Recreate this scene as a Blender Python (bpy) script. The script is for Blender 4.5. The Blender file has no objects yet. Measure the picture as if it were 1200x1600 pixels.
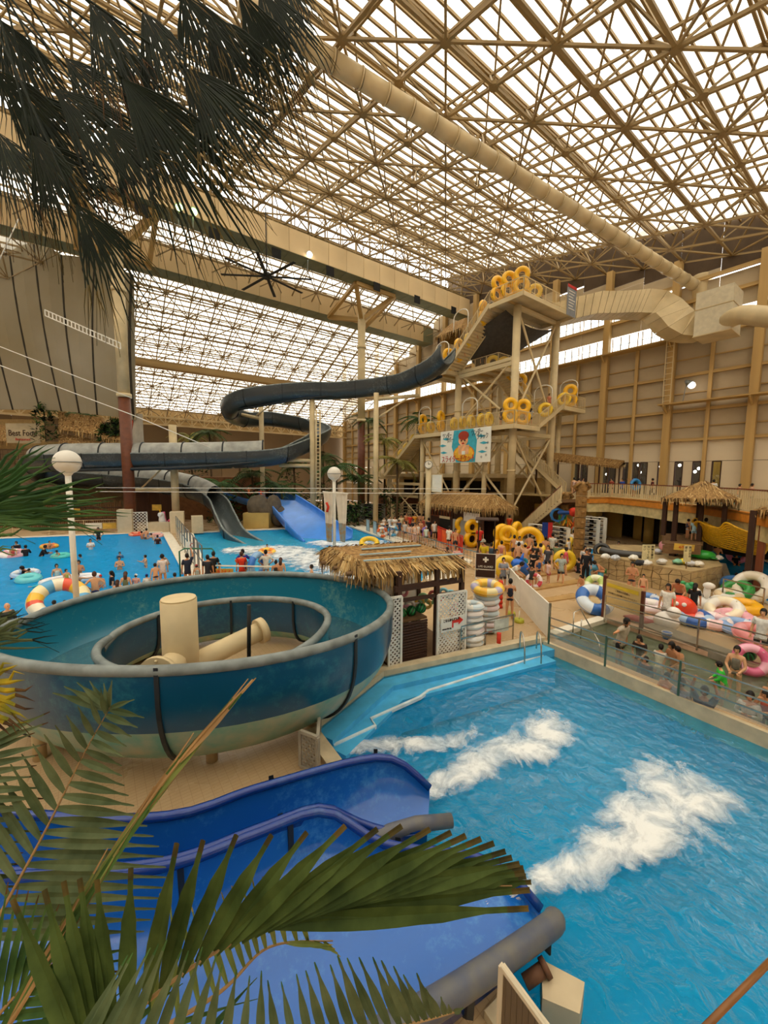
import bpy, bmesh, math, random
from math import pi, sin, cos, sqrt, radians, atan2
from mathutils import Vector, Matrix, Quaternion
from mathutils.geometry import tessellate_polygon
random.seed(7)
SC = bpy.context.scene
COL = SC.collection
# ---------------------------------------------------------------- camera
EYE = 5.6; FPX = 612.0
AZ, PITCH, ROLL = radians(53.6), radians(5.4), radians(0.44)
FH = Vector((cos(AZ), sin(AZ), 0)); RH = Vector((sin(AZ), -cos(AZ), 0)); UP = Vector((0, 0, 1))
_fw = FH*cos(PITCH) - UP*sin(PITCH); _u0 = FH*sin(PITCH) + UP*cos(PITCH)
_r = RH*cos(ROLL) + _u0*sin(ROLL); _u = _u0*cos(ROLL) - RH*sin(ROLL)
cam_data = bpy.data.cameras.new('camera'); cam = bpy.data.objects.new('camera', cam_data); COL.objects.link(cam)
cam.matrix_world = Matrix(((_r.x, _u.x, -_fw.x, 0), (_r.y, _u.y, -_fw.y, 0), (_r.z, _u.z, -_fw.z, EYE), (0, 0, 0, 1)))
cam_data.sensor_fit = 'VERTICAL'; cam_data.sensor_height = 36; cam_data.lens = FPX/1600*36
cam_data.clip_start = .05; cam_data.clip_end = 400
SC.camera = cam
# ---------------------------------------------------------------- sky and exposure
world = bpy.data.worlds.new('overcast_sky'); SC.world = world; world.use_nodes = True
wn = world.node_tree.nodes; wn['Background'].inputs[0].default_value = (1.0, .965, .895, 1); wn['Background'].inputs[1].default_value = 3.0
SC.view_settings.view_transform = 'Standard'; SC.view_settings.look = 'None'
SC.view_settings.exposure = 0.52; SC.view_settings.gamma = 1; SC.view_settings.use_curve_mapping = False
SC.cycles.max_bounces = 7; SC.cycles.diffuse_bounces = 3; SC.cycles.glossy_bounces = 3
SC.cycles.transparent_max_bounces = 12; SC.cycles.transmission_bounces = 4
SC.cycles.use_denoising = True; SC.cycles.caustics_reflective = False; SC.cycles.caustics_refractive = False

# ---------------------------------------------------------------- rays through the survey of the hall
def ray(px, py):
    return (_r*((px-600)/FPX) + _u*((800-py)/FPX) + _fw)
def G(px, py, h=0.0):                 # where the sight line meets the level h
    d = ray(px, py); t = (h-EYE)/d.z
    return Vector((d.x*t, d.y*t, h))
def D(px, py, dist):                  # at a horizontal distance dist ahead
    d = ray(px, py); t = dist/d.dot(FH)
    return Vector((d.x*t, d.y*t, EYE+d.z*t))
def LF(l, f, z=0.0):
    v = RH*l + FH*f; return Vector((v.x, v.y, z))
def atX(px, py, X):
    d = ray(px, py); t = X/d.x; return Vector((X, d.y*t, EYE+d.z*t))
def atY(px, py, Y):
    d = ray(px, py); t = Y/d.y; return Vector((d.x*t, Y, EYE+d.z*t))
def V(*a): return Vector(a)

# ---------------------------------------------------------------- materials
def lin(h):
    h = h.lstrip('#'); c = [int(h[i:i+2], 16)/255 for i in (0, 2, 4)]
    return tuple(x/12.92 if x <= .04045 else ((x+.055)/1.055)**2.4 for x in c)
_mats = {}
def mat(name, hexc, rough=.6, metal=0.0, var=.12, scale=3.0, bump=0.0, spec=.4, c2=None, detail=4, stretch=None):
    if name in _mats: return _mats[name]
    m = bpy.data.materials.new(name); m.use_nodes = True; nt = m.node_tree; N = nt.nodes; b = N['Principled BSDF']
    b.inputs['Roughness'].default_value = rough; b.inputs['Metallic'].default_value = metal
    b.inputs['Specular IOR Level'].default_value = spec
    c = lin(hexc)
    tc = N.new('ShaderNodeTexCoord'); no = N.new('ShaderNodeTexNoise'); no.inputs['Scale'].default_value = scale; no.inputs['Detail'].default_value = detail
    if stretch:
        mp = N.new('ShaderNodeMapping'); mp.inputs['Scale'].default_value = stretch
        nt.links.new(tc.outputs['Object'], mp.inputs[0]); nt.links.new(mp.outputs[0], no.inputs['Vector'])
    else: nt.links.new(tc.outputs['Object'], no.inputs['Vector'])
    cr = N.new('ShaderNodeValToRGB'); e = cr.color_ramp.elements
    e[0].position = .3; e[1].position = .7
    d = lin(c2) if c2 else tuple(x*(1-2*var) for x in c)
    e[0].color = (*d, 1); e[1].color = (*(c if c2 else tuple(min(1, x*(1+var)) for x in c)), 1)
    nt.links.new(no.outputs['Fac'], cr.inputs[0]); nt.links.new(cr.outputs[0], b.inputs['Base Color'])
    if bump:
        bp = N.new('ShaderNodeBump'); bp.inputs['Strength'].default_value = bump; bp.inputs['Distance'].default_value = .05
        nt.links.new(no.outputs['Fac'], bp.inputs['Height']); nt.links.new(bp.outputs[0], b.inputs['Normal'])
    _mats[name] = m; return m
def mixed(name, build):               # fully custom node material
    if name in _mats: return _mats[name]
    m = bpy.data.materials.new(name); m.use_nodes = True; build(m.node_tree); _mats[name] = m; return m
def emis(name, hexc, s):
    def b(nt):
        p = nt.nodes['Principled BSDF']; p.inputs['Emission Color'].default_value = (*lin(hexc), 1); p.inputs['Emission Strength'].default_value = s
        p.inputs['Base Color'].default_value = (*lin(hexc), 1)
    return mixed(name, b)

# ---------------------------------------------------------------- tagging
def link(o, parent=None):
    COL.objects.link(o)
    if parent is not None: o.parent = parent
    return o
def tag(o, label=None, cat=None, group=None, kind=None):
    if label: o['label'] = label
    if cat: o['category'] = cat
    if group: o['group'] = group
    if kind: o['kind'] = kind
    return o
def empty(name, loc=(0, 0, 0), rz=0.0, label=None, cat=None, group=None, kind=None, parent=None):
    o = bpy.data.objects.new(name, None); o.empty_display_size = .1; o.location = loc; o.rotation_euler.z = rz
    link(o, parent); return tag(o, label, cat, group, kind)

# ---------------------------------------------------------------- mesh builder
class MB:
    def __init__(s): s.v = []; s.f = []; s.mi = []; s.smooth = []
    def add(s, vs, fs, m=0, sm=False):
        n = len(s.v); s.v += [tuple(v) for v in vs]
        s.f += [tuple(i+n for i in f) for f in fs]; s.mi += [m]*len(fs); s.smooth += [sm]*len(fs); return s
    def box(s, c, d, rz=0.0, m=0, M=None):
        x, y, z = d[0]/2, d[1]/2, d[2]/2
        R = M or Matrix.Rotation(rz, 3, 'Z')
        vs = [Vector(c)+R@Vector((a*x, b*y, e*z)) for a in (-1, 1) for b in (-1, 1) for e in (-1, 1)]
        return s.add(vs, [(0, 1, 3, 2), (4, 6, 7, 5), (0, 4, 5, 1), (2, 3, 7, 6), (0, 2, 6, 4), (1, 5, 7, 3)], m)
    def beam(s, p, q, w, h=None, m=0, up=UP):
        p, q = Vector(p), Vector(q); h = h or w; d = (q-p); L = d.length
        if L < 1e-6: return s
        d /= L; a = d.cross(up)
        if a.length < 1e-3: a = d.cross(Vector((1, 0, 0)))
        a.normalize(); b = a.cross(d)
        vs = [o+a*(i*w/2)+b*(j*h/2) for o in (p, q) for i, j in ((-1, -1), (1, -1), (1, 1), (-1, 1))]
        return s.add(vs, [(0, 1, 2, 3), (7, 6, 5, 4), (0, 4, 5, 1), (1, 5, 6, 2), (2, 6, 7, 3), (3, 7, 4, 0)], m)
    def tube(s, pts, r, n=8, m=0, cap=True, closed=False, sm=True):
        pts = [Vector(p) for p in pts]; k = len(pts); rr = r if isinstance(r, (list, tuple)) else [r]*k
        vs = []; a = None
        for i in range(k):
            if closed: t = pts[(i+1) % k]-pts[i-1]
            else: t = pts[min(i+1, k-1)]-pts[max(i-1, 0)]
            if t.length < 1e-9: t = Vector((0, 0, 1))
            t.normalize()
            if a is None:
                a = t.cross(UP)
                if a.length < 1e-2: a = t.cross(Vector((1, 0, 0)))
            a = a-t*a.dot(t); a.normalize(); b = t.cross(a)
            vs += [pts[i]+(a*cos(2*pi*j/n)+b*sin(2*pi*j/n))*rr[i] for j in range(n)]
        fs = []
        for i in range(k if closed else k-1):
            o = i*n; q = ((i+1) % k)*n
            fs += [(o+j, o+(j+1) % n, q+(j+1) % n, q+j) for j in range(n)]
        s.add(vs, fs, m, sm)
        if cap and not closed:
            b0 = len(s.v)-len(vs)
            s.f += [tuple(b0+j for j in range(n))[::-1], tuple(b0+(k-1)*n+j for j in range(n))]; s.mi += [m]*2; s.smooth += [False]*2
        return s
    def cyl(s, c, r, h, n=16, m=0, r2=None):
        return s.tube([Vector(c), Vector(c)+Vector((0, 0, h))], [r, r if r2 is None else r2], n, m)
    def sphere(s, c, r, n=12, k=8, m=0, sc=(1, 1, 1)):
        vs = []; c = Vector(c)
        for i in range(k+1):
            t = pi*i/k
            for j in range(n):
                p = 2*pi*j/n; vs.append(c+Vector((sin(t)*cos(p)*r*sc[0], sin(t)*sin(p)*r*sc[1], cos(t)*r*sc[2])))
        return s.add(vs, [(i*n+j, (i+1)*n+j, (i+1)*n+(j+1) % n, i*n+(j+1) % n) for i in range(k) for j in range(n)], m, True)
    def torus(s, c, R, r, N=24, n=10, m=0, M=None, sq=1.0, stripes=None):
        M = M or Matrix.Identity(3); c = Vector(c); vs = []
        for i in range(N):
            a = 2*pi*i/N
            for j in range(n):
                b = 2*pi*j/n; vs.append(c+M@Vector(((R+r*cos(b))*cos(a), (R+r*cos(b))*sin(a), r*sin(b)*sq)))
        for i in range(N):
            mm = stripes[i*len(stripes)//N] if stripes else m
            s.add([], [], 0)
        n0 = len(s.v); s.v += [tuple(v) for v in vs]
        for i in range(N):
            mm = stripes[i*len(stripes)//N] if stripes else m
            for j in range(n):
                s.f.append(tuple(n0+x for x in (i*n+j, ((i+1) % N)*n+j, ((i+1) % N)*n+(j+1) % n, i*n+(j+1) % n))); s.mi.append(mm); s.smooth.append(True)
        return s
    def loft(s, rings, m=0, closed=False, sm=True):   # rings of equal length, open or closed profile
        n = len(rings[0]); vs = [p for r in rings for p in r]; fs = []
        for i in range(len(rings)-1):
            for j in range(n if closed else n-1):
                fs.append((i*n+j, i*n+(j+1) % n, (i+1)*n+(j+1) % n, (i+1)*n+j))
        s.add(vs, fs, m, sm); return s
    def poly(s, pts, z0, z1, m=0):                    # vertical prism of a plan outline
        n = len(pts); b = [Vector((p[0], p[1], z0)) for p in pts]; t = [Vector((p[0], p[1], z1)) for p in pts]
        tri = tessellate_polygon([[Vector((p[0], p[1], 0)) for p in pts]])
        fs = [tuple(i+n for i in f) for f in tri]+[tuple(f)[::-1] for f in tri]
        fs += [(i, (i+1) % n, n+(i+1) % n, n+i) for i in range(n)]
        return s.add(b+t, fs, m)
    def mesh(s, name, mats):
        me = bpy.data.meshes.new(name); me.from_pydata(s.v, [], s.f)
        for m in (mats if isinstance(mats, (list, tuple)) else [mats]): me.materials.append(m)
        me.polygons.foreach_set('material_index', s.mi); me.polygons.foreach_set('use_smooth', s.smooth)
        bm = bmesh.new(); bm.from_mesh(me); bmesh.ops.recalc_face_normals(bm, faces=bm.faces); bm.to_mesh(me); bm.free()
        me.update(); return me
    def build(s, name, mats, parent=None, loc=None, rz=0.0):
        o = bpy.data.objects.new(name, s.mesh(name, mats))
        if loc is not None: o.location = loc
        o.rotation_euler.z = rz
        return link(o, parent)
def inst(me, name, parent=None, loc=(0, 0, 0), rot=(0, 0, 0), sc=(1, 1, 1), M=None):
    o = bpy.data.objects.new(name, me)
    if M is not None: o.matrix_local = M
    else: o.location = loc; o.rotation_euler = rot; o.scale = sc
    return link(o, parent)
_unit = {}
def frame(p, q, w, h, up=UP):
    p, q = Vector(p), Vector(q); d = q-p; L = d.length; d = d/L; a = d.cross(up)
    if a.length < 1e-3: a = d.cross(Vector((1, 0, 0)))
    a.normalize(); b = a.cross(d); c = (p+q)/2
    return Matrix(((a.x*w, d.x*L, b.x*h, c.x), (a.y*w, d.y*L, b.y*h, c.y), (a.z*w, d.z*L, b.z*h, c.z), (0, 0, 0, 1)))
def bar(name, m, p, q, w, h=None, parent=None, up=UP, rnd=False):   # one piece sharing a unit mesh
    key = (m.name, rnd)
    if key not in _unit:
        b = MB()
        if rnd: b.tube([V(0, -.5, 0), V(0, .5, 0)], .5, 10)
        else: b.box((0, 0, 0), (1, 1, 1))
        _unit[key] = b.mesh(name, m)
    return inst(_unit[key], name, parent, M=frame(p, q, w, h or w, up))
def copy_tree(o, parent=None):
    c = o.copy(); COL.objects.link(c)
    if parent is not None: c.parent = parent
    for ch in list(o.children): copy_tree(ch, c)
    return c
def catmull(pts, n=8, closed=False):
    pts = [Vector(p) for p in pts]; k = len(pts); out = []
    for i in range(k if closed else k-1):
        g = (lambda j: pts[j % k]) if closed else (lambda j: pts[max(0, min(k-1, j))])
        a, b, c, d = g(i-1), g(i), g(i+1), g(i+2)
        for j in range(n):
            t = j/n; out.append(.5*((2*b)+(c-a)*t+(2*a-5*b+4*c-d)*t*t+(3*b-a-3*c+d)*t**3))
    if not closed: out.append(pts[-1])
    return out
def facing(deg, at):                 # yaw so that the front (-Y local) looks at the camera when deg = 0
    a = atan2(-at.y, -at.x); return a+pi/2+radians(deg)
def textmesh(s, size, depth=.01):
    c = bpy.data.curves.new('lettering', 'FONT'); c.body = s; c.size = size; c.extrude = depth; c.align_x = 'CENTER'; c.align_y = 'CENTER'; c.resolution_u = 2
    o = bpy.data.objects.new('lettering', c); COL.objects.link(o)
    dg = bpy.context.evaluated_depsgraph_get(); me = bpy.data.meshes.new_from_object(o.evaluated_get(dg)); bpy.data.objects.remove(o); return me
def text(s, size, m, origin, right, up, parent, name='lettering', depth=.01, fit=None):
    me = textmesh(s, size, depth); me.materials.clear(); me.materials.append(m)
    right = Vector(right).normalized(); up = Vector(up).normalized(); n = right.cross(up)
    sx = 1.0
    if fit and len(me.vertices):
        xs = [v.co.x for v in me.vertices]; sx = fit/max(1e-3, max(xs)-min(xs))
    M = Matrix(((right.x*sx, up.x, n.x, origin[0]), (right.y*sx, up.y, n.y, origin[1]), (right.z*sx, up.z, n.z, origin[2]), (0, 0, 0, 1)))
    return inst(me, name, parent, M=M)

CREAM = mat('cream_steel', '#d6c196', .55, var=.1, scale=.8)
TAN = mat('tan_steel', '#b8965c', .55, var=.12, scale=.8)
BROWNM = mat('brown_steel', '#6e3c22', .5)
WHITE = mat('white_paint', '#e8e4d8', .5, var=.05)
GREY = mat('grey_steel', '#8a8c88', .35, .6)
STEEL = mat('stainless_steel', '#b9b4a8', .25, .9, var=.05)
DARKWOOD = mat('dark_wood', '#3e2416', .7, scale=6, bump=.2)
WOOD = mat('weathered_wood', '#7a5c3c', .75, scale=6, bump=.3)
BLACK = mat('black_matte', '#15130f', .6)
YEL = mat('yellow_vinyl', '#f2b705', .32, var=.06, spec=.5)
THATCH = mat('straw_thatch', '#b08a52', .9, var=.3, scale=9, c2='#6b4a26', bump=.5)
# ================================================================ ground and pools
def P2(l, z=0.0): return [G(x, y, z) for x, y in l]
WAVE = P2([(-420, 858), (253, 832), (292, 906), (200, 928), (0, 980), (-420, 1020)])
SLIDEP = P2([(302, 833), (545, 823), (705, 880), (630, 925), (500, 930), (330, 908)])
PLUNGE = P2([(495, 1141), (600, 1057), (852, 1003), (1215, 1152), (1900, 1450), (1500, 2400), (1130, 2050)])
WADE = P2([(868, 998), (948, 973), (1300, 1092), (1800, 1300), (1215, 1140)])
LAZY = P2([(935, 880), (900, 870), (905, 858), (1120, 858), (1400, 930), (1400, 1000), (1265, 975), (1135, 915), (1125, 880), (1000, 866)])
DECKT = mat('tan_tile_deck', '#c39a5e', .45, var=.16, scale=1.5, c2='#a37a45', spec=.5)
def deck_mat(nt):
    N = nt.nodes; b = N['Principled BSDF']; tc = N.new('ShaderNodeTexCoord')
    br = N.new('ShaderNodeTexBrick'); br.inputs['Scale'].default_value = 3.2; br.inputs['Mortar Size'].default_value = .012
    br.inputs['Color1'].default_value = (*lin('#cbb08a'), 1); br.inputs['Color2'].default_value = (*lin('#c8ab84'), 1); br.inputs['Mortar'].default_value = (*lin('#b4976f'), 1)
    br.offset = 0; br.inputs['Brick Width'].default_value = .5
    no = N.new('ShaderNodeTexNoise'); no.inputs['Scale'].default_value = .5; no.inputs['Detail'].default_value = 6
    rp = N.new('ShaderNodeMapRange'); rp.inputs[1].default_value = .35; rp.inputs[2].default_value = .65; rp.inputs[3].default_value = .15; rp.inputs[4].default_value = .6
    mx = N.new('ShaderNodeMixRGB'); mx.blend_type = 'MULTIPLY'; mx.inputs[2].default_value = (.82, .74, .62, 1)
    nt.links.new(tc.outputs['Object'], br.inputs[0]); nt.links.new(tc.outputs['Object'], no.inputs['Vector'])
    nt.links.new(no.outputs[0], rp.inputs[0]); nt.links.new(no.outputs[0], mx.inputs[0]); nt.links.new(br.outputs[0], mx.inputs[1])
    nt.links.new(mx.outputs[0], b.inputs['Base Color']); nt.links.new(rp.outputs[0], b.inputs['Roughness'])
DECKM = mixed('deck_tiles', deck_mat)
outer = [V(-45, -14, 0), V(45, -14, 0), V(45, 76, 0), V(-45, 76, 0)]
holes = [WAVE, SLIDEP, PLUNGE, WADE, LAZY]
loops = [outer]+holes
tri = tessellate_polygon(loops); allp = [p for l in loops for p in l]
fl = MB(); fl.add([V(p.x, p.y, 0) for p in allp], [tuple(t) for t in tri])
floor = tag(fl.build('floor', DECKM), kind='structure')
BASIN = mat('pool_blue_paint', '#0aa4e4', .5, var=.06, scale=1.2)
BASIN2 = mat('pool_cyan_paint', '#1cb0dc', .5, var=.08, scale=.8)
PALE = mat('pale_pool_bottom', '#8d9a80', .6, var=.12, scale=3)
COPE = mat('white_coping', '#e9e0cd', .6, var=.06)
BCOPE = mat('beige_coping', '#cdbb99', .7, var=.1)
def water(name, tint, gl, bump, scale, murk=None, mk=.25, foam=0.0):
    def b(nt):
        N = nt.nodes; N.remove(N['Principled BSDF']); out = N['Material Output']
        tr = N.new('ShaderNodeBsdfTransparent'); tr.inputs[0].default_value = (*tint, 1)
        g = N.new('ShaderNodeBsdfGlossy'); g.inputs['Roughness'].default_value = .06; g.inputs[0].default_value = (gl, gl, gl, 1)
        df = N.new('ShaderNodeBsdfDiffuse'); df.inputs[0].default_value = (*lin(murk or '#1aa0d0'), 1)
        fr = N.new('ShaderNodeFresnel'); fr.inputs[0].default_value = 1.33; fm = N.new('ShaderNodeMath'); fm.operation = 'MULTIPLY'; fm.inputs[1].default_value = .17; nt.links.new(fr.outputs[0], fm.inputs[0])
        tc = N.new('ShaderNodeTexCoord'); no = N.new('ShaderNodeTexNoise'); no.inputs['Scale'].default_value = scale; no.inputs['Detail'].default_value = 5; no.inputs['Distortion'].default_value = .6
        no2 = N.new('ShaderNodeTexNoise'); no2.inputs['Scale'].default_value = scale*.28; no2.inputs['Detail'].default_value = 3
        ad = N.new('ShaderNodeMath'); ad.operation = 'ADD'
        nt.links.new(tc.outputs['Object'], no.inputs['Vector']); nt.links.new(tc.outputs['Object'], no2.inputs['Vector'])
        nt.links.new(no.outputs[0], ad.inputs[0]); nt.links.new(no2.outputs[0], ad.inputs[1])
        bp = N.new('ShaderNodeBump'); bp.inputs['Strength'].default_value = bump; bp.inputs['Distance'].default_value = .12
        nt.links.new(ad.outputs[0], bp.inputs['Height'])
        for s in (g, fr): nt.links.new(bp.outputs[0], s.inputs['Normal'])
        nt.links.new(bp.outputs[0], df.inputs['Normal'])
        m1 = N.new('ShaderNodeMixShader'); nt.links.new(tr.outputs[0], m1.inputs[1]); nt.links.new(df.outputs[0], m1.inputs[2])
        # surf churned by swimmers: thin froth where the fine ripple noise peaks
        rp = N.new('ShaderNodeMapRange'); rp.inputs[1].default_value = .60; rp.inputs[2].default_value = .72; rp.inputs[3].default_value = mk; rp.inputs[4].default_value = mk+foam
        nt.links.new(no.outputs[0], rp.inputs[0]); nt.links.new(rp.outputs[0], m1.inputs[0])
        m2 = N.new('ShaderNodeMixShader'); nt.links.new(fm.outputs[0], m2.inputs[0]); nt.links.new(m1.outputs[0], m2.inputs[1]); nt.links.new(g.outputs[0], m2.inputs[2])
        nt.links.new(m2.outputs[0], out.inputs[0])
    return mixed(name, b)
W_WAVE = water('wave_pool_water', (.6, .93, 1.0), .9, .8, 2.2, '#08a8f0', .65, .25)
W_PLUNGE = water('plunge_pool_water', (.35, .88, .97), .9, .8, 3.2, '#0898cc', .4, .22)
W_WADE = water('wading_pool_water', (.82, .84, .74), .9, .9, 5, '#9a9a80', .12, .2)
W_SLIDE = water('slide_pool_water', (.6, .92, .98), .9, 1, 3, '#2cc0f0', .5, .5)
def basin(out, depth, wl, bm, wm, nm, cw, cm, ch=.03, floorm=None):
    b = MB(); n = len(out); b.add([V(p.x, p.y, 0) for p in out]+[V(p.x, p.y, -depth) for p in out], [(i, (i+1) % n, n+(i+1) % n, n+i) for i in range(n)])
    t = tessellate_polygon([[V(p.x, p.y, 0) for p in out]]); b.add([V(p.x, p.y, -depth) for p in out], [tuple(x) for x in t], 1)
    root = empty(nm, out[0], kind='structure')
    def loc(o): o.location = -out[0]; return o
    loc(b.build('basin', [bm, floorm or bm], root))
    w = MB(); w.add([V(p.x, p.y, wl) for p in out], [tuple(x) for x in t]); loc(w.build('water', wm, root))
    if cw:
        c = sum(out, V(0, 0, 0))/n
        for i in range(n):
            p, q = out[i], out[(i+1) % n]; d = (q-p).normalized(); nn = V(d.y, -d.x, 0)
            if nn.dot(c-p) > 0: nn = -nn
            k = MB(); k.poly([p, q, q+nn*cw, p+nn*cw], -.02, ch); loc(k.build('coping', cm, root))
    return root
basin(WAVE, 1.1, -.08, BASIN, W_WAVE, 'wave_pool', .7, COPE)
basin(SLIDEP, 1.1, -.1, BASIN, W_SLIDE, 'slide_landing_pool', .0, COPE)
basin(PLUNGE, 1.3, -.3, BASIN2, W_PLUNGE, 'plunge_pool', .0, BCOPE)
basin(WADE, .8, -.02, PALE, W_WADE, 'wading_pool', .0, BCOPE)
basin(LAZY, 1.0, -.1, BASIN, W_WAVE, 'lazy_river', .3, COPE)
def strip(name, pts, w, z0, z1, m, parent=None, kind='structure'):
    b = MB(); k = len(pts); L = []; R = []
    for i in range(k):
        t = (pts[min(i+1, k-1)]-pts[max(0, i-1)]).normalized(); nn = V(t.y, -t.x, 0); L.append(pts[i]); R.append(pts[i]+nn*w)
    b.poly(L+R[::-1], z0, z1); o = b.build(name, m, parent); return tag(o, kind=kind) if parent is None else o
# slide landing pool coping: broad white band on the right, narrow elsewhere
strip('trim_1', P2([(545, 823), (705, 880), (660, 907)]), -1.5, -.05, .12, COPE)
strip('trim_2', P2([(302, 833), (545, 823)]), -.5, -.05, .08, COPE)
strip('trim_3', P2([(302, 833), (330, 908)]), 1.2, -.05, .05, COPE)
# plunge pool: beige kerb and two blue steps along the far edge, kerb down the near left edge
LEDGE = mat('blue_step_paint', '#4fb4e6', .55, var=.08)
strip('trim_4', P2([(495, 1141), (600, 1057), (852, 1003)]), -.28, -.05, .16, BCOPE)
strip('trim_5', P2([(495, 1141), (600, 1057), (852, 1003)]), .45, -.9, -.06, LEDGE)
strip('trim_6', P2([(512, 1153), (612, 1069), (850, 1013)]), .5, -1.1, -.2, LEDGE)
strip('trim_7', P2([(495, 1141), (540, 1201)]), .3, -.05, .1, BCOPE)
strip('trim_13', P2([(787, 1560), (1130, 2050)]), .3, -.05, .1, BCOPE)
strip('trim_8', P2([(497, 1143), (1130, 2050)]), .45, -.9, -.2, LEDGE)
WLINE = mat('white_edge_line', '#d8e6ea', .6)
strip('trim_9', P2([(520, 1163), (585, 1133), (578, 1122), (655, 1088), (668, 1078), (850, 1022)], -.19), .07, -.25, -.17, WLINE)
# walls round the plunge pool edge next to the wading pool
strip('trim_10', P2([(852, 1003), (1215, 1152), (1900, 1450)]), .12, -.6, .06, BCOPE)
strip('trim_11', P2([(868, 998), (948, 973)]), -.35, -.05, .16, COPE)
PINK = mat('pink_beige_coping', '#c9a184', .6, var=.08)
strip('trim_12', P2([(948, 973), (1300, 1092), (1800, 1300)]), -.4, -.05, .16, PINK)
# ================================================================ roof: double-layer space frame under translucent corrugated panels
def glaz(nt):
    N = nt.nodes; N.remove(N['Principled BSDF']); out = N['Material Output']
    tc = N.new('ShaderNodeTexCoord'); wv = N.new('ShaderNodeTexWave'); wv.inputs['Scale'].default_value = 2.2; wv.bands_direction = 'Y'
    cr = N.new('ShaderNodeValToRGB'); cr.color_ramp.elements[0].color = (.50, .47, .40, 1); cr.color_ramp.elements[1].color = (.72, .69, .62, 1); cr.color_ramp.elements[0].position = .2; cr.color_ramp.elements[1].position = .6
    t = N.new('ShaderNodeBsdfTransparent'); tl = N.new('ShaderNodeBsdfTranslucent'); tl.inputs[0].default_value = (.8, .76, .66, 1)
    m = N.new('ShaderNodeMixShader'); m.inputs[0].default_value = .3
    nt.links.new(tc.outputs['Object'], wv.inputs[0]); nt.links.new(wv.outputs[0], cr.inputs[0]); nt.links.new(cr.outputs[0], t.inputs[0])
    nt.links.new(t.outputs[0], m.inputs[1]); nt.links.new(tl.outputs[0], m.inputs[2]); nt.links.new(m.outputs[0], out.inputs[0])
GLAZ = mixed('translucent_roof_panel', glaz)
RSTEEL = mat('truss_steel', '#8f7548', .6, var=.15, scale=.5)
RSTEEL2 = mat('truss_steel_far', '#97805a', .6, var=.15, scale=.5)
ceiling = empty('ceiling', (0, 0, 0), kind='structure')
def space_frame(x0, x1, y0, y1, zf, cell, depth, purl, wb, wt, steel, panel_n, diag=True, nodes=250, nm=''):
    """zf(y) is the level of the lower chord plane; the upper plane lies depth above"""
    nx = int(round((x1-x0)/cell)); ny = int(round((y1-y0)/cell)); cx = (x1-x0)/nx; cy = (y1-y0)/ny
    lo = lambda i, j: V(x0+i*cx, y0+j*cy, zf(y0+j*cy)); up = lambda i, j: V(x0+(i+.5)*cx, y0+(j+.5)*cy, zf(y0+(j+.5)*cy)+depth)
    for j in range(ny+1): bar('lower_chord', steel, lo(0, j), lo(nx, j), wb, parent=ceiling)
    for i in range(nx+1): bar('lower_chord', steel, lo(i, 0), lo(i, ny), wb, parent=ceiling)
    for j in range(ny): bar('upper_chord', steel, up(0, j), up(nx-1, j), wt, parent=ceiling)
    for i in range(nx): bar('upper_chord', steel, up(i, 0), up(i, ny-1), wt, parent=ceiling)
    w = MB(); gm = MB(); gm.poly([V(cos(a)*.26, sin(a)*.26, 0) for a in [k*pi/4+.4 for k in range(8)]], -.09, .09); gme = gm.mesh('node_plate', steel); k = 0
    pl = sorted([(lo(i, j).length, i, j) for i in range(nx+1) for j in range(ny+1)])
    vis = [(d, i, j) for d, i, j in pl if (lo(i, j)-V(0, 0, EYE)).dot(FH) > 0]
    for d, i, j in vis[:nodes]: inst(gme, 'node_plate', ceiling, lo(i, j))
    for i in range(nx):
        for j in range(ny):
            u = up(i, j)
            for a, b in ((0, 0), (1, 0), (0, 1), (1, 1)): w.beam(lo(i+a, j+b), u, wt*.8)
            if diag:
                if (i+j) % 2: w.beam(lo(i, j), lo(i+1, j+1), wt)
                else: w.beam(lo(i+1, j), lo(i, j+1), wt)
    tag(w.build('web_members', steel, ceiling), kind='stuff')
    # purlins and the corrugated sheets they carry
    n = int((y1-y0)/purl)
    for q in range(n+1):
        y = y0+(y1-y0)*q/n; z = zf(y)+depth+.35
        bar('purlin', steel, (x0, y, z), (x1, y, z), .10, .16, parent=ceiling)
    sh = MB(); sub = 6
    for a in range(panel_n):
        ya, yb = y0+(y1-y0)*a/panel_n, y0+(y1-y0)*(a+1)/panel_n
        s = MB(); s.add([V(x0, ya, zf(ya)+depth+.5), V(x1, ya, zf(ya)+depth+.5), V(x1, yb-.05, zf(yb)+depth+.5), V(x0, yb-.05, zf(yb)+depth+.5)], [(0, 1, 2, 3)])
        s.build('roof_sheet', GLAZ, ceiling)
zmain = lambda y: 22.0+.235*y
space_frame(-24, 45, -20, 42, zmain, 3.45, 2.3, .8, .15, .12, RSTEEL, 12)
zfar = lambda y: 30.5-.47*(y-42)
space_frame(-30, 45, 44, 76, zfar, 2.7, 1.6, .75, .12, .09, RSTEEL2, 6, nodes=250)
# fascia trusses standing on the near box girder
ft = MB()
for k in range(34):
    x = -22+k*2; ft.beam((x, 41.3, 30.5), (x, 41.3, 34), .14); ft.beam((x, 41.3, 30.5), (x+2, 41.3, 33.9), .10); ft.beam((x+1, 42.6, 30.4), (x+1, 42.6, 33.5), .1)
for z in (31.6, 32.8, 33.9): ft.beam((-22, 41.3, z), (45, 41.3, z), .12); ft.beam((-22, 42.6, z-.3), (45, 42.6, z-.3), .1)
tag(ft.build('girder_truss', RSTEEL, ceiling), kind='stuff')
DKM = mat('dark_fascia', '#4a3826', .8)
bar('fascia_board', DKM, (-22, 43.0, 32.0), (45, 43.0, 32.0), .1, 1.8, parent=ceiling)

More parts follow.
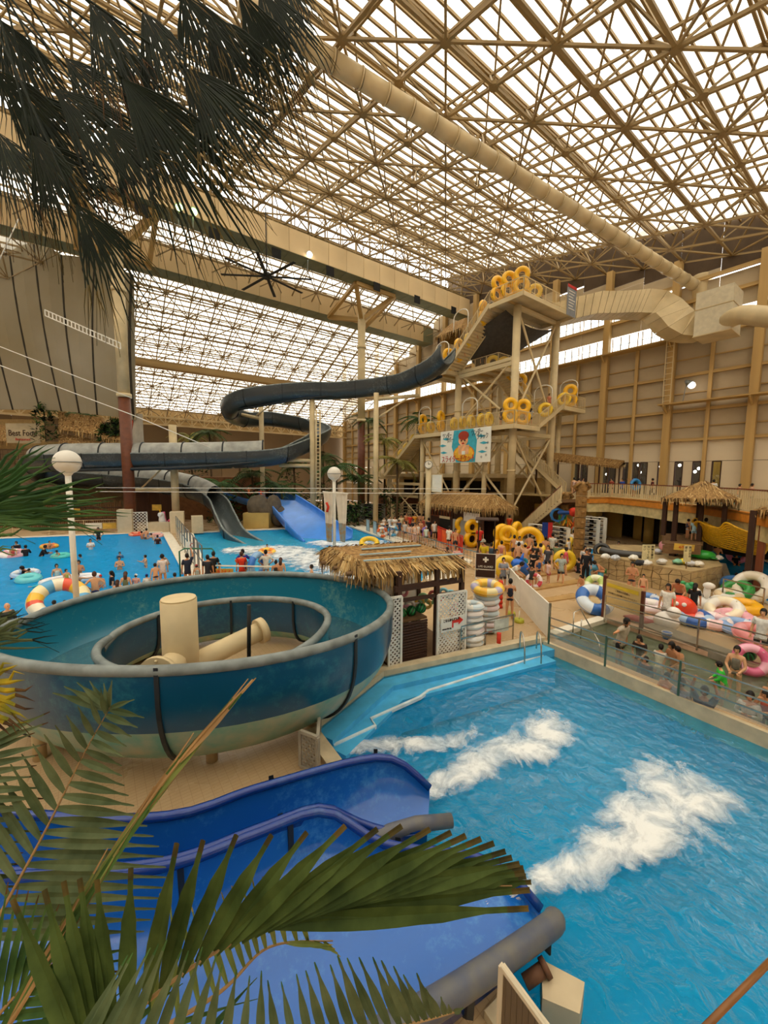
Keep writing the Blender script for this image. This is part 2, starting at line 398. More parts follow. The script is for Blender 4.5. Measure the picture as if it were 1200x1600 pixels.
# ---------------------------------------------------------------- box girders with cladding panels
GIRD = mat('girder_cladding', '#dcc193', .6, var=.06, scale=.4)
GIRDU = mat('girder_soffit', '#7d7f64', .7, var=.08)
VENT = mat('black_vent', '#0d0b08', .8)
def girder(name, y, yb, z0, z1, x0, x1, pitch, label, vents=()):
    r = empty(name, (x0, y, z0), label=label, cat='girder')
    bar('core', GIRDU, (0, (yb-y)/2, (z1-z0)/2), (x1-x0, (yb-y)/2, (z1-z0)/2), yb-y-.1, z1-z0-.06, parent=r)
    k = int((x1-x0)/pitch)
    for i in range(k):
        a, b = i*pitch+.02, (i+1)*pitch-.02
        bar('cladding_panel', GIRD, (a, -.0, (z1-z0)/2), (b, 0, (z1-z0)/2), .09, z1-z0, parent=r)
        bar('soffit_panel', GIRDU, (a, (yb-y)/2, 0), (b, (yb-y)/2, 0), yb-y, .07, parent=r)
    for px, py, w in vents:
        p = atY(px, py, y-.08); bar('vent', VENT, (p.x-x0-w/2, -.07, p.z-z0), (p.x-x0+w/2, -.07, p.z-z0), .06, w, parent=r)
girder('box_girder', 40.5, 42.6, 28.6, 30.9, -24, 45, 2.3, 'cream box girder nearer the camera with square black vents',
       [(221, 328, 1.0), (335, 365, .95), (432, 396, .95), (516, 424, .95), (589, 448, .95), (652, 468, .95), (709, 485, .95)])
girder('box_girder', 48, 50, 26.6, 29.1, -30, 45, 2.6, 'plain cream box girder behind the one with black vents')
BE3 = mat('eaves_beam', '#b99b68', .65, var=.1)
t3 = empty('trim_20', (0, 62, 0), kind='structure')
bar('cross_beam', BE3, (-30, 0, zfar(62)-.9), (45, 0, zfar(62)-.9), 1.2, .9, parent=t3)
# two columns between the girders, brown foot, cream top, with V brackets
def column(x, y, label, px):
    r = empty('roof_column', (x, y, 0), label=label, cat='column')
    b = MB(); b.cyl((0, 0, 0), .5, 12.6, 18); b.build('brown_shaft', BROWNM, r)
    b = MB(); b.cyl((0, 0, 12.6), .62, .35, 18); b.cyl((0, 0, 22), .62, .3, 18); b.cyl((0, 0, 12.95), .5, 13.4, 18); b.build('cream_shaft', CREAM, r)
    for sx in (-1, 1):
        bar('bracket_arm', TAN, (0, 0, 25.6), (sx*2.9, -3.2, 28.2), .5, .5, parent=r)
        bar('bracket_arm', TAN, (0, 0, 25.6), (sx*2.9, 3.6, 26.4), .5, .5, parent=r)
        bar('bracket_tie', TAN, (sx*2.9, -3.2, 28.2), (sx*2.9, 3.6, 26.4), .4, .4, parent=r)
    bar('bracket_tie', TAN, (-2.9, -3.2, 28.2), (2.9, -3.2, 28.2), .4, .4, parent=r)
column(2.6, 44.5, 'tall round roof column with brown foot beside the grey sail wall', 192)
cc = D(553, 800, 54.5); column(cc.x, 44.5, 'tall round roof column with brown foot behind the second globe lamp', 555)
# ceiling fan
fc = D(417, 432, 40)
fr = empty('ceiling_fan', fc, label='large black eight bladed ceiling fan hanging below the vented girder', cat='fan')
b = MB(); b.cyl((0, 0, -.2), .35, .5, 14); b.build('hub', BLACK, fr)
b = MB(); b.cyl((0, 0, .3), .06, 6, 8); b.build('drop_rod', BLACK, fr)
for k in range(8):
    a = k*pi/4+.25; bar('blade', BLACK, (cos(a)*.3, sin(a)*.3, 0), (cos(a)*4.3, sin(a)*4.3, -.05), .3, .05, parent=fr)
# ---------------------------------------------------------------- ducts
DUCT = mat('duct_sheet', '#cdb78c', .5, var=.08, scale=.7)
p0, p1 = D(372, 4, 19.2), D(1085, 446, 37)
dr = empty('round_duct', p0, label='huge round cream duct hanging diagonally under the lattice roof', cat='duct')
n = 26
for i in range(n):
    a, b_ = (p1-p0)*(i/n), (p1-p0)*((i+1)/n-.002)
    m = MB(); m.tube([a, b_], .45, 20); m.build('duct_section', DUCT, dr)
    m = MB(); m.tube([b_-(p1-p0).normalized()*.05, b_+(p1-p0).normalized()*.03], .49, 20); m.build('joint_band', DUCT, dr)
# ascending smaller duct, plenum box and rectangular duct along the wall
X5 = 43.3
pa = D(1097, 440, 37.5); pb = D(1097, 490, 37.5)
er = empty('duct_elbow', pa, label='round duct elbow dropping from the diagonal duct beside the large metal duct box', cat='duct')
m = MB(); m.tube(catmull([V(0, 0, .5), V(0, 0, -.8), pb-pa, pb-pa+V(.1, -.6, -1.1)], 5), .75, 18); m.build('duct_section', DUCT, er)
qa, qb = D(1112, 460, 35), D(1150, 500, 32.5)
pr = empty('duct_plenum', (0, 0, 0), label='large pale metal duct box high on the right wall', cat='duct')
def ductpath(root, pts, w, h, name, mt=DUCT, rnd=False, gap=.015):
    for i in range(len(pts)-1):
        p, q = pts[i], pts[i+1]; d = (q-p)*gap
        bar(name, mt, p+d, q-d, w, h, parent=root)
PL = mat('plenum_sheet', '#cfc3a6', .5, var=.06)
MB().box(D(1122, 492, 33.6), (2.6, 2.4, 3.5)).build('metal_box', PL, pr)
MB().box(D(1122, 492, 33.6)+V(0, 0, .4), (2.68, 2.48, .06)).box(D(1122, 492, 33.6)-V(0, 0, 1.72), (2.7, 2.5, .08)).build('flange_band', DUCT, pr)
rd = empty('round_duct', (0, 0, 0), label='short round duct leaving the large metal duct box towards the right edge', cat='duct')
m = MB(); m.tube(catmull([D(1138, 500, 32.4), D(1160, 492, 31), D(1200, 495, 28.5), D(1290, 500, 25)], 6), .68, 18); m.build('duct_section', DUCT, rd)
sd = empty('rectangular_duct', (0, 0, 0), label='long rectangular duct snaking from the metal duct box along the wall top', cat='duct')
path = [(1100, 510, 34.8, 2.0), (1082, 511, 35.2, 2.0), (1066, 510, 35.6, 2.1), (1053, 504, 36, 2.3), (1044, 494, 36.4, 2.4), (1034, 484, 36.9, 2.3), (1020, 478, 37.5, 2.1), (1000, 476, 38, 2.0), (980, 477, 38.8, 1.9), (960, 478, 39.5, 1.9), (930, 478, 40.5, 1.9), (895, 486, 42, 1.9), (855, 496, 44, 1.9), (815, 506, 46, 1.9)]
pp = [D(x, y, d) for x, y, d, w in path]
rings = []
for i, p in enumerate(pp):
    t = (pp[min(i+1, len(pp)-1)]-pp[max(0, i-1)]).normalized(); a = t.cross(V(.6, -.8, 0)); 
    s_ = RH.copy(); nn = t.cross(FH).normalized(); ww = path[i][3]*.55
    rings.append([p+nn*ww-FH*.9, p-nn*ww-FH*.9, p-nn*ww+FH*.9, p+nn*ww+FH*.9])
for i in range(len(rings)-1):
    a, b_ = rings[i], rings[i+1]; k = 3 if i > 6 else 1
    for s in range(k):
        r0 = [a[j].lerp(b_[j], s/k+.01) for j in range(4)]; r1 = [a[j].lerp(b_[j], (s+1)/k-.01) for j in range(4)]
        m = MB(); m.loft([r0, r1], closed=True, sm=False); m.build('duct_section', DUCT, sd)
m = MB(); m.loft([[c+(sum(r, V(0, 0, 0))/4-c)*.3 for c in r] for r in rings], closed=True, sm=False); m.build('inner_liner', DKM, sd)
# lattice cable tray hung on the fan wall, white
ct = empty('cable_tray', (0, 0, 0), label='white ladder cable tray sloping across the grey sail wall', cat='tray')
a, b_ = D(70, 484, 33), D(188, 536, 33)
bar('rail', WHITE, a, b_, .08, .08, parent=ct); bar('rail', WHITE, a-V(0, 0, .45), b_-V(0, 0, .45), .08, .08, parent=ct)
for i in range(21):
    p = a.lerp(b_, i/20); bar('rung', WHITE, p, p-V(0, 0, .45), .07, .07, parent=ct, up=V(0, 1, 0))
def cable(nm, pts, r, m, label, cat='cable'):
    o = MB().tube(pts, r, 6).build(nm, m); return tag(o, label, cat)
cable('guy_wire', [D(-40, 526, 30), D(206, 622, 31)], .035, WHITE, 'upper pale wire crossing the grey sail wall')
cable('guy_wire', [D(-40, 556, 29), D(206, 648, 30.5), D(330, 700, 30)], .035, WHITE, 'lower pale wire crossing the grey sail wall')
cable('guy_wire', [D(-10, 425, 26), D(30, 340, 26)], .03, WHITE, 'short steep white wire at the top of the sail wall')
# flood lights
LAMPM = emis('lamp_glow', '#fff2e0', 6); GLAMP = emis('green_lamp_glow', '#c9ff9a', 4)
def flood(px, py, d, m, label):
    p = D(px, py, d); r = empty('flood_light', p, label=label, cat='lamp')
    MB().sphere((0, 0, 0), .28, 12, 8).build('bulb', m, r); MB().tube([V(0, .1, .1), V(0, .5, .5)], [.34, .12], 12).build('housing', GREY, r)
    bar('bracket', GREY, (0, .4, .3), (0, .6, -1.4), .06, parent=r)
flood(145, 281, 28, LAMPM, 'lit white flood light above the left part of the vented girder')
flood(280, 324, 36, GLAMP, 'dimmer green tinted flood light above the vented girder')
flood(303, 331, 36.4, GLAMP, 'brighter green tinted flood light above the vented girder')
flood(484, 398, 44, LAMPM, 'small round flood light clamped to the vented girder')
flood(1081, 602, 36, LAMPM, 'round lit lamp hanging in front of the right wall')

# ================================================================ right wall x = 45: cladding, columns, girts, windows
XW = 45.0; WN = 1
WALLM = mat('ribbed_wall_panel', '#b5a284', .7, var=.07, scale=1.2)
WALLB = mat('pale_wall_panel', '#d9c9ae', .7, var=.04, scale=1)
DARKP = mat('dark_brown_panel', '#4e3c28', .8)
GLASSW = emis('window_daylight', '#fff6ea', 1.0)
def glass(nt):
    N = nt.nodes; N.remove(N['Principled BSDF']); out = N['Material Output']
    t = N.new('ShaderNodeBsdfTransparent'); t.inputs[0].default_value = (.85, .9, .92, 1); g = N.new('ShaderNodeBsdfGlossy'); g.inputs['Roughness'].default_value = .02
    m = N.new('ShaderNodeMixShader'); m.inputs[0].default_value = .08
    nt.links.new(t.outputs[0], m.inputs[1]); nt.links.new(g.outputs[0], m.inputs[2]); nt.links.new(m.outputs[0], out.inputs[0])
GLS = mixed('clear_glass', glass)
wr = empty('wall_right', (XW, 0, 0), kind='structure')
ys = [-21.6+6.05*i for i in range(17)]       # main column lines
def yx(px): return atX(px, 740, XW).y
LO, HI = 3.86, 9.05
ops = sorted([(yx(b), yx(a)) for a, b in ((1028, 1038), (1054, 1066), (1082, 1094), (1112, 1126), (974, 985), (988, 998), (1000, 1011), (930, 938), (940, 949), (951, 962), (895, 905), (908, 918))])
bounds = sorted(ys+[(a+b)/2 for a, b in zip(ys, ys[1:])])
def pan(nm, m, ya, yb, z0, z1, x=0, t=.12, g=.02): 
    if yb-ya > .06: bar(nm, m, (x, ya+g, (z0+z1)/2), (x, yb-g, (z0+z1)/2), t, z1-z0-2*g, parent=wr)
bar('light_seal_sheet', DARKP, (.4, -20, 13.8), (.4, 66, 13.8), .05, 9.4, parent=wr); bar('light_seal_sheet', DARKP, (.4, -20, 1.95), (.4, 66, 1.95), .05, 4.1, parent=wr)  # unseen sheets added behind the cladding to block sky light at the joints
for r0, r1 in [(0, 3.86), (9.1, 10.3), (10.3, 11.8), (11.8, 13.4), (13.4, 15.0), (15.0, 16.5), (16.5, 18.4), (20.2, 21.6)]:
    for a, b in zip(bounds, bounds[1:]): pan('wall_panel', WALLM, a, b, r0, r1)
for a, b in zip(bounds, bounds[1:]):            # panels rising to the roof slope, dark fascia at the top
    ym = (a+b)/2; zt = max(zmain(min(ym, 42))-1.2, 23.4) if ym < 42 else max(16, zfar(ym)+2)
    z = 23.2
    while z < zt-.2:
        pan('wall_panel', WALLM, a, b, z, min(z+1.7, zt)); z += 1.7
    if ym < 44: pan('fascia_panel', DARKP, a, b, 23.2 if zt < 23.6 else zt, zmain(ym)+3.4)
pan('wall_panel', WALLB, ys[0], ys[-1], 7.1, HI)
e = [ys[0]]+[v for o in ops for v in o]+[ys[-1]]
for k in range(0, len(e), 2): pan('wall_panel', WALLB, e[k], e[k+1], LO, 7.08, g=0)
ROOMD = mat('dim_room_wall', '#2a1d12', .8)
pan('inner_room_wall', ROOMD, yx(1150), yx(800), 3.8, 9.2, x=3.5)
pan('light_seal_sheet', DARKP, -20, yx(1135), 3.8, 9.2, x=.4)  # added sheets sealing light leaks on both sides of the windows
pan('light_seal_sheet', DARKP, yx(890), 66, 3.8, 9.2, x=.4)
for a, b in ops:
    f = empty('window_%d' % WN, (XW, a, LO), kind='structure'); WN += 1
    bar('pane', GLS, (.0, 0, 1.6), (.0, b-a, 1.6), .02, 3.2, parent=f)
    for y in (0, b-a): bar('window_frame', DARKWOOD, (-.02, y, 0), (-.02, y, 3.2), .08, .14, parent=f, up=V(1, 0, 0))
    bar('window_frame', DARKWOOD, (-.02, 0, 3.18), (-.02, b-a, 3.18), .14, .08, parent=f)
GOLD = mat('gold_curtain', '#b08a1c', .4, scale=20, bump=.5, stretch=(1, 1, .1))
pan('curtain', GOLD, yx(1127), yx(1111), LO, 7.1, x=.5)
for kk, (px, py) in enumerate(((1032, 729), (1062, 727), (1092, 732), (1086, 737), (998, 727), (966, 733), (1000, 738), (948, 741))):
    p = atX(px, py, XW+2); q = MB().sphere((0, 0, 0), .14, 10, 6).build('pendant_lamp', LAMPM, None, p)
    tag(q, 'small lit globe lamp inside, behind the window at pixel column %d of the upper hall' % px, 'lamp', 'lamps glowing inside the upper hall'); q['label'] = 'small lit globe lamp inside the upper hall, ' + ['in the window right of the person walking', 'in the second narrow window', 'high in the third narrow window', 'lower in the third narrow window', 'behind the triple window', 'at the awning end', 'between the triple window panes', 'under the awning'][kk]
for z, w in ((9.1, .26), (11.8, .26), (15.0, .26), (18.45, .34), (21.6, .3), (23.3, .3)): bar('girt', TAN, (-.25, ys[0], z), (-.25, ys[-1], z), .26, w, parent=wr)
for z in (10.3, 13.4, 16.5): bar('girt', TAN, (-.12, ys[0], z), (-.12, ys[-1], z), .14, .09, parent=wr)
for i, y in enumerate(ys): bar('wall_column', TAN, (-.45, y, 0), (-.45, y, zmain(min(y, 38))), .6, .6, parent=wr, up=V(1, 0, 0))
for a, b in zip(ys, ys[1:]): bar('wall_post', TAN, (-.3, (a+b)/2, 0), (-.3, (a+b)/2, 18.4 if (a+b)/2 < 70 else 16), .28, .28, parent=wr, up=V(1, 0, 0))
# walkway ledge with ladder and hand rail on the wall
bar('wall_ledge', TAN, (-1.1, -10, 12.4), (-1.1, 15.2, 12.4), 1.3, .12, parent=wr)
for y in (-3.4, 2.6, 8.65, 14.7): bar('ledge_bracket', TAN, (-.4, y, 11.5), (-1.7, y, 12.3), .14, .2, parent=wr)
bar('wall_ledge', TAN, (-1.0, 12, 18.3), (-1.0, 60, 18.3), 1.1, .12, parent=wr)
for y in ys[6:13]: bar('ledge_bracket', TAN, (-.4, y, 17.4), (-1.5, y, 18.2), .12, .18, parent=wr)
lad = empty('wall_ladder', atX(1040, 640, XW-1.2), label='cream steel ladder climbing the right wall below the boxy duct', cat='ladder')
for s in (-.3, .3): bar('rail', CREAM, (0, s, 0), (0, s, 8.5), .06, parent=lad, up=V(1, 0, 0))
for k in range(17): bar('rung', CREAM, (0, -.3, .3+k*.5), (0, .3, .3+k*.5), .05, parent=lad)
def winband(z0, z1, ya, h=0):
    global WN
    for a, b in zip(ys, ys[1:]):
        if b <= ya+.1 or a > 76:
            pan('wall_panel', WALLM, a, (a+b)/2, z0, z1); pan('wall_panel', WALLM, (a+b)/2, b, z0, z1); continue
        w = empty('window_%d' % WN, (XW, a, z0), kind='structure'); WN += 1; L = b-a; zh = z1-z0
        for u, v in ((.4, L/2-.2), (L/2+.2, L-.4)):
            for k in range(3):
                c0, c1 = u+(v-u)*k/3, u+(v-u)*(k+1)/3
                bar('pane', GLS, (0, c0+.04, zh/2), (0, c1-.04, zh/2), .03, zh-.06, parent=w)
                bar('mullion', TAN, (0, c1, 0), (0, c1, zh), .08, .08, parent=w, up=V(1, 0, 0))
            bar('mullion', TAN, (0, u, 0), (0, u, zh), .08, .08, parent=w, up=V(1, 0, 0))
            bar('transom', GREY, (-.04, u, zh*.45), (-.04, v, zh*.45), .04, .05, parent=w)
WN = WN
winband(18.6, 20.15, 14)
winband(21.75, 23.1, 18)
# ================================================================ far back wall and sloping grey sail wall at the left
WB = mat('back_wall_paint', '#8a755a', .8, var=.15, scale=.3)
wb_ = empty('wall_back', (0, 76.5, 0), kind='structure')
for k in range(13): bar('wall_panel', WB, (-44+k*7+.03, 0, 6.8), (-37+k*7-.03, 0, 6.8), .3, 13.6, parent=wb_)
eb = MB()
for k in range(38):
    x = -30+k*2; eb.beam((x, -1.5, 13.6), (x+2, -1.5, 16), .14); eb.beam((x+2, -1.5, 13.6), (x, -1.5, 16), .14); eb.beam((x, -1.5, 13.6), (x, -1.5, 16), .18)
for z in (13.6, 14.8, 16): eb.beam((-30, -1.5, z), (46, -1.5, z), .28)
bar('light_seal_sheet', WB, (-44, .3, 6.8), (47, .3, 6.8), .1, 13.6, parent=wb_)  # unseen slab added to stop daylight leaking between the wall panels
tag(eb.build('eaves_truss', CREAM, wb_), kind='stuff')
bar('eaves_panel', BE3, (-30, .1, 15), (46, .1, 15), .2, 2.6, parent=wb_)
SAIL = mat('grey_sail_panel', '#a89e88', .75, var=.1, scale=.15, c2='#978a6c')
wl = empty('wall_left', (0, 0, 0), kind='structure')
# fan of tapering panels: seams given at head and foot
top = [(-170, 300), (-90, 330), (-35, 345), (10, 352), (52, 372), (96, 398), (148, 405), (205, 428)]
bot = [(-60, 640), (-15, 640), (20, 640), (62, 640), (96, 642), (124, 645), (152, 648), (208, 655)]
for i in range(7):
    a, b_, c, d = D(*top[i], 40-i*.0), D(*top[i+1], 40), D(*bot[i+1], 43), D(*bot[i], 43)
    rows_ = 6
    m = MB(); L0 = []; 
    for k in range(rows_+1):
        t = k/rows_; bulge = FH*(-.5*sin(pi*t)); l = a.lerp(d, t)+bulge; r = b_.lerp(c, t)+bulge; g = (r-l)*.002
        L0.append([l+g, l+(r-l)*.5-FH*.12, r-g])
    m.loft(L0, sm=False); th = [[p+FH*.15 for p in r] for r in L0]; m.loft(th, sm=False); m.build('sail_panel', SAIL, wl)
SEAM = mat('dark_seam', '#3c352a', .8)
for i in range(8):
    a, d = D(*top[i], 40), D(*bot[i], 43)
    m = MB(); m.tube([a.lerp(d, k/8)+FH*(-.5*sin(pi*k/8)+.08) for k in range(9)], .14, 6); m.build('seam', SEAM, wl)
bar('edge_post', SAIL, D(204, 428, 40.3), D(208, 655, 43.2), .5, .6, parent=wl)

# unseen walls added to keep side light out, behind and beside the viewpoint, and the gables
for nm, pts in (('wall_near', [(-32, -19), (46, -19)]), ('wall_side', [(-32, -19), (-32, 77)])):
    w_ = empty(nm, (*pts[0], 0), kind='structure'); d_ = V(pts[1][0]-pts[0][0], pts[1][1]-pts[0][1], 0); n_ = int(d_.length/6)
    for k in range(n_):
        y_ = pts[0][1]+d_.y*(k+.5)/n_; h_ = (zmain(y_) if y_ < 42 else max(17, zfar(y_)))+3.2
        bar('wall_panel', WALLM, d_*(k/n_)+V(0, 0, h_/2), d_*((k+1)/n_)+V(0, 0, h_/2), .3, h_, parent=w_)
gb = MB(); gb.poly([(45.3, 42), (45.5, 42), (45.5, 76), (45.3, 76)], 23, 24.0); 
# ================================================================ flumes
def flume_mat(name, inner, edge, foot=None, rough=.28):
    """moulded fibreglass: gel-coat colour with sun-bleached and scuffed patches"""
    def b(nt):
        N = nt.nodes; p = N['Principled BSDF']; p.inputs['Roughness'].default_value = rough; p.inputs['Coat Weight'].default_value = .25; p.inputs['Coat Roughness'].default_value = .15
        tc = N.new('ShaderNodeTexCoord'); n1 = N.new('ShaderNodeTexNoise'); n1.inputs['Scale'].default_value = .55; n1.inputs['Detail'].default_value = 7; n1.inputs['Roughness'].default_value = .65
        n2 = N.new('ShaderNodeTexNoise'); n2.inputs['Scale'].default_value = 6; n2.inputs['Detail'].default_value = 8; n2.inputs['Roughness'].default_value = .75
        ml = N.new('ShaderNodeMath'); ml.operation = 'MULTIPLY'
        cr = N.new('ShaderNodeValToRGB'); cr.color_ramp.elements[0].position = .27; cr.color_ramp.elements[1].position = .42
        cr.color_ramp.elements[0].color = (*lin(inner), 1); cr.color_ramp.elements[1].color = (*lin(edge), 1)
        nt.links.new(tc.outputs['Object'], n1.inputs['Vector']); nt.links.new(tc.outputs['Object'], n2.inputs['Vector'])
        nt.links.new(n1.outputs[0], ml.inputs[0]); nt.links.new(n2.outputs[0], ml.inputs[1]); nt.links.new(ml.outputs[0], cr.inputs[0])
        nt.links.new(cr.outputs[0], p.inputs['Base Color'])
    return mixed(name, b)
TEAL = flume_mat('teal_gelcoat', '#064a6a', '#2c6c7e')
TEALIN = flume_mat('teal_gelcoat_inside', '#1f7a94', '#6fa3a0')
CREAMU = mat('cream_flume_belly', '#b9b79a', .45, var=.15, scale=2, c2='#5fa79a')
RIMG = mat('grey_worn_rim', '#7e8684', .5, var=.2, scale=3, bump=.1)
ROLL = mat('blue_grey_roll', '#4c5468', .45, var=.2, scale=4, c2='#6c6a66')
NAVY = flume_mat('blue_gelcoat', '#0a3384', '#234c8c', rough=.22)
BLUEIN = flume_mat('blue_gelcoat_inside', '#1a62b8', '#3f88cc', rough=.2)
DKTEAL = flume_mat('dark_blue_gelcoat', '#133f5c', '#35606c')
CHAR = flume_mat('charcoal_gelcoat', '#30383c', '#5c6464')
CHARIN = flume_mat('charcoal_gelcoat_inside', '#565e5e', '#8c908a')
GREYTOP = mat('bleached_grey_cover', '#a3a39b', .45, var=.15, scale=1.5)
FLBLK = mat('black_flange', '#22282c', .5)
BLUEW = mat('bright_blue_gelcoat', '#4a92f0', .25, var=.08, scale=.8, spec=.6)
def flume(root, RL, RR, depth, mi, mo, mr, per, sq=.55, rim=.09, n=14, flange=None, th=.07, wat=None, belly=None, lift=.0, rimm=True):
    """RL, RR: rim polylines of equal length; depth: list; per: rim points per moulded section"""
    K = len(RL); inn = []; out = []
    if sq < .5 and depth[0] > .8: depth = [min(d, max(.2, (a.z+b_.z)/2-.13)) for d, a, b_ in zip(depth, RL, RR)]
    for i in range(K):
        L, R = RL[i], RR[i]; w = (R-L); r1 = []; r2 = []
        for j in range(n+1):
            u = j/n; lat = (1-cos(pi*u))/2; drop = depth[i]*(sin(pi*u)**sq if 0 < u < 1 else 0)
            r1.append(L+w*lat-V(0, 0, drop))
            lo = -th/max(.3, w.length)+lat*(1+2*th/max(.3, w.length)); r2.append(L+w*lo-V(0, 0, (drop+th*(1 if 0 < u < 1 else 0))))
        inn.append(r1); out.append(r2)
    s = 0; secs = []
    while s < K-1:
        e = min(K-1, s+per)
        b = MB(); b.loft(inn[s:e+1], m=0); nb = len(b.v)
        o1 = out[s:e+1]
        if belly:
            nn = len(o1[0]); a = [r[:4] for r in o1]; c = [r[3:nn-3] for r in o1]; d = [r[nn-4:] for r in o1]
            b.loft(a, m=1); b.loft(c, m=2); b.loft(d, m=1)
        else: b.loft(o1, m=1)
        b.loft([[inn[i][0], out[i][0]] for i in range(s, e+1)], m=1); b.loft([[inn[i][-1], out[i][-1]] for i in range(s, e+1)], m=1)
        for i in (s, e): b.loft([inn[i], out[i]], m=1, sm=False)
        secs.append(b.build('flume_section', [mi, mo]+([belly] if belly else []), root))
        if flange and s > 0:
            q = out[s]; t = (RL[min(s+1, K-1)]-RL[s-1])  .normalized()*.035
            c = sum(q, V(0, 0, 0))/len(q); g = MB(); big = [p+(p-c).normalized()*.06 for p in q]
            g.loft([[p-t for p in q], [p-t for p in big], [p+t for p in big], [p+t for p in q]], sm=False); g.build('joint_flange', flange, root)
        s = e
    if rimm:
        for P in (RL, RR): MB().tube(P, rim, 8).build('rim', mr, root)
    if wat:
        b = MB(); b.loft([[inn[i][4]+V(0, 0, .0), inn[i][n//2]+V(0, 0, (inn[i][4].z-inn[i][n//2].z)*.8), inn[i][n-4]] for i in range(K)]); b.build('running_water', wat, root)
    return inn
# ---- teal spiral flume
SP_C = (-4.42, 9.86); SP_R, SP_E = 3.78, 1.22
SPW = water('flume_water', (.75, .9, .92), .9, 1.0, 3.5, '#5a8a96', .35, .4)
spiral = empty('spiral_water_slide', LF(-4.4, 9.86, 0), label='big teal spiral flume with grey worn rim around a thick cream post', cat='water slide')
off = -spiral.location
RL, RR, dep = [], [], []
N_ = 72; t0, t1 = -1.45, 5.0
for i in range(N_+1):
    t = t0+(t1-t0)*i/N_; z = 2.4-.106*t if t > 0 else 2.4-.48*(t/1.45)**2
    RL.append(LF(SP_C[0]+SP_R*SP_E*sin(t), SP_C[1]-SP_R*cos(t), z)+off)
    RR.append(LF(-4.25+2.28*1.22*sin(t), 9.95-2.42*cos(t), z-.5-.38*max(0, cos(t)))+off); dep.append(1.5)
LOW = []                                 # tail leaves left then swings round to the near lane below
flume(spiral, RL, RR, [1.55]*len(RL), TEALIN, TEAL, RIMG, 9, sq=.6, rim=.10, n=18, flange=FLBLK, wat=SPW, belly=CREAMU)
# central post with flanged pipes
b = MB(); b.cyl((0, 0, 0), .42, 2.45, 28); b.cyl((0, 0, 2.45), .40, .04, 28)
P0 = D(281, 985, 9.6); P0.z = 0
def rel(p): return p+off
o = b.build('centre_post', CREAM, spiral); o.location = rel(P0)
q = MB(); q.tube([V(0, 0, 0), -FH*1.0], .30, 18); q.tube([-FH*.95, -FH*1.06], .48, 20)
for k in range(8): q.sphere(-FH*1.08+RH*.4*cos(k*pi/4)+V(0, 0, .4*sin(k*pi/4)), .035, 6, 4)
o = q.build('flanged_outlet', CREAM, spiral); o.location = rel(P0+V(0, 0, .95))
q = MB(); a = P0+V(0, 0, .6); e = D(408, 985, 11.2); q.tube([a, e], .27, 18); q.tube([e-(e-a).normalized()*.1, e+(e-a).normalized()*.1], .37, 18)
o = q.build('slanting_pipe', CREAM, spiral); o.location = off
o = MB().tube([D(389, 1045, 8.4), D(389, 945, 8.4)], .045, 8).build('thin_dark_post', BLACK, spiral); o.location = off
for px in (60, 330):
    p = D(px, 1150, 7.2); MB().cyl((p.x, p.y, 0), .11, 1.0, 12).build('support_post', CREAM, spiral).location = off
# drips of sealant below the near shell, lattice screen under the spiral
# ---- two blue run-out flumes into the plunge pool
def pl(l): return [G(x, y, z) for x, y, z in l]
def resample(a, n):
    d = [0]
    for p, q in zip(a, a[1:]): d.append(d[-1]+(q-p).length)
    out = []
    for i in range(n+1):
        s = d[-1]*i/n; k = 0
        while k < len(d)-2 and d[k+1] < s: k += 1
        t = (s-d[k])/max(1e-6, d[k+1]-d[k]); out.append(a[k].lerp(a[k+1], min(1, t)))
    return out
r1 = empty('water_slide', (0, 0, 0), label='farther blue run-out flume ending in the plunge pool', cat='water slide', group='blue run-out flumes')
A1 = resample(catmull(pl([(-330, 1215, 1.5), (-60, 1262, 1.3), (240, 1278, 1.2), (400, 1232, 1.1), (550, 1190, 1.0), (612, 1186, .9), (655, 1215, .55), (712, 1275, .12)]), 6), 36)
B1 = resample(catmull(pl([(-420, 1420, 1.35), (-60, 1368, 1.2), (240, 1350, 1.1), (400, 1296, 1.05), (500, 1262, .95), (560, 1285, .6), (620, 1300, .40), (706, 1282, .25)]), 6), 36)
A1 = A1[:35]; B1 = B1[:35]
dp = [.95]*24+[.9, .85, .8, .75, .68, .6, .52, .45, .4, .35, .3]
flume(r1, A1, B1, dp, BLUEIN, NAVY, NAVY, 6, sq=.45, rim=.06, n=14, flange=FLBLK, belly=DKTEAL)
MB().tube(pl([(575, 1315, .45), (610, 1300, .4), (650, 1288, .36), (705, 1282, .3)]), [.09, .11, .11, .1], 12).build('end_roll', ROLL, r1)
r2 = empty('water_slide', (0, 0, 0), label='nearer wide blue run-out flume with grey roll edge, beside the farther one', cat='water slide', group='blue run-out flumes')
A2 = resample(catmull(pl([(-420, 1424, 1.35), (-60, 1374, 1.2), (240, 1357, 1.1), (400, 1303, 1.05), (508, 1268, .95), (600, 1318, .6), (740, 1338, .4), (800, 1370, .2), (845, 1420, .0)]), 6), 36)
B2 = resample(catmull(pl([(-600, 2100, 1.3), (-100, 1950, 1.1), (300, 1780, .9), (560, 1635, .7), (700, 1552, .5), (790, 1492, .38), (865, 1442, .22)]), 6), 36)
flume(r2, A2, B2, [.9]*20+[.85, .8, .75, .7, .65, .6, .55, .5, .48, .45, .42, .4, .38, .36, .34, .32, .3], BLUEIN, NAVY, NAVY, 7, sq=.4, rim=.06, n=14, flange=FLBLK, belly=DKTEAL)
MB().tube(catmull(pl([(560, 1640, .72), (700, 1556, .52), (790, 1496, .4), (860, 1446, .26), (866, 1436, .22)]), 5), .125, 14).build('end_roll', ROLL, r2)
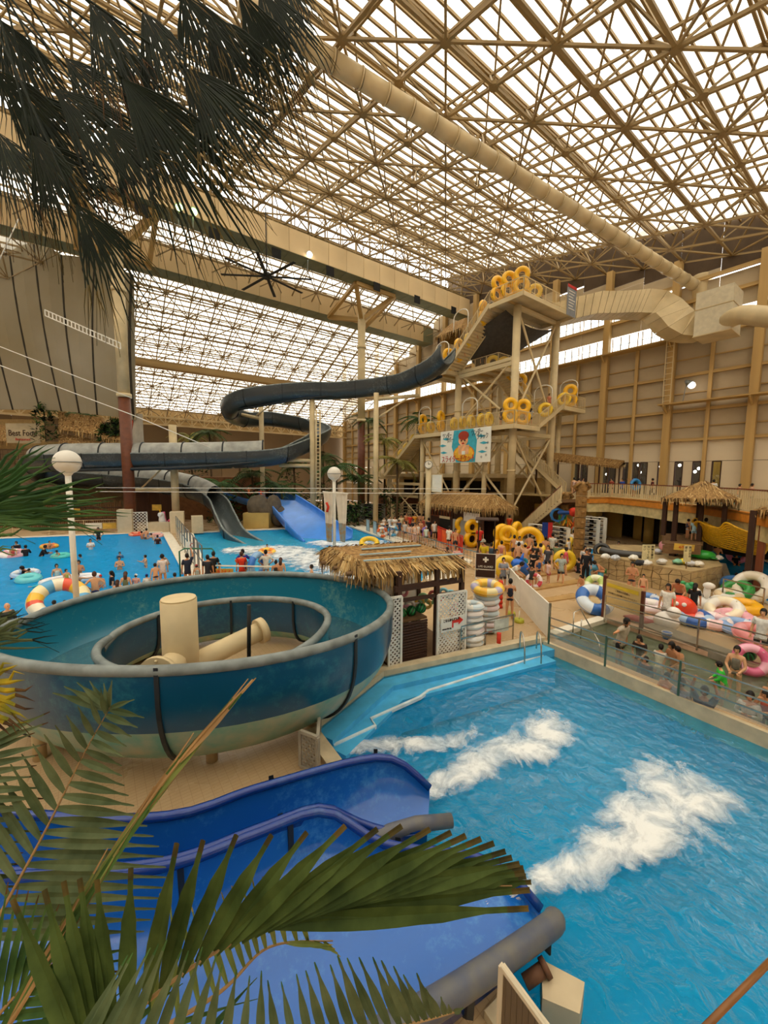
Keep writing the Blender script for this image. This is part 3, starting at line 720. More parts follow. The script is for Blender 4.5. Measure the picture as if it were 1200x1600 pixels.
# capped brown pipe stub and braces beneath the near flume
pp = empty('pipe_stub', G(838, 1525, -.1), label='short rusty capped pipe sticking out over the water beside the flume end', cat='pipe')
a = G(820, 1535, .0); e = G(852, 1512, .1); o = MB().tube([a, e], .07, 12).tube([e-(e-a)*.12, e+(e-a)*.1], .095, 12).build('pipe', mat('rusty_pipe', '#6d4a34', .7, bump=.3, scale=8), pp); o.location = -pp.location
# ---- foam plumes on the water: lumpy sheets of froth
def foam(name, pts, label, amp=.10, seed=1, grp=None):
    rnd = random.Random(seed); P = catmull([p for p, w in pts], 10); W = []
    for i in range(len(P)):
        k = min(len(pts)-2, i//10); t = (i-k*10)/10; W.append(pts[k][1]*(1-t)+pts[k+1][1]*t)
    b = MB(); rows = []; nn = 26; me_at = []
    for i, p in enumerate(P):
        t = (P[min(i+1, len(P)-1)]-P[max(0, i-1)]).normalized(); s = V(t.y, -t.x, 0); r = []
        for j in range(nn+1):
            u = j/nn*2-1; edge = max(0, 1-u*u)*min(1, i/4, (len(P)-1-i)/14)
            me_at.append(edge); r.append(p+s*u*W[i]+V(0, 0, .02+edge*amp*rnd.uniform(.7, 1.0)))
        rows.append(r)
    b.loft(rows); o = b.build(name, FOAM); at = o.data.attributes.new('froth', 'FLOAT', 'POINT'); at.data.foreach_set('value', me_at)
    return tag(o, label, 'foam', grp, kind='stuff')
def foam_m(nt):
    N = nt.nodes; N.remove(N['Principled BSDF']); out = N['Material Output']
    at = N.new('ShaderNodeAttribute'); at.attribute_name = 'froth'; tc = N.new('ShaderNodeTexCoord')
    no = N.new('ShaderNodeTexNoise'); no.inputs['Scale'].default_value = 1.6; no.inputs['Detail'].default_value = 12; no.inputs['Roughness'].default_value = .68; no.inputs['Distortion'].default_value = .5
    nt.links.new(tc.outputs['Object'], no.inputs['Vector'])
    s = N.new('ShaderNodeMath'); s.operation = 'MULTIPLY_ADD'; s.inputs[1].default_value = .36; nt.links.new(at.outputs['Fac'], s.inputs[0]); nt.links.new(no.outputs[0], s.inputs[2])
    r = N.new('ShaderNodeMapRange'); r.inputs[1].default_value = .64; r.inputs[2].default_value = .92; r.inputs[4].default_value = .95; nt.links.new(s.outputs[0], r.inputs[0])
    t = N.new('ShaderNodeBsdfTransparent'); d = N.new('ShaderNodeBsdfDiffuse'); d.inputs[0].default_value = (.86, .88, .88, 1); m = N.new('ShaderNodeMixShader')
    bp = N.new('ShaderNodeBump'); bp.inputs['Strength'].default_value = .6; bp.inputs['Distance'].default_value = .06; nt.links.new(no.outputs[0], bp.inputs['Height']); nt.links.new(bp.outputs[0], d.inputs['Normal'])
    nt.links.new(r.outputs[0], m.inputs[0]); nt.links.new(t.outputs[0], m.inputs[1]); nt.links.new(d.outputs[0], m.inputs[2]); nt.links.new(m.outputs[0], out.inputs[0])
FOAM = mixed('water_foam', foam_m)
g = lambda x, y, w, z=-.26: (G(x, y, z), w)
foam('foam_plume', [(G(610, 1285, .12), .12), g(650, 1255, .22, -.1), g(700, 1225, .42), g(760, 1190, .55), g(820, 1165, .7), g(870, 1135, .9), g(900, 1120, 1.0)], 'white foam plume shooting out of the farther blue flume', seed=3)
foam('foam_plume', [(G(745, 1430, .02), .08), (G(790, 1410, -.05), .14), g(850, 1385, .3), g(920, 1350, .5), g(990, 1310, .75), g(1040, 1265, 1.0), g(1060, 1215, 1.2), g(1040, 1180, 1.2)], 'larger white foam plume ahead of the nearer blue flume', .13, seed=5)
foam('foam_patch', [g(520, 1175, .2), g(600, 1165, .4), g(700, 1160, .35), g(780, 1120, .3)], 'thin pale foam drifting beside the blue steps', .04, seed=8)
foam('foam_patch', [g(480, 846, 1.0, -.06), g(530, 852, 2.2, -.06), g(600, 850, 2.4, -.06), g(640, 858, 1.5, -.06)], 'white splash where the bright blue chute enters the pool', .15, seed=9)
foam('foam_patch', [g(340, 862, 1.2, -.06), g(390, 860, 2.4, -.06), g(440, 862, 3, -.06), g(490, 875, 3, -.06), g(520, 895, 2.2, -.06), g(500, 915, 1.2, -.06)], 'churned foam below the grey tube slide mouth', .1, seed=10)
foam('foam_patch', [g(520, 915, .8, -.06), g(540, 900, 1.4, -.06), g(560, 880, 1.2, -.06), g(600, 870, 1.2, -.06)], 'broken froth across the landing pool before the hut', .06, seed=12)

# ---- charcoal tube slide winding from the tower into the landing pool
TS = [(700, 548, 37), (684, 566, 38.2), (660, 580, 39.5), (630, 593, 41), (600, 598, 42), (560, 603, 42.3), (520, 606, 42), (480, 606, 41.4), (430, 610, 41), (385, 617, 41), (362, 630, 42), (362, 644, 44.5), (385, 651, 47), (420, 650, 48.5), (460, 656, 48.5), (488, 662, 47.6), (505, 672, 45.6), (495, 682, 43.4), (470, 694, 41.6), (440, 706, 40.3), (400, 711, 39.6), (300, 714, 38.6), (200, 715, 38), (110, 716, 38), (65, 719, 39), (48, 727, 41), (70, 738, 43.5), (135, 744, 44.6), (200, 749, 44.4), (255, 754, 43.4), (305, 764, 41.6), (338, 782, 39.4), (352, 808, 36.8), (368, 836, 34.4), (400, 856, 32.3)]
C_ = catmull([D(x, y, d) for x, y, d in TS], 5)
C_ = resample(C_, 150)
tube_slide = empty('tube_slide', (0, 0, 0), label='long winding charcoal tube slide from the tower to the landing pool', cat='water slide')
L_, R_ = [], []
for i, p in enumerate(C_):
    t = (C_[min(i+1, 150)]-C_[max(0, i-1)]); t.z = 0; t.normalize(); s = V(t.y, -t.x, 0); w = .85
    L_.append(p-s*w+V(0, 0, .35)); R_.append(p+s*w+V(0, 0, .35))
flume(tube_slide, L_, R_, [1.5]*151, CHARIN, CHAR, RIMG, 5, sq=.75, rim=.09, n=12, flange=FLBLK, th=.08)
# bleached cover over the level run and the lower run
def cover(i0, i1, arc0=0.0, arc1=1.0):
    for s in range(i0, i1, 5):
        rings = []
        for i in range(s, min(i1, s+5)+1):
            L, R = L_[i], R_[i]; r = []
            for j in range(9):
                u = arc0+(arc1-arc0)*j/8; r.append(L+(R-L)*(1-cos(pi*u))/2+V(0, 0, 1.05*sin(pi*u)))
            rings.append(r)
        MB().loft(rings).build('cover_section', GREYTOP, tube_slide)
        g_ = MB(); g_.tube([p+V(0, 0, .03) for p in rings[0]], .07, 6); g_.build('cover_rib', FLBLK, tube_slide)
def near_idx(px, py, d):
    q = D(px, py, d); return min(range(151), key=lambda i: (C_[i]-q).length)
ia, ib, ic, id_ = near_idx(410, 711, 39.7), near_idx(60, 720, 39.3), near_idx(130, 744, 44.6), near_idx(338, 782, 39.4)
far_right = (R_[ia]-V(0, 0, EYE)).dot(FH) > (L_[ia]-V(0, 0, EYE)).dot(FH)
cover(ia, ib, *((0, .62) if far_right else (.38, 1)))
cover(ic, id_)
def post(nm, px, py0, py1, d, r, root, m=CREAM, z0=None):
    a, b_ = D(px, py0, d), D(px, py1, d); b_ = V(a.x, a.y, b_.z)
    if z0 is not None: a.z = z0
    return MB().tube([a, b_], r, 14).build(nm, m, root)
post('support_post', 489, 780, 612, 41.5, .29, tube_slide, z0=0); post('support_post', 275, 800, 664, 39.7, .36, tube_slide, z0=0)
post('support_post', 411, 780, 628, 45, .26, tube_slide, z0=0); post('support_post', 587, 780, 614, 41, .27, tube_slide, z0=0)
o = MB().tube([D(500, 780, 41.2), D(500, 640, 41.2)], .08, 6).tube([D(494, 780, 41.0), D(494, 640, 41.0)], .08, 6)
for k in range(24): o.tube([D(494, 645+k*5.6, 41.0), D(500, 645+k*5.6, 41.2)], .05, 5)
o.build('ladder', CREAM, tube_slide)
for a, e in (((441, 632, 41.5), (489, 620, 41.5)), ((365, 645, 45), (411, 655, 45)), ((436, 718, 41), (489, 720, 41.5)), ((436, 727, 41), (489, 728, 41.5)), ((270, 722, 39.7), (366, 729, 39)), ((200, 766, 41), (270, 765, 39.7)), ((222, 762, 41), (254, 731, 39)), ((587, 624, 41), (655, 618, 41)), ((400, 650, 45), (440, 620, 43)), ((587, 655, 41), (640, 620, 41))):
    MB().tube([D(*a), D(*e)], .19 if abs(a[1]-e[1]) < 12 else .09, 10).build('support_arm', CREAM, tube_slide)
MB().tube(catmull([D(95, 735, 37.5), D(200, 733, 37.2), D(300, 730, 37.6), D(400, 722, 39), D(450, 715, 40)], 5), .16, 8).build('water_pipe', FLBLK, tube_slide)
MB().tube(catmull([D(372, 640, 41), D(480, 622, 41), D(560, 616, 42), D(640, 606, 41), D(690, 588, 38.5)], 5), .14, 8).build('water_pipe', FLBLK, tube_slide)
# ---- bright blue wide chute with its upper channel
bs = empty('water_slide', (0, 0, 0), label='wide bright blue straight chute entering the landing pool', cat='water slide')
rl = resample(catmull([D(405, 766, 45), D(425, 790, 41), D(447, 815, 37), D(476, 846, 32.8)], 6), 18)
rr = resample(catmull([D(462, 773, 43.5), D(490, 790, 40), D(516, 808, 36.5), D(550, 828, 33.6)], 6), 18)
flume(bs, rl, rr, [.75]*19, BLUEW, BLUEW, BLUEW, 6, sq=.14, rim=.08, n=14, th=.1, flange=BLUEW)
bs2 = empty('water_slide', (0, 0, 0), label='bright blue upper channel feeding the wide chute', cat='water slide')
rl = resample([D(328, 763, 48), D(380, 779, 46), D(428, 790, 43.5)], 12); rr = resample([D(340, 750, 54), D(400, 764, 51), D(466, 775, 46)], 12)
flume(bs2, rl, rr, [.7]*13, BLUEW, BLUEW, BLUEW, 4, sq=.14, rim=.08, n=12, th=.1)
rk = MB()
for i in range(7):
    c = D(400+i*6+random.uniform(-3, 3), 800+random.uniform(-12, 10), 41+i*.1); rk.sphere(c, .9, 8, 6, sc=(1, 1, 1.3))
tag(rk.build('boulder_pile', mat('grey_rock', '#6a5f50', .9, bump=.6, scale=2)), 'dark artificial rock heap under the bright blue chute', 'rock')
# ================================================================ railings, stairs
def railing(root, pts, h=1.1, m=CREAM, gap=.17, post=1.6, name='railing', closed=False, mid=False, th=.05, bal=.012, rail_m=None):
    rm = rail_m or m
    for p, q in zip(pts, pts[1:]):
        L = (q-p).length
        if L < .1: continue
        bar('top_rail', rm, p+V(0, 0, h), q+V(0, 0, h), th, th, parent=root)
        k = max(1, int(round(L/post)))
        for i in range(k+1): bar('rail_post', m, p.lerp(q, i/k), p.lerp(q, i/k)+V(0, 0, h), th, th, parent=root)
        if mid:
            for z in (h*.38, h*.7): bar('mid_rail', rm, p+V(0, 0, z), q+V(0, 0, z), th*.7, parent=root)
        if gap:
            b = MB(); n = int(L/gap)
            for i in range(n): c = p.lerp(q, (i+.5)/n); b.beam(c+V(0, 0, .1), c+V(0, 0, h), bal*1.5)
            b.beam(p+V(0, 0, .1), q+V(0, 0, .1), th*.7)
            tag(b.build('balusters', m, root), kind='stuff')
def flight(root, p, q, w, m=CREAM, tread_m=None, open_=False):
    """p lower, q upper centre points; w the full width vector"""
    n = max(3, int(abs(q.z-p.z)/.21)); h = w*.5
    for s in (-1, 1): bar('stringer', m, p+h*s, q+h*s, .09, .34, parent=root)
    d = V(q.x-p.x, q.y-p.y, 0)/n
    for i in range(n):
        c = p.lerp(q, (i+.5)/n); bar('tread', tread_m or m, c-h, c+h, d.length*1.15, .06, parent=root, up=UP)
        if not open_: bar('riser', tread_m or m, c-h+d*.5+V(0, 0, .1), c+h+d*.5+V(0, 0, .1), .03, .2, parent=root)
def deckbox(root, x0, x1, y0, y1, z, t=.35, m=CREAM):
    b = MB(); b.box(((x0+x1)/2, (y0+y1)/2, z-.04), (x1-x0, y1-y0, .08)); b.build('platform_plate', m, root)
    for a, e in (((x0, y0), (x1, y0)), ((x1, y0), (x1, y1)), ((x1, y1), (x0, y1)), ((x0, y1), (x0, y0))): bar('edge_beam', m, (*a, z-t/2-.05), (*e, z-t/2-.05), .12, t, parent=root)
    n = int((y1-y0)/1.3)
    for k in range(1, n): y = y0+(y1-y0)*k/n; bar('floor_joist', TAN, (x0, y, z-.2), (x1, y, z-.2), .1, .22, parent=root)
T = empty('slide_tower', (30, 21.5, 0), label='tall cream steel slide tower with stairs, platforms and railings', cat='tower')
T.location = (0, 0, 0)
ZT, ZL, ZM, ZW = 20.5, 16.0, 12.3, 10.0
deckbox(T, 28.5, 36.4, 20.0, 23.4, ZT); deckbox(T, 28.5, 33.4, 28.4, 31.0, ZL); deckbox(T, 31, 34, 24.2, 28.4, ZL)
deckbox(T, 28.5, 31, 20.4, 33.0, ZW); deckbox(T, 31, 32.2, 20.4, 22.6, ZW); deckbox(T, 36.2, 40, 20.4, 24.6, ZM)
flight(T, V(29.4, 28.4, ZL), V(29.4, 23.4, ZT), V(1.8, 0, 0)); flight(T, V(29.6, 38.8, 5.5), V(29.6, 33.0, ZW), V(2.0, 0, 0))
flight(T, V(32.2, 21.4, ZW), V(36.2, 21.4, ZM), V(0, 1.9, 0)); flight(T, V(38, 25.4, ZM), V(33.8, 26.0, ZL), V(0, 1.7, 0))
deckbox(T, 36.8, 40, 24.6, 26.6, ZM); deckbox(T, 28, 31.6, 38.8, 41.0, 5.5)
def R_(*pts): railing(T, [V(*p) for p in pts])
R_((28.5, 23.4, ZT), (28.5, 20, ZT), (36.4, 20, ZT), (36.4, 23.4, ZT)); R_((30.5, 23.4, ZT), (36.4, 23.4, ZT))
R_((28.5, 28.4, ZL), (28.5, 23.4, ZT)); R_((30.3, 28.4, ZL), (30.3, 23.4, ZT)); R_((28.5, 28.4, ZL), (28.5, 31, ZL), (33.4, 31, ZL)); R_((31, 28.4, ZL), (31, 24.2, ZL), (34, 24.2, ZL))
R_((28.5, 33, ZW), (28.5, 20.4, ZW), (32.2, 20.4, ZW), (36.2, 20.4, ZM), (40, 20.4, ZM), (40, 26.6, ZM)); R_((31, 33, ZW), (31, 22.6, ZW), (32.2, 22.6, ZW), (36.2, 22.6, ZM), (36.2, 24.6, ZM))
R_((28.6, 38.8, 5.5), (28.6, 33, ZW)); R_((30.6, 38.8, 5.5), (30.6, 33, ZW)); R_((28, 38.8, 5.5), (28, 41, 5.5), (31.6, 41, 5.5)); R_((38, 24.6, ZM), (33.8, 25.1, ZL)); R_((38, 26.4, ZM), (33.8, 26.9, ZL))
def tcol(x, y, z1, r=.42):
    b = MB(); b.cyl((x, y, 0), r, z1, 20); b.build('tower_column', CREAM, T)
    for z in (0.1, 6, 12): 
        if z < z1: MB().cyl((x, y, z), r*1.18, .12, 20).build('column_collar', CREAM, T)
for x, y, z in ((29.9, 21.5, ZT-.4), (36, 21.5, ZT-.4), (36, 27.7, ZL+2), (30, 28.2, ZL-.4)): tcol(x, y, z, .33)
for x, y, z in ((29.2, 32.6, ZW-.4), (30, 24.6, ZW-.4), (29.6, 38.9, 5.2), (33.5, 31.2, 9), (39, 22.5, ZM-.4), (31, 41, 5.2), (34, 24.5, 12)): tcol(x, y, z, .23)
def xb(a, b_, z0, z1, w=.2):
    for u, v in ((a, b_), (b_, a)): bar('cross_brace', CREAM, V(*u, z0), V(*v, z1), w, parent=T, rnd=True)
    bar('tie_beam', CREAM, V(*a, z1), V(*b_, z1), .26, .3, parent=T); 
xb((29.9, 21.5), (36, 21.5), 2.2, 9.4); xb((29.9, 21.5), (36, 21.5), 10.6, 20); xb((29.9, 21.7), (30, 28.2), 3, 9.4); xb((30, 28.2), (29.9, 21.7), 10.6, 15.8); xb((36, 21.5), (36, 27.7), 3, 9.4); xb((30, 28.2), (36, 27.7), 3, 9.4)
xb((29.2, 32.6), (29.6, 38.9), .6, 4.6, .14); xb((30, 28.2), (29.2, 32.6), 2.6, 9.4, .16); xb((36, 27.7), (30, 28.2), 10.6, 15.6)
for a, e in (((29.9, 21.5, 9.4), (36, 21.5, 9.4)), ((29.9, 28.2, 15.4), (29.9, 21.5, 15.4)), ((30, 28.2, 9.4), (39, 27, 9.4))): bar('tie_beam', CREAM, a, e, .24, .34, parent=T)
for c in ((28.5, 28.2, ZL), (28.5, 25.8, 18.3), (28.5, 30.6, ZW), (28.5, 24.4, ZW), (34, 20.4, 11.2), (38.4, 20.4, ZM), (36.8, 25.2, ZM+.6)):   # arched gates over the railings
    p = V(*c); MB().tube([p+V(0, 0, 1), p+V(0, 0, 2.2)]+[p+V(0, .9-.9*cos(a), 2.2+.6*sin(a)) for a in [pi*k/8 for k in range(1, 8)]]+[p+V(0, 1.8, 2.2), p+V(0, 1.8, 1)], .05, 6).build('arched_gate', WHITE, T)
# grey net sling under the top platform
NET = mat('grey_net', '#4c4640', .9)
b = MB(); rows = []
for i in range(9):
    u = i/8; r = []
    for j in range(9):
        v = j/8; r.append(V(29.5+7.5*u, 22.4+5.2*v, ZT-.6-2.2*sin(pi*min(1, u*1.0))*(.3+.7*v)-1.4*v))
    rows.append(r)
b.loft(rows); b.loft([[p+V(0, 0, .05) for p in r] for r in rows]); b.build('net_sling', NET, T)
# small thatched shelter at the slide start and grey notice on the railing
sh = empty('thatched_shelter', (0, 0, 0), label='small thatched shelter on the slide start landing near the tower top', cat='shelter')
def thatch(root, eaves, ridge, th=.16, m=THATCH, fr=.5, dens=9, name='thatch_roof', seed=1):
    """eaves: list of points round the roof edge, ridge: matching points; shaggy straw fringe hangs from the eaves"""
    rnd = random.Random(seed); n = len(eaves); b = MB()
    b.add(eaves+ridge, [(i, (i+1) % n, n+(i+1) % n, n+i) for i in range(n)]+[tuple(range(n, 2*n))]); b.add([p-V(0, 0, th) for p in eaves+ridge], [(i, (i+1) % n, n+(i+1) % n, n+i) for i in range(n)])
    b.build('roof_core', m, root)
    f = MB()
    for i in range(n):
        a, c, ra, rc = eaves[i], eaves[(i+1) % n], ridge[i], ridge[(i+1) % n]; L = (c-a).length; nrm = (c-a).cross(UP).normalized()
        cen = sum(eaves, V(0, 0, 0))/n
        if nrm.dot((a+c)/2-cen) < 0: nrm = -nrm
        k = int(L*dens)
        for j in range(k):
            t = (j+rnd.random())/k; p = a.lerp(c, t); w = (c-a).normalized()*rnd.uniform(.02, .05); l = fr*rnd.uniform(.45, 1.25)
            o = nrm*rnd.uniform(-.05, .14); dn = V(rnd.uniform(-.08, .08), rnd.uniform(-.08, .08), -l)
            f.add([p-w+o*.2+V(0, 0, .05), p+w+o*.2+V(0, 0, .05), p+w*.3+o+dn, p-w*.3+o+dn], [(0, 1, 2, 3)], rnd.choice((0, 0, 1, 2)))
        S = int(L*dens*1.2)
        for j in range(S):
            t = rnd.random(); v = rnd.random(); p = a.lerp(c, t).lerp(ra.lerp(rc, t), v); sl = (ra.lerp(rc, t)-a.lerp(c, t)); sl = sl/max(1e-3, sl.length)
            l = rnd.uniform(.25, .6); w = (c-a).normalized()*rnd.uniform(.015, .04); ww = (c-a).normalized()*rnd.uniform(-.12, .12); lift = V(0, 0, rnd.uniform(.02, .07))
            f.add([p-w+lift, p+w+lift, p+w*.4-sl*l+ww+lift*.5, p-w*.4-sl*l+ww+lift*.5], [(0, 1, 2, 3)], rnd.choice((0, 0, 1, 2)))
    tag(f.build('straw', [STRAW1, STRAW2, STRAW3], root), kind='stuff')
STRAW1 = mat('straw_tan', '#b8935a', .9, var=.2); STRAW2 = mat('straw_dark', '#6e4f2c', .9, var=.2); STRAW3 = mat('straw_pale', '#d3b47c', .9, var=.2)
def rect(x0, x1, y0, y1, z): return [V(x0, y0, z), V(x1, y0, z), V(x1, y1, z), V(x0, y1, z)]
thatch(sh, rect(30.4, 33.6, 28.6, 32.2, ZL+4.4), [V(32, 29.3, ZL+6), V(32, 29.3, ZL+6), V(32, 31.5, ZL+6), V(32, 31.5, ZL+6)], fr=.7)
for x, y in ((30.7, 28.9), (33.3, 28.9), (30.7, 31.9), (33.3, 31.9)): bar('post', DARKWOOD, (x, y, ZL), (x, y, ZL+4.5), .16, parent=sh, up=V(1, 0, 0))
def panel(name, c, right, up, w, h, m, label, cat='sign', t=.04, frame_m=None):
    r = empty(name, c, label=label, cat=cat); right = Vector(right).normalized(); up = Vector(up).normalized()
    bar('board', m, -right*w/2, right*w/2, t, h, parent=r, up=up)
    if frame_m:
        n = right.cross(up)
        for s in (-1, 1): bar('frame_side', frame_m, right*s*w/2-up*h/2, right*s*w/2+up*h/2, t*1.6, parent=r, up=n); bar('frame_side', frame_m, up*s*h/2-right*w/2, up*s*h/2+right*w/2, t*1.6, parent=r)
    return r
SGREY = mat('grey_notice', '#8b8f96', .5)
s_ = panel('notice_board', (35.6, 19.9, ZT+.9), (1, 0, 0), UP, 1.5, 2.6, SGREY, 'grey notice with red heading on the top platform railing'); RED = mat('sign_red', '#c22418', .5)
bar('red_heading', RED, (-.75, -.04, 1.2), (.75, -.04, 1.2), .03, .25, parent=s_)
for k in range(7): bar('text_line', WHITE, (-.55, -.04, .8-k*.25), (.5-(k % 3)*.15, -.04, .8-k*.25), .02, .07, parent=s_)
# ---------------------------------------------------------------- banner with the ring rider drawing
XB = 28.35
A_, B_, C2, D_ = atX(689, 675, XB), atX(768, 665, XB), atX(765, 719, XB), atX(681, 724, XB)
bn = empty('banner', (XB, (A_.y+B_.y)/2, (A_.z+D_.z)/2), label='big white and blue ticket banner with a drawn child riding a yellow ring', cat='banner')
bw = A_.y-B_.y; bh = A_.z-D_.z; BR = V(0, -1, 0)
WB_ = mat('banner_white', '#f0efe4', .6, var=.02); BB = mat('banner_blue', '#3fb0c8', .6, var=.1)
bar('cloth', WB_, -BR*bw/2, BR*bw/2, .03, bh, parent=bn, up=UP)
def flat(pts, m, nm, dx, parent=bn, t=.01):     # pts in banner units (u right, v up), extruded thinly
    b = MB(); P = [V(-dx, -u, v) for u, v in pts]; Q = [p-V(t, 0, 0) for p in P]; n = len(P)
    tr = tessellate_polygon([[V(u, v, 0) for u, v in pts]])
    b.add(P+Q, [tuple(f) for f in tr]+[tuple(i+n for i in f) for f in tr]+[(i, (i+1) % n, n+(i+1) % n, n+i) for i in range(n)]); return b.build(nm, m, parent)
W2, H2 = bw/2, bh/2
flat([(-.42*W2, H2*.98), (.35*W2, H2*.98), (.5*W2, .3*H2), (.45*W2, -H2*.98), (-.3*W2, -H2*.98), (-.5*W2, 0)], BB, 'blue_splash', .02)
for s in ((-.9, .1), (-.85, -.35), (.75, .1), (.7, -.4), (.65, .5), (-.75, .5)):
    u, v = s[0]*W2, s[1]*H2; flat([(u-.5, v+.02), (u, v+.14), (u+.55, v-.02), (u, v-.12)], BB, 'splash_drop', .03)
SK = mat('banner_skin', '#f2b684', .6); ORG = mat('banner_orange', '#e88a2a', .6); YB = mat('banner_yellow', '#f2bd3a', .6); HR = mat('banner_hair', '#a83a22', .6)
el = lambda cx, cy, rx, ry, a0=0, a1=2*pi, n=20: [(cx+rx*cos(a0+(a1-a0)*i/n), cy+ry*sin(a0+(a1-a0)*i/n)) for i in range(n)]
flat(el(0, -.45*H2, .42*W2, .5*H2), ORG, 'ring_outline', .035); flat(el(0, -.45*H2, .38*W2, .45*H2), YB, 'ring', .05)
flat([(-.2*W2, -.5*H2), (-.22*W2, .05*H2), (.22*W2, .05*H2), (.2*W2, -.5*H2)], SK, 'torso', .06); flat(el(-.02*W2, .35*H2, .19*W2, .34*H2), SK, 'face', .065)
flat(el(-.01*W2, .62*H2, .21*W2, .27*H2), HR, 'hair', .075)
for u in (-.09, .05): flat(el(u*W2, .32*H2, .025*W2, .05*H2), BLACK, 'eye', .085)
flat(el(-.02*W2, .16*H2, .05*W2, .05*H2), RED, 'mouth', .085)
flat([(-.06*W2, -.52*H2), (.07*W2, -.52*H2), (.07*W2, -.3*H2), (-.06*W2, -.3*H2)], WB_, 'ticket', .085)
UPR = (0, 0, 1)
INK = mat('banner_ink', '#1c2430', .6)
def btext(t, sz, u, v, m, fit, rt=(0, -1, .12)): text(t, sz, m, (-.12, -u*W2, v*H2), rt, (0, .12*0, 1), bn, fit=fit)
btext('スライダーチケット', .72, -.22, -.78, RED, bw*.68, (0, -1, .03)); btext('ワンダー', .6, -.68, .68, INK, 1.25); btext('リバー', .6, -.55, .40, INK, .9); btext('ワンダー', .6, .52, .72, INK, 1.4); btext('ブラック', .55, .72, .46, INK, 1.35)
for u, v in ((.85, -.2), (.68, -.7), (.85, -.6), (.6, .86), (.9, .1)): b = MB(); b.torus((-.05, -u*W2, v*H2), .08, .015, 12, 5, M=Matrix.Rotation(pi/2, 3, 'Y')); b.build('bubble', INK, bn)
# ================================================================ booth with straw roof under the banner
def yaw_frame(p, q):
    d = (q-p); d.z = 0; L = d.length; d.normalize(); return L, atan2(d.y, d.x)
b0, b1 = G(668, 838), G(752, 858)
L, yw = yaw_frame(b0, b1)
bt = empty('ticket_booth', b0, yw, 'dark wood ticket booth with a shaggy straw roof under the banner', 'booth')
bar('wall_front', DARKWOOD, (0, .1, 1.35), (L, .1, 1.35), .12, 2.7, parent=bt); bar('wall_rear', DARKWOOD, (0, 2.4, 1.35), (L, 2.4, 1.35), .12, 2.7, parent=bt)
for x in (0, L*.5, L): bar('corner_post', DARKWOOD, (x, .02, 0), (x, .02, 2.9), .2, parent=bt, up=V(1, 0, 0))
REDW = mat('red_brown_wood', '#8a4a2a', .6)
for k in range(2):
    for j in range(4): bar('lattice_slat', REDW, (L*(.05+k*.24+j*.055), -.02, 2.05), (L*(.05+k*.24+j*.055), -.02, 2.6), .12, .05, parent=bt, up=V(1, 0, 0))
    for z in (2.05, 2.6): bar('lattice_rail', REDW, (L*(.03+k*.24), -.02, z), (L*(.25+k*.24), -.02, z), .06, .1, parent=bt)
GREYP = mat('grey_screen', '#a3a39a', .5)
bar('counter_screen', GREYP, (L*.52, -.05, 1.15), (L*.82, -.05, 1.15), .05, 1.7, parent=bt); bar('menu_board', WHITE, (L*.72, -.12, 2.35), (L*.98, -.12, 2.35), .05, .7, parent=bt); bar('service_hatch', BLACK, (L*.25, .02, 1.3), (L*.47, .02, 1.3), .06, 1.1, parent=bt); bar('counter_sign', CREAM, (L*.26, -.06, 2.0), (L*.46, -.06, 2.0), .05, .22, parent=bt)
thatch(bt, rect(-.6, L+.6, -.7, 3.2, 3.1), [V(.2, 1.2, 4.2), V(L-.2, 1.2, 4.2), V(L-.2, 1.4, 4.2), V(.2, 1.4, 4.2)], fr=.5, dens=14, seed=4)
wb2 = panel('roof_sign', D(678, 755, 34), (-.3, -1, 0), UP, 3.0, 1.5, WB_, 'white sign with faded figures standing on the booth straw roof', frame_m=CREAM)
ck = empty('wall_clock', D(669.5, 726, 34), atan2(-1, -.7)+pi/2, 'small round clock on the post left of the ticket booth', 'clock')
q = MB(); q.tube([V(0, -.04, 0), V(0, .08, 0)], .36, 20); q.build('case', GREY, ck); q = MB(); q.tube([V(0, -.06, 0), V(0, -.04, 0)], .3, 20); q.build('dial', WHITE, ck)
bar('hand', BLACK, (0, -.08, 0), (.16, -.08, .1), .03, parent=ck); bar('hand', BLACK, (0, -.08, 0), (-.05, -.08, .24), .03, parent=ck)
c0 = D(670, 730, 34.4); MB().cyl((c0.x, c0.y, 0), .25, 7, 14).build('tower_column', CREAM, T)
# ground floor rooms behind the tower
BEIGE = mat('beige_render', '#b59a68', .8, var=.1); YB2 = mat('ochre_render', '#c2a45e', .75, var=.1, scale=.6); OR = mat('orange_band', '#d9892e', .6, var=.1)
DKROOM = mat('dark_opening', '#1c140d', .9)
blk = empty('wall_inner', (0, 0, 0), kind='structure')
def blkbox(nm, m, x0, x1, y0, y1, z0, z1): b = MB(); b.box(((x0+x1)/2, (y0+y1)/2, (z0+z1)/2), (x1-x0-.02, y1-y0-.02, z1-z0)); return b.build(nm, m, blk)
blkbox('room_block', BEIGE, 35, 44.3, 26, 44, 0, 5.4); blkbox('room_block', BROWNM, 31.5, 34.8, 31, 44, 0, 2.9); blkbox('room_slab', CREAM, 31, 44.3, 25.6, 44.4, 5.4, 5.8)
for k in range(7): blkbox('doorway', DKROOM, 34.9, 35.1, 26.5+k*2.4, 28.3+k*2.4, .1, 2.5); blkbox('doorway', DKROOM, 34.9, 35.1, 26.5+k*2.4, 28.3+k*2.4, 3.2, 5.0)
blkbox('room_slab', CREAM, 30.6, 35, 30.4, 44.4, 2.9, 3.2)
blkbox('beige_panel', BEIGE, 30.7, 31, 34, 38, 6, 9.2)
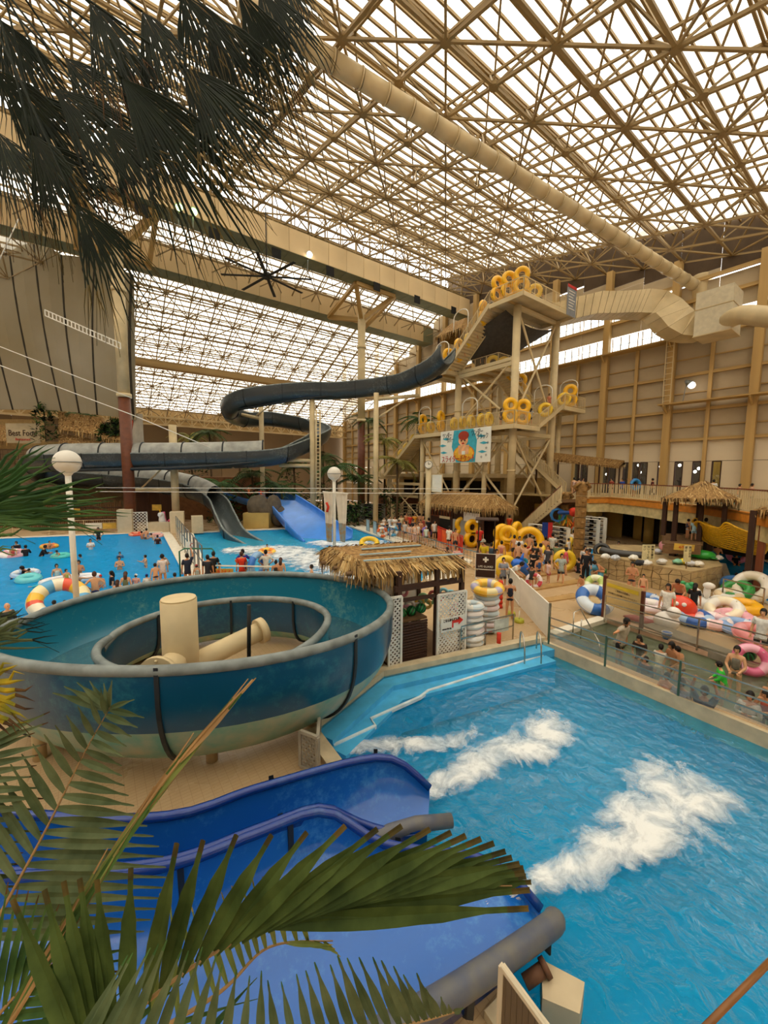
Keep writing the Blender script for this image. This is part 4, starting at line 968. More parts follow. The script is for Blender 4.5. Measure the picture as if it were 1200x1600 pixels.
# shelves (shoe racks) left of the tower foot
def rack(px, py, w, h, yw_, label, n=6, cols=2, m=WHITE, fillm=None, d=.5):
    p = G(px, py); r = empty('shoe_rack', p, yw_, label, 'rack')
    for i in range(cols+1): bar('side', m, (-w/2+w*i/cols, 0, 0), (-w/2+w*i/cols, 0, h), d, .05, parent=r, up=V(0, 1, 0))
    for j in range(n+1): bar('shelf', m, (-w/2, 0, .08+(h-.1)*j/n), (w/2, 0, .08+(h-.1)*j/n), d, .03, parent=r)
    bar('back', fillm or DKROOM, (-w/2, d/2, h/2), (w/2, d/2, h/2), .03, h, parent=r)
    b = MB(); rnd = random.Random(px)
    for i in range(cols):
        for j in range(n):
            for k in range(5):
                b.box((-w/2+w*(i+.12+k*.19)/cols, -.05, .08+(h-.1)*j/n+.08), (w/cols*.14, .3, .1), m=rnd.randrange(3))
    tag(b.build('shoes', [BLACK, mat('shoe_tan', '#8a7456', .8), mat('shoe_grey', '#6a6a70', .8)], r), kind='stuff')
    return r
fz = lambda px, py: facing(0, G(px, py))
rack(548, 815, 2.2, 2.0, fz(548, 815), 'dark shoe rack at the rear left of the queue', m=GREY); rack(583, 812, 2.6, 2.0, fz(583, 812), 'second grey rack with trophies behind the queue', m=GREY); rack(640, 816, 4.0, 2.2, fz(640, 816), 'wide cream rack of shoes just left of the ticket booth', cols=4, m=CREAM)
rack(868, 862, 1.6, 1.9, radians(-90), 'shoe rack seen between the two carved arch pillars', m=WHITE); rack(914, 852, 1.7, 2.2, radians(-90), 'shoe rack in the white cabinet right of the carved arch', m=WHITE)
rack(928, 848, 1.4, 2.2, radians(-90), 'second shoe rack against the ochre wall beside the white door', m=WHITE); rack(843, 858, 1.6, 1.9, radians(-90), 'shoe rack beside the blue and red cloths', m=WHITE)
# ================================================================ upper gallery on the right
GZ = 3.86
gp = [G(921, 777, GZ), G(952, 777, GZ), G(1000, 781, GZ), G(1050, 786, GZ), G(1100, 791, GZ), G(1150, 798, GZ), G(1200, 807, GZ), G(1290, 826, GZ)]
gal = empty('gallery', (0, 0, 0), label='curved upper gallery with orange band, cream fascia and railing', cat='gallery', kind='structure')
poly = gp+[V(44.6, gp[-1].y, 0), V(44.6, 27, 0), V(gp[0].x, 27, 0)]
b = MB(); b.poly(poly, GZ-.12, GZ-.02); b.build('gallery_floor', BEIGE, gal)
def offs(pts, d):
    out = []
    for i, p in enumerate(pts):
        t = pts[min(i+1, len(pts)-1)]-pts[max(0, i-1)]; t.z = 0; t.normalize(); out.append(p+V(-t.y, t.x, 0)*d)
    return out
inn_ = offs(gp, .3)
b = MB(); b.poly(gp+inn_[::-1], GZ-.5, GZ); b.build('orange_band', OR, gal)
g2 = offs(gp, .12); b = MB(); b.poly(g2+inn_[::-1], GZ-1.25, GZ-.5); b.build('cream_fascia', mat('cream_fascia', '#d8c48e', .6), gal)
RBR = mat('red_brown_rail', '#7a3a22', .5)
railing(gal, [p+V(0, 0, 0) for p in offs(gp, .12)], h=1.15, m=CREAM, gap=.22, post=2.2, bal=.04, rail_m=RBR, th=.07)
# ochre wall and rooms below
blkbox('ochre_wall', YB2, 37.6, 38.0, 17.2, 24.0, 0, 2.7); blkbox('ochre_wall', YB2, 36.5, 37.6, 17.1, 17.4, 0, 2.7)
def wx(px0, px1, py0, py1, X, m, nm):
    a, c = atX(px0, (py0+py1)/2, X), atX(px1, (py0+py1)/2, X); z0, z1 = atX((px0+px1)/2, py1, X).z, atX((px0+px1)/2, py0, X).z
    b = MB(); b.box((X, (a.y+c.y)/2, (z0+z1)/2), (.1, abs(a.y-c.y), z1-z0)); return b.build(nm, m, blk)
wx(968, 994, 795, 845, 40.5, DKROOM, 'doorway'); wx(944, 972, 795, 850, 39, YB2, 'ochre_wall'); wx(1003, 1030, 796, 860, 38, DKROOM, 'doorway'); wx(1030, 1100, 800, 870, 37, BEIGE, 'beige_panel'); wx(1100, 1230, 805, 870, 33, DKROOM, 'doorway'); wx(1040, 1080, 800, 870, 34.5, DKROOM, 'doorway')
for px, d in ((995, 35), (1012, 33)): p = D(px, 850, d); MB().cyl((p.x, p.y, 0), .35, 2.7, 16).build('round_pillar', YB2, blk)
wx(930, 948, 812, 850, 37.4, WHITE, 'white_door'); wx(917, 946, 806, 812, 37.2, WHITE, 'cabinet_top')
aw = empty('awning', (0, 0, 0), label='scalloped dark straw awning along the upper hall windows', cat='awning')
a0, a1 = D(848, 716, 40), D(975, 730, 41.5)
thatch(aw, [a0+V(-1.2, 0, 0), a1+V(-1.2, 0, 0), a1+V(.4, 0, .3), a0+V(.4, 0, .3)], [a0+V(0, 0, .7), a1+V(0, 0, .7), a1+V(.2, 0, .7), a0+V(.2, 0, .7)], fr=.35, dens=6)
for k in range(5): p = a0.lerp(a1, k/4)+V(-1, 0, 0); bar('post', DARKWOOD, (p.x, p.y, GZ), p, .12, parent=aw, up=V(1, 0, 0))
# stair down from the gallery, upper dark stair behind
st = empty('staircase', (0, 0, 0), label='cream staircase descending from the gallery towards the crowd', cat='staircase')
tp, bt_ = G(893, 782, GZ), G(826, 836, .1); mid = G(856, 800, 1.9)
w = V(.85, -.25, 0)*2.2
mid = tp.lerp(bt_, .5)
flight(st, bt_, tp, w, m=CREAM, tread_m=WOOD)
for s in (-.5, .5): railing(st, [bt_+w*s, tp+w*s], gap=.2, post=1.5, bal=.035, rail_m=RBR, th=.07)
st2 = empty('staircase', (0, 0, 0), label='dark upper staircase behind the tower columns', cat='staircase')
u0, u1 = D(880, 775, 38), D(805, 700, 41); flight(st2, V(u0.x, u0.y, GZ), u1, V(1, 1, 0), m=CREAM)
for s in (-.5, .5): railing(st2, [V(u0.x, u0.y, GZ)+V(1, 1, 0)*s, u1+V(1, 1, 0)*s], gap=.2, bal=.035, th=.07)
# ================================================================ people
ARMS = {'down': ((.06, .0, -.27), (.07, .07, -.51)), 'up': ((.09, .06, .24), (.03, .10, .47)), 'fold': ((.07, .05, -.26), (-.12, .22, -.20)),
        'fwd': ((.06, .15, -.20), (.02, .38, -.12)), 'akimbo': ((.20, -.05, -.20), (.03, .05, -.38)), 'wide': ((.25, .03, -.06), (.47, .08, -.02)),
        'head': ((.15, .10, .13), (-.02, .15, .26)), 'reach': ((.10, .2, .05), (.10, .42, .14)), 'lap': ((.06, .08, -.26), (-.04, .28, -.36))}
LEGS = {'stand': (.90, (.02, 0, -.42), (.03, -.02, -.83), (.03, -.02, -.42), None), 'walk': (.88, (.01, .16, -.40), (.01, .10, -.81), None, ((.01, -.04, -.42), (.01, -.30, -.76))),
        'sit': (.44, (.05, .42, .02), (.06, .44, -.40), None, None), 'ground': (.12, (.08, .34, .24), (.04, .60, -.08), None, None),
        'climb': (.92, (.01, .28, -.28), (.01, .20, -.66), None, ((.01, -.02, -.43), (.01, -.10, -.85))), 'recline': (.25, (.05, .42, .06), (.06, .82, .02), None, None),
        'float': (.8, (.02, -.42, .0), (.05, -.84, .0), None, None), 'kneel': (.5, (.05, .12, -.40), (.04, -.32, -.44), None, None)}
_pose = {}
TSC = bpy.data.scenes.new('templates')
def _skin(edges, co, rad, sub=1):
    me = bpy.data.meshes.new('b'); me.from_pydata(co, edges, []); o = bpy.data.objects.new('b', me); TSC.collection.objects.link(o)
    o.modifiers.new('s', 'SKIN'); sv = me.skin_vertices[0].data
    for i, r in enumerate(rad): sv[i].radius = (r, r) if not isinstance(r, tuple) else r
    sv[0].use_root = True
    o.modifiers['s'].use_smooth_shade = True
    if sub: m = o.modifiers.new('u', 'SUBSURF'); m.levels = sub; m.render_levels = sub
    vl = TSC.view_layers[0]; vl.update(); r = bpy.data.meshes.new_from_object(o.evaluated_get(vl.depsgraph)); bpy.data.objects.remove(o); return r
def _solid(me):
    b = MB(); b.v = [tuple(v.co) for v in me.vertices]; b.f = [tuple(p.vertices) for p in me.polygons]; b.mi = [0]*len(b.f); b.smooth = [True]*len(b.f); return b
EYE_M = mat('eye_dark', '#1a120e', .3); LIP = mat('lip_tone', '#a85a48', .5)
def pose_meshes(key):
    if key in _pose: return _pose[key]
    legs, arms, lean = key.split(':'); lean = radians(float(lean)); hz, kn, an, _, other = LEGS[legs]
    u = V(0, -sin(lean), cos(lean)); f = V(0, -cos(lean), -sin(lean)); P = V(0, 0, hz)
    fr = lambda s, a: V(s*a[0], 0, 0)+f*a[1]+u*a[2]
    sp, ch, nk = P+u*.20, P+u*.40, P+u*.535
    hb, hd = P+u*.60-f*-.01, P+u*.70+f*.02
    if abs(lean) > .9: hd = nk+V(0, -.06, .12); hb = nk+V(0, -.04, .06)
    co = [P, sp, ch, nk, hb]; E = [(0, 1), (1, 2), (2, 3), (3, 4)]; R = [.115, .105, .120, .052, .055]
    arm = arms.split('/'); tips = []
    for s, A in ((-1, arm[0]), (1, arm[-1])):
        sh = ch+u*.07+V(s*.165, 0, 0); e, w = ARMS[A]; e = sh+fr(s, e); w = sh+fr(s, w); n = len(co); h = w+(w-e).normalized()*.075
        co += [sh, e, w, h]; E += [(2, n), (n, n+1), (n+1, n+2), (n+2, n+3)]; R += [.062, .043, .030, .034]; tips.append((w, h, s))
    for s in (-1, 1):
        k_, a_ = (kn, an) if (s > 0 or not other) else other
        hp = P+V(s*.085, 0, -.03); k = P+V(s*(.085+k_[0]), -k_[1], k_[2]); a = P+V(s*(.085+a_[0]), -a_[1], a_[2])
        to = a+(V(s*.02, -.15, -.045) if legs != 'float' else V(0, .14, -.03)); n = len(co)
        co += [hp, k, a, to]; E += [(0, n), (n, n+1), (n+1, n+2), (n+2, n+3)]; R += [.088, .060, .040, .035]
    body = _solid(_skin(E, co, R, 1))
    T = lambda p: hd+V(p[0], 0, 0)+(f*p[1]+u*p[2] if abs(lean) <= .9 else V(0, -p[1], p[2]))
    def hs(b, c, r, sc, m, n=12, k=8, cut=None):
        t = MB().sphere((0, 0, 0), r, n, k, sc=sc); vs = [(v[0]+c[0], v[1]+c[1], v[2]+c[2]) for v in t.v]
        fs = [q for q in t.f if not cut or not all(cut(vs[i]) for i in q)]; b.add([T(v) for v in vs], fs, m, True)
    hs(body, (0, 0, 0), .1, (.78, .95, 1.18), 0); hs(body, (0, .03, -.06), .06, (.9, 1, .9), 0, 8, 6)
    hs(body, (0, .098, -.015), .018, (.7, 1, 1.3), 0, 6, 4)
    for s in (-1, 1): hs(body, (s*.078, -.01, -.01), .022, (.5, .8, 1.2), 0, 6, 4); hs(body, (s*.032, .086, .018), .011, (1.2, .6, .7), 1, 6, 4)
    hs(body, (0, .088, -.052), .018, (1.3, .5, .4), 2, 6, 4)
    for w, h, s in tips:
        d = (h-w).normalized(); sd = d.cross(V(0, 1, 0)); sd = sd.normalized() if sd.length > .1 else V(1, 0, 0); cu = d.cross(sd)
        for q, l in ((-.026, .055), (-.009, .07), (.009, .066), (.025, .052)): body.tube([h+sd*q, h+sd*q+d*l*.6, h+sd*q*1.1+d*l+cu*.012], [.0095, .0085, .006], 5)
        body.tube([h-d*.03+sd*.03, h+sd*.05+d*.0, h+sd*.055+d*.028], [.011, .010, .007], 5)
    g = {'body': body}
    def sub(idx, rr, extra=()): 
        m = {j: i for i, j in enumerate(idx)}; c = [co[j] for j in idx]; ed = [(m[a], m[b]) for a, b in E if a in m and b in m]; r = list(rr)
        for a, b, t, q in extra: ed.append((m[a], len(c))); c.append(co[a].lerp(co[b], t)); r.append(q)
        return _solid(_skin(ed, c, r, 1))
    top = [0, 1, 2, 5, 9]; g['t'] = sub(top, [.150, .148, .155, .088, .088], ((5, 6, .75, .068), (9, 10, .75, .068), (2, 3, .5, .08), (0, 1, -.35, .15)))
    g['r'] = sub([0, 1, 2, 5, 6, 9, 10], [.145, .142, .15, .084, .062, .084, .062], ((0, 1, -.3, .145), (6, 7, .85, .046), (10, 11, .85, .046), (2, 3, .6, .07)))
    g['s'] = sub([0, 1, 2], [.142, .138, .148], ((2, 3, .3, .11),)); g['k'] = sub([1, 2], [.05, .138], ((1, 2, .6, .13),)) if 0 else g['s']
    g['h'] = sub([0, 13, 17], [.145, .115, .115], ((13, 14, .75, .085), (17, 18, .75, .085), (0, 1, .4, .145)))
    g['b'] = sub([0, 13, 17], [.142, .112, .112], ((13, 14, .25, .095), (17, 18, .25, .095), (0, 1, .25, .14)))
    g['p'] = sub([0, 13, 17, 14, 18], [.145, .115, .115, .08, .08], ((14, 15, .8, .06), (18, 19, .8, .06), (0, 1, .4, .145)))
    hr = MB(); cut = lambda v: v[1] > .035 and v[2] < .055
    hs(hr, (0, -.012, .012), .112, (.80, .98, 1.14), 0, 14, 10, cut=lambda v: cut(v) or v[2] < -.07); g['hs'] = hr
    hl = MB(); hs(hl, (0, -.014, .012), .114, (.84, 1.0, 1.14), 0, 14, 10, cut=lambda v: cut(v)); hl.tube([T((0, -.07, .02)), T((0, -.09, -.10)), T((0, -.09, -.24)), T((0, -.07, -.33))], [.07, .085, .075, .03], 10); g['hl'] = hl
    cp = MB(); hs(cp, (0, -.005, .018), .116, (.82, .98, 1.12), 0, 14, 10, cut=lambda v: v[2] < .03); cp.add([T((x, y, .04)) for x, y in ((-.07, .07), (.07, .07), (.055, .17), (-.055, .17))]+[T((x, y, .05)) for x, y in ((-.07, .07), (.07, .07), (.055, .17), (-.055, .17))], [(0, 1, 2, 3), (4, 5, 6, 7), (0, 1, 5, 4), (1, 2, 6, 5), (2, 3, 7, 6), (3, 0, 4, 7)]); g['hc'] = cp
    out = {}
    for k, b in g.items(): out[k] = b.mesh(k, [SKINS[0], EYE_M, LIP] if k == 'body' else [BLACK])
    _pose[key] = out; return out
SKINS = [mat('skin_a', '#dba67e', .55, var=.05), mat('skin_b', '#c98f66', .55, var=.05), mat('skin_c', '#b57c55', .55, var=.05)]
def cloth(h): return mat('cloth_'+h.strip('#'), h, .8, var=.1, scale=14)
HAIRB = mat('hair_black', '#17110d', .55, spec=.3); HAIRR = mat('hair_brown', '#4a2a18', .6)
PN = {'t': 't_shirt', 'r': 'rash_guard', 's': 'swimsuit', 'h': 'shorts', 'b': 'swim_trunks', 'p': 'trousers', 'hs': 'hair', 'hl': 'hair', 'hc': 'cap'}
def person(loc, h, key, face, sk, top, bot, hair, label, group=None, flip=False):
    g = pose_meshes(key); s = h/1.72
    r = empty('person', loc, facing(face, loc), label, 'person', group); r.scale = (s*(1 if h > 1.35 else 1.08), s*(1 if h > 1.35 else 1.08), s)
    def add(k, m, nm):
        o = inst(g[k], nm, r)
        if o.material_slots: o.material_slots[0].link = 'OBJECT'; o.material_slots[0].material = m
        return o
    add('body', SKINS[int(sk)], 'body')
    if top != '-': add(top[0], cloth(top[1:]), PN[top[0]])
    if bot != '-': add(bot[0], cloth(bot[1:]), PN[bot[0]])
    if hair == 'l': add('hl', HAIRB, 'hair')
    elif hair == 'L': add('hl', HAIRR, 'hair')
    elif hair[0] == 'c': add('hs', HAIRB, 'hair'); add('hc', cloth(hair[1:]), 'cap')
    elif hair != 'n': add('hs', HAIRB if hair == 's' else HAIRR, 'hair')
    return r
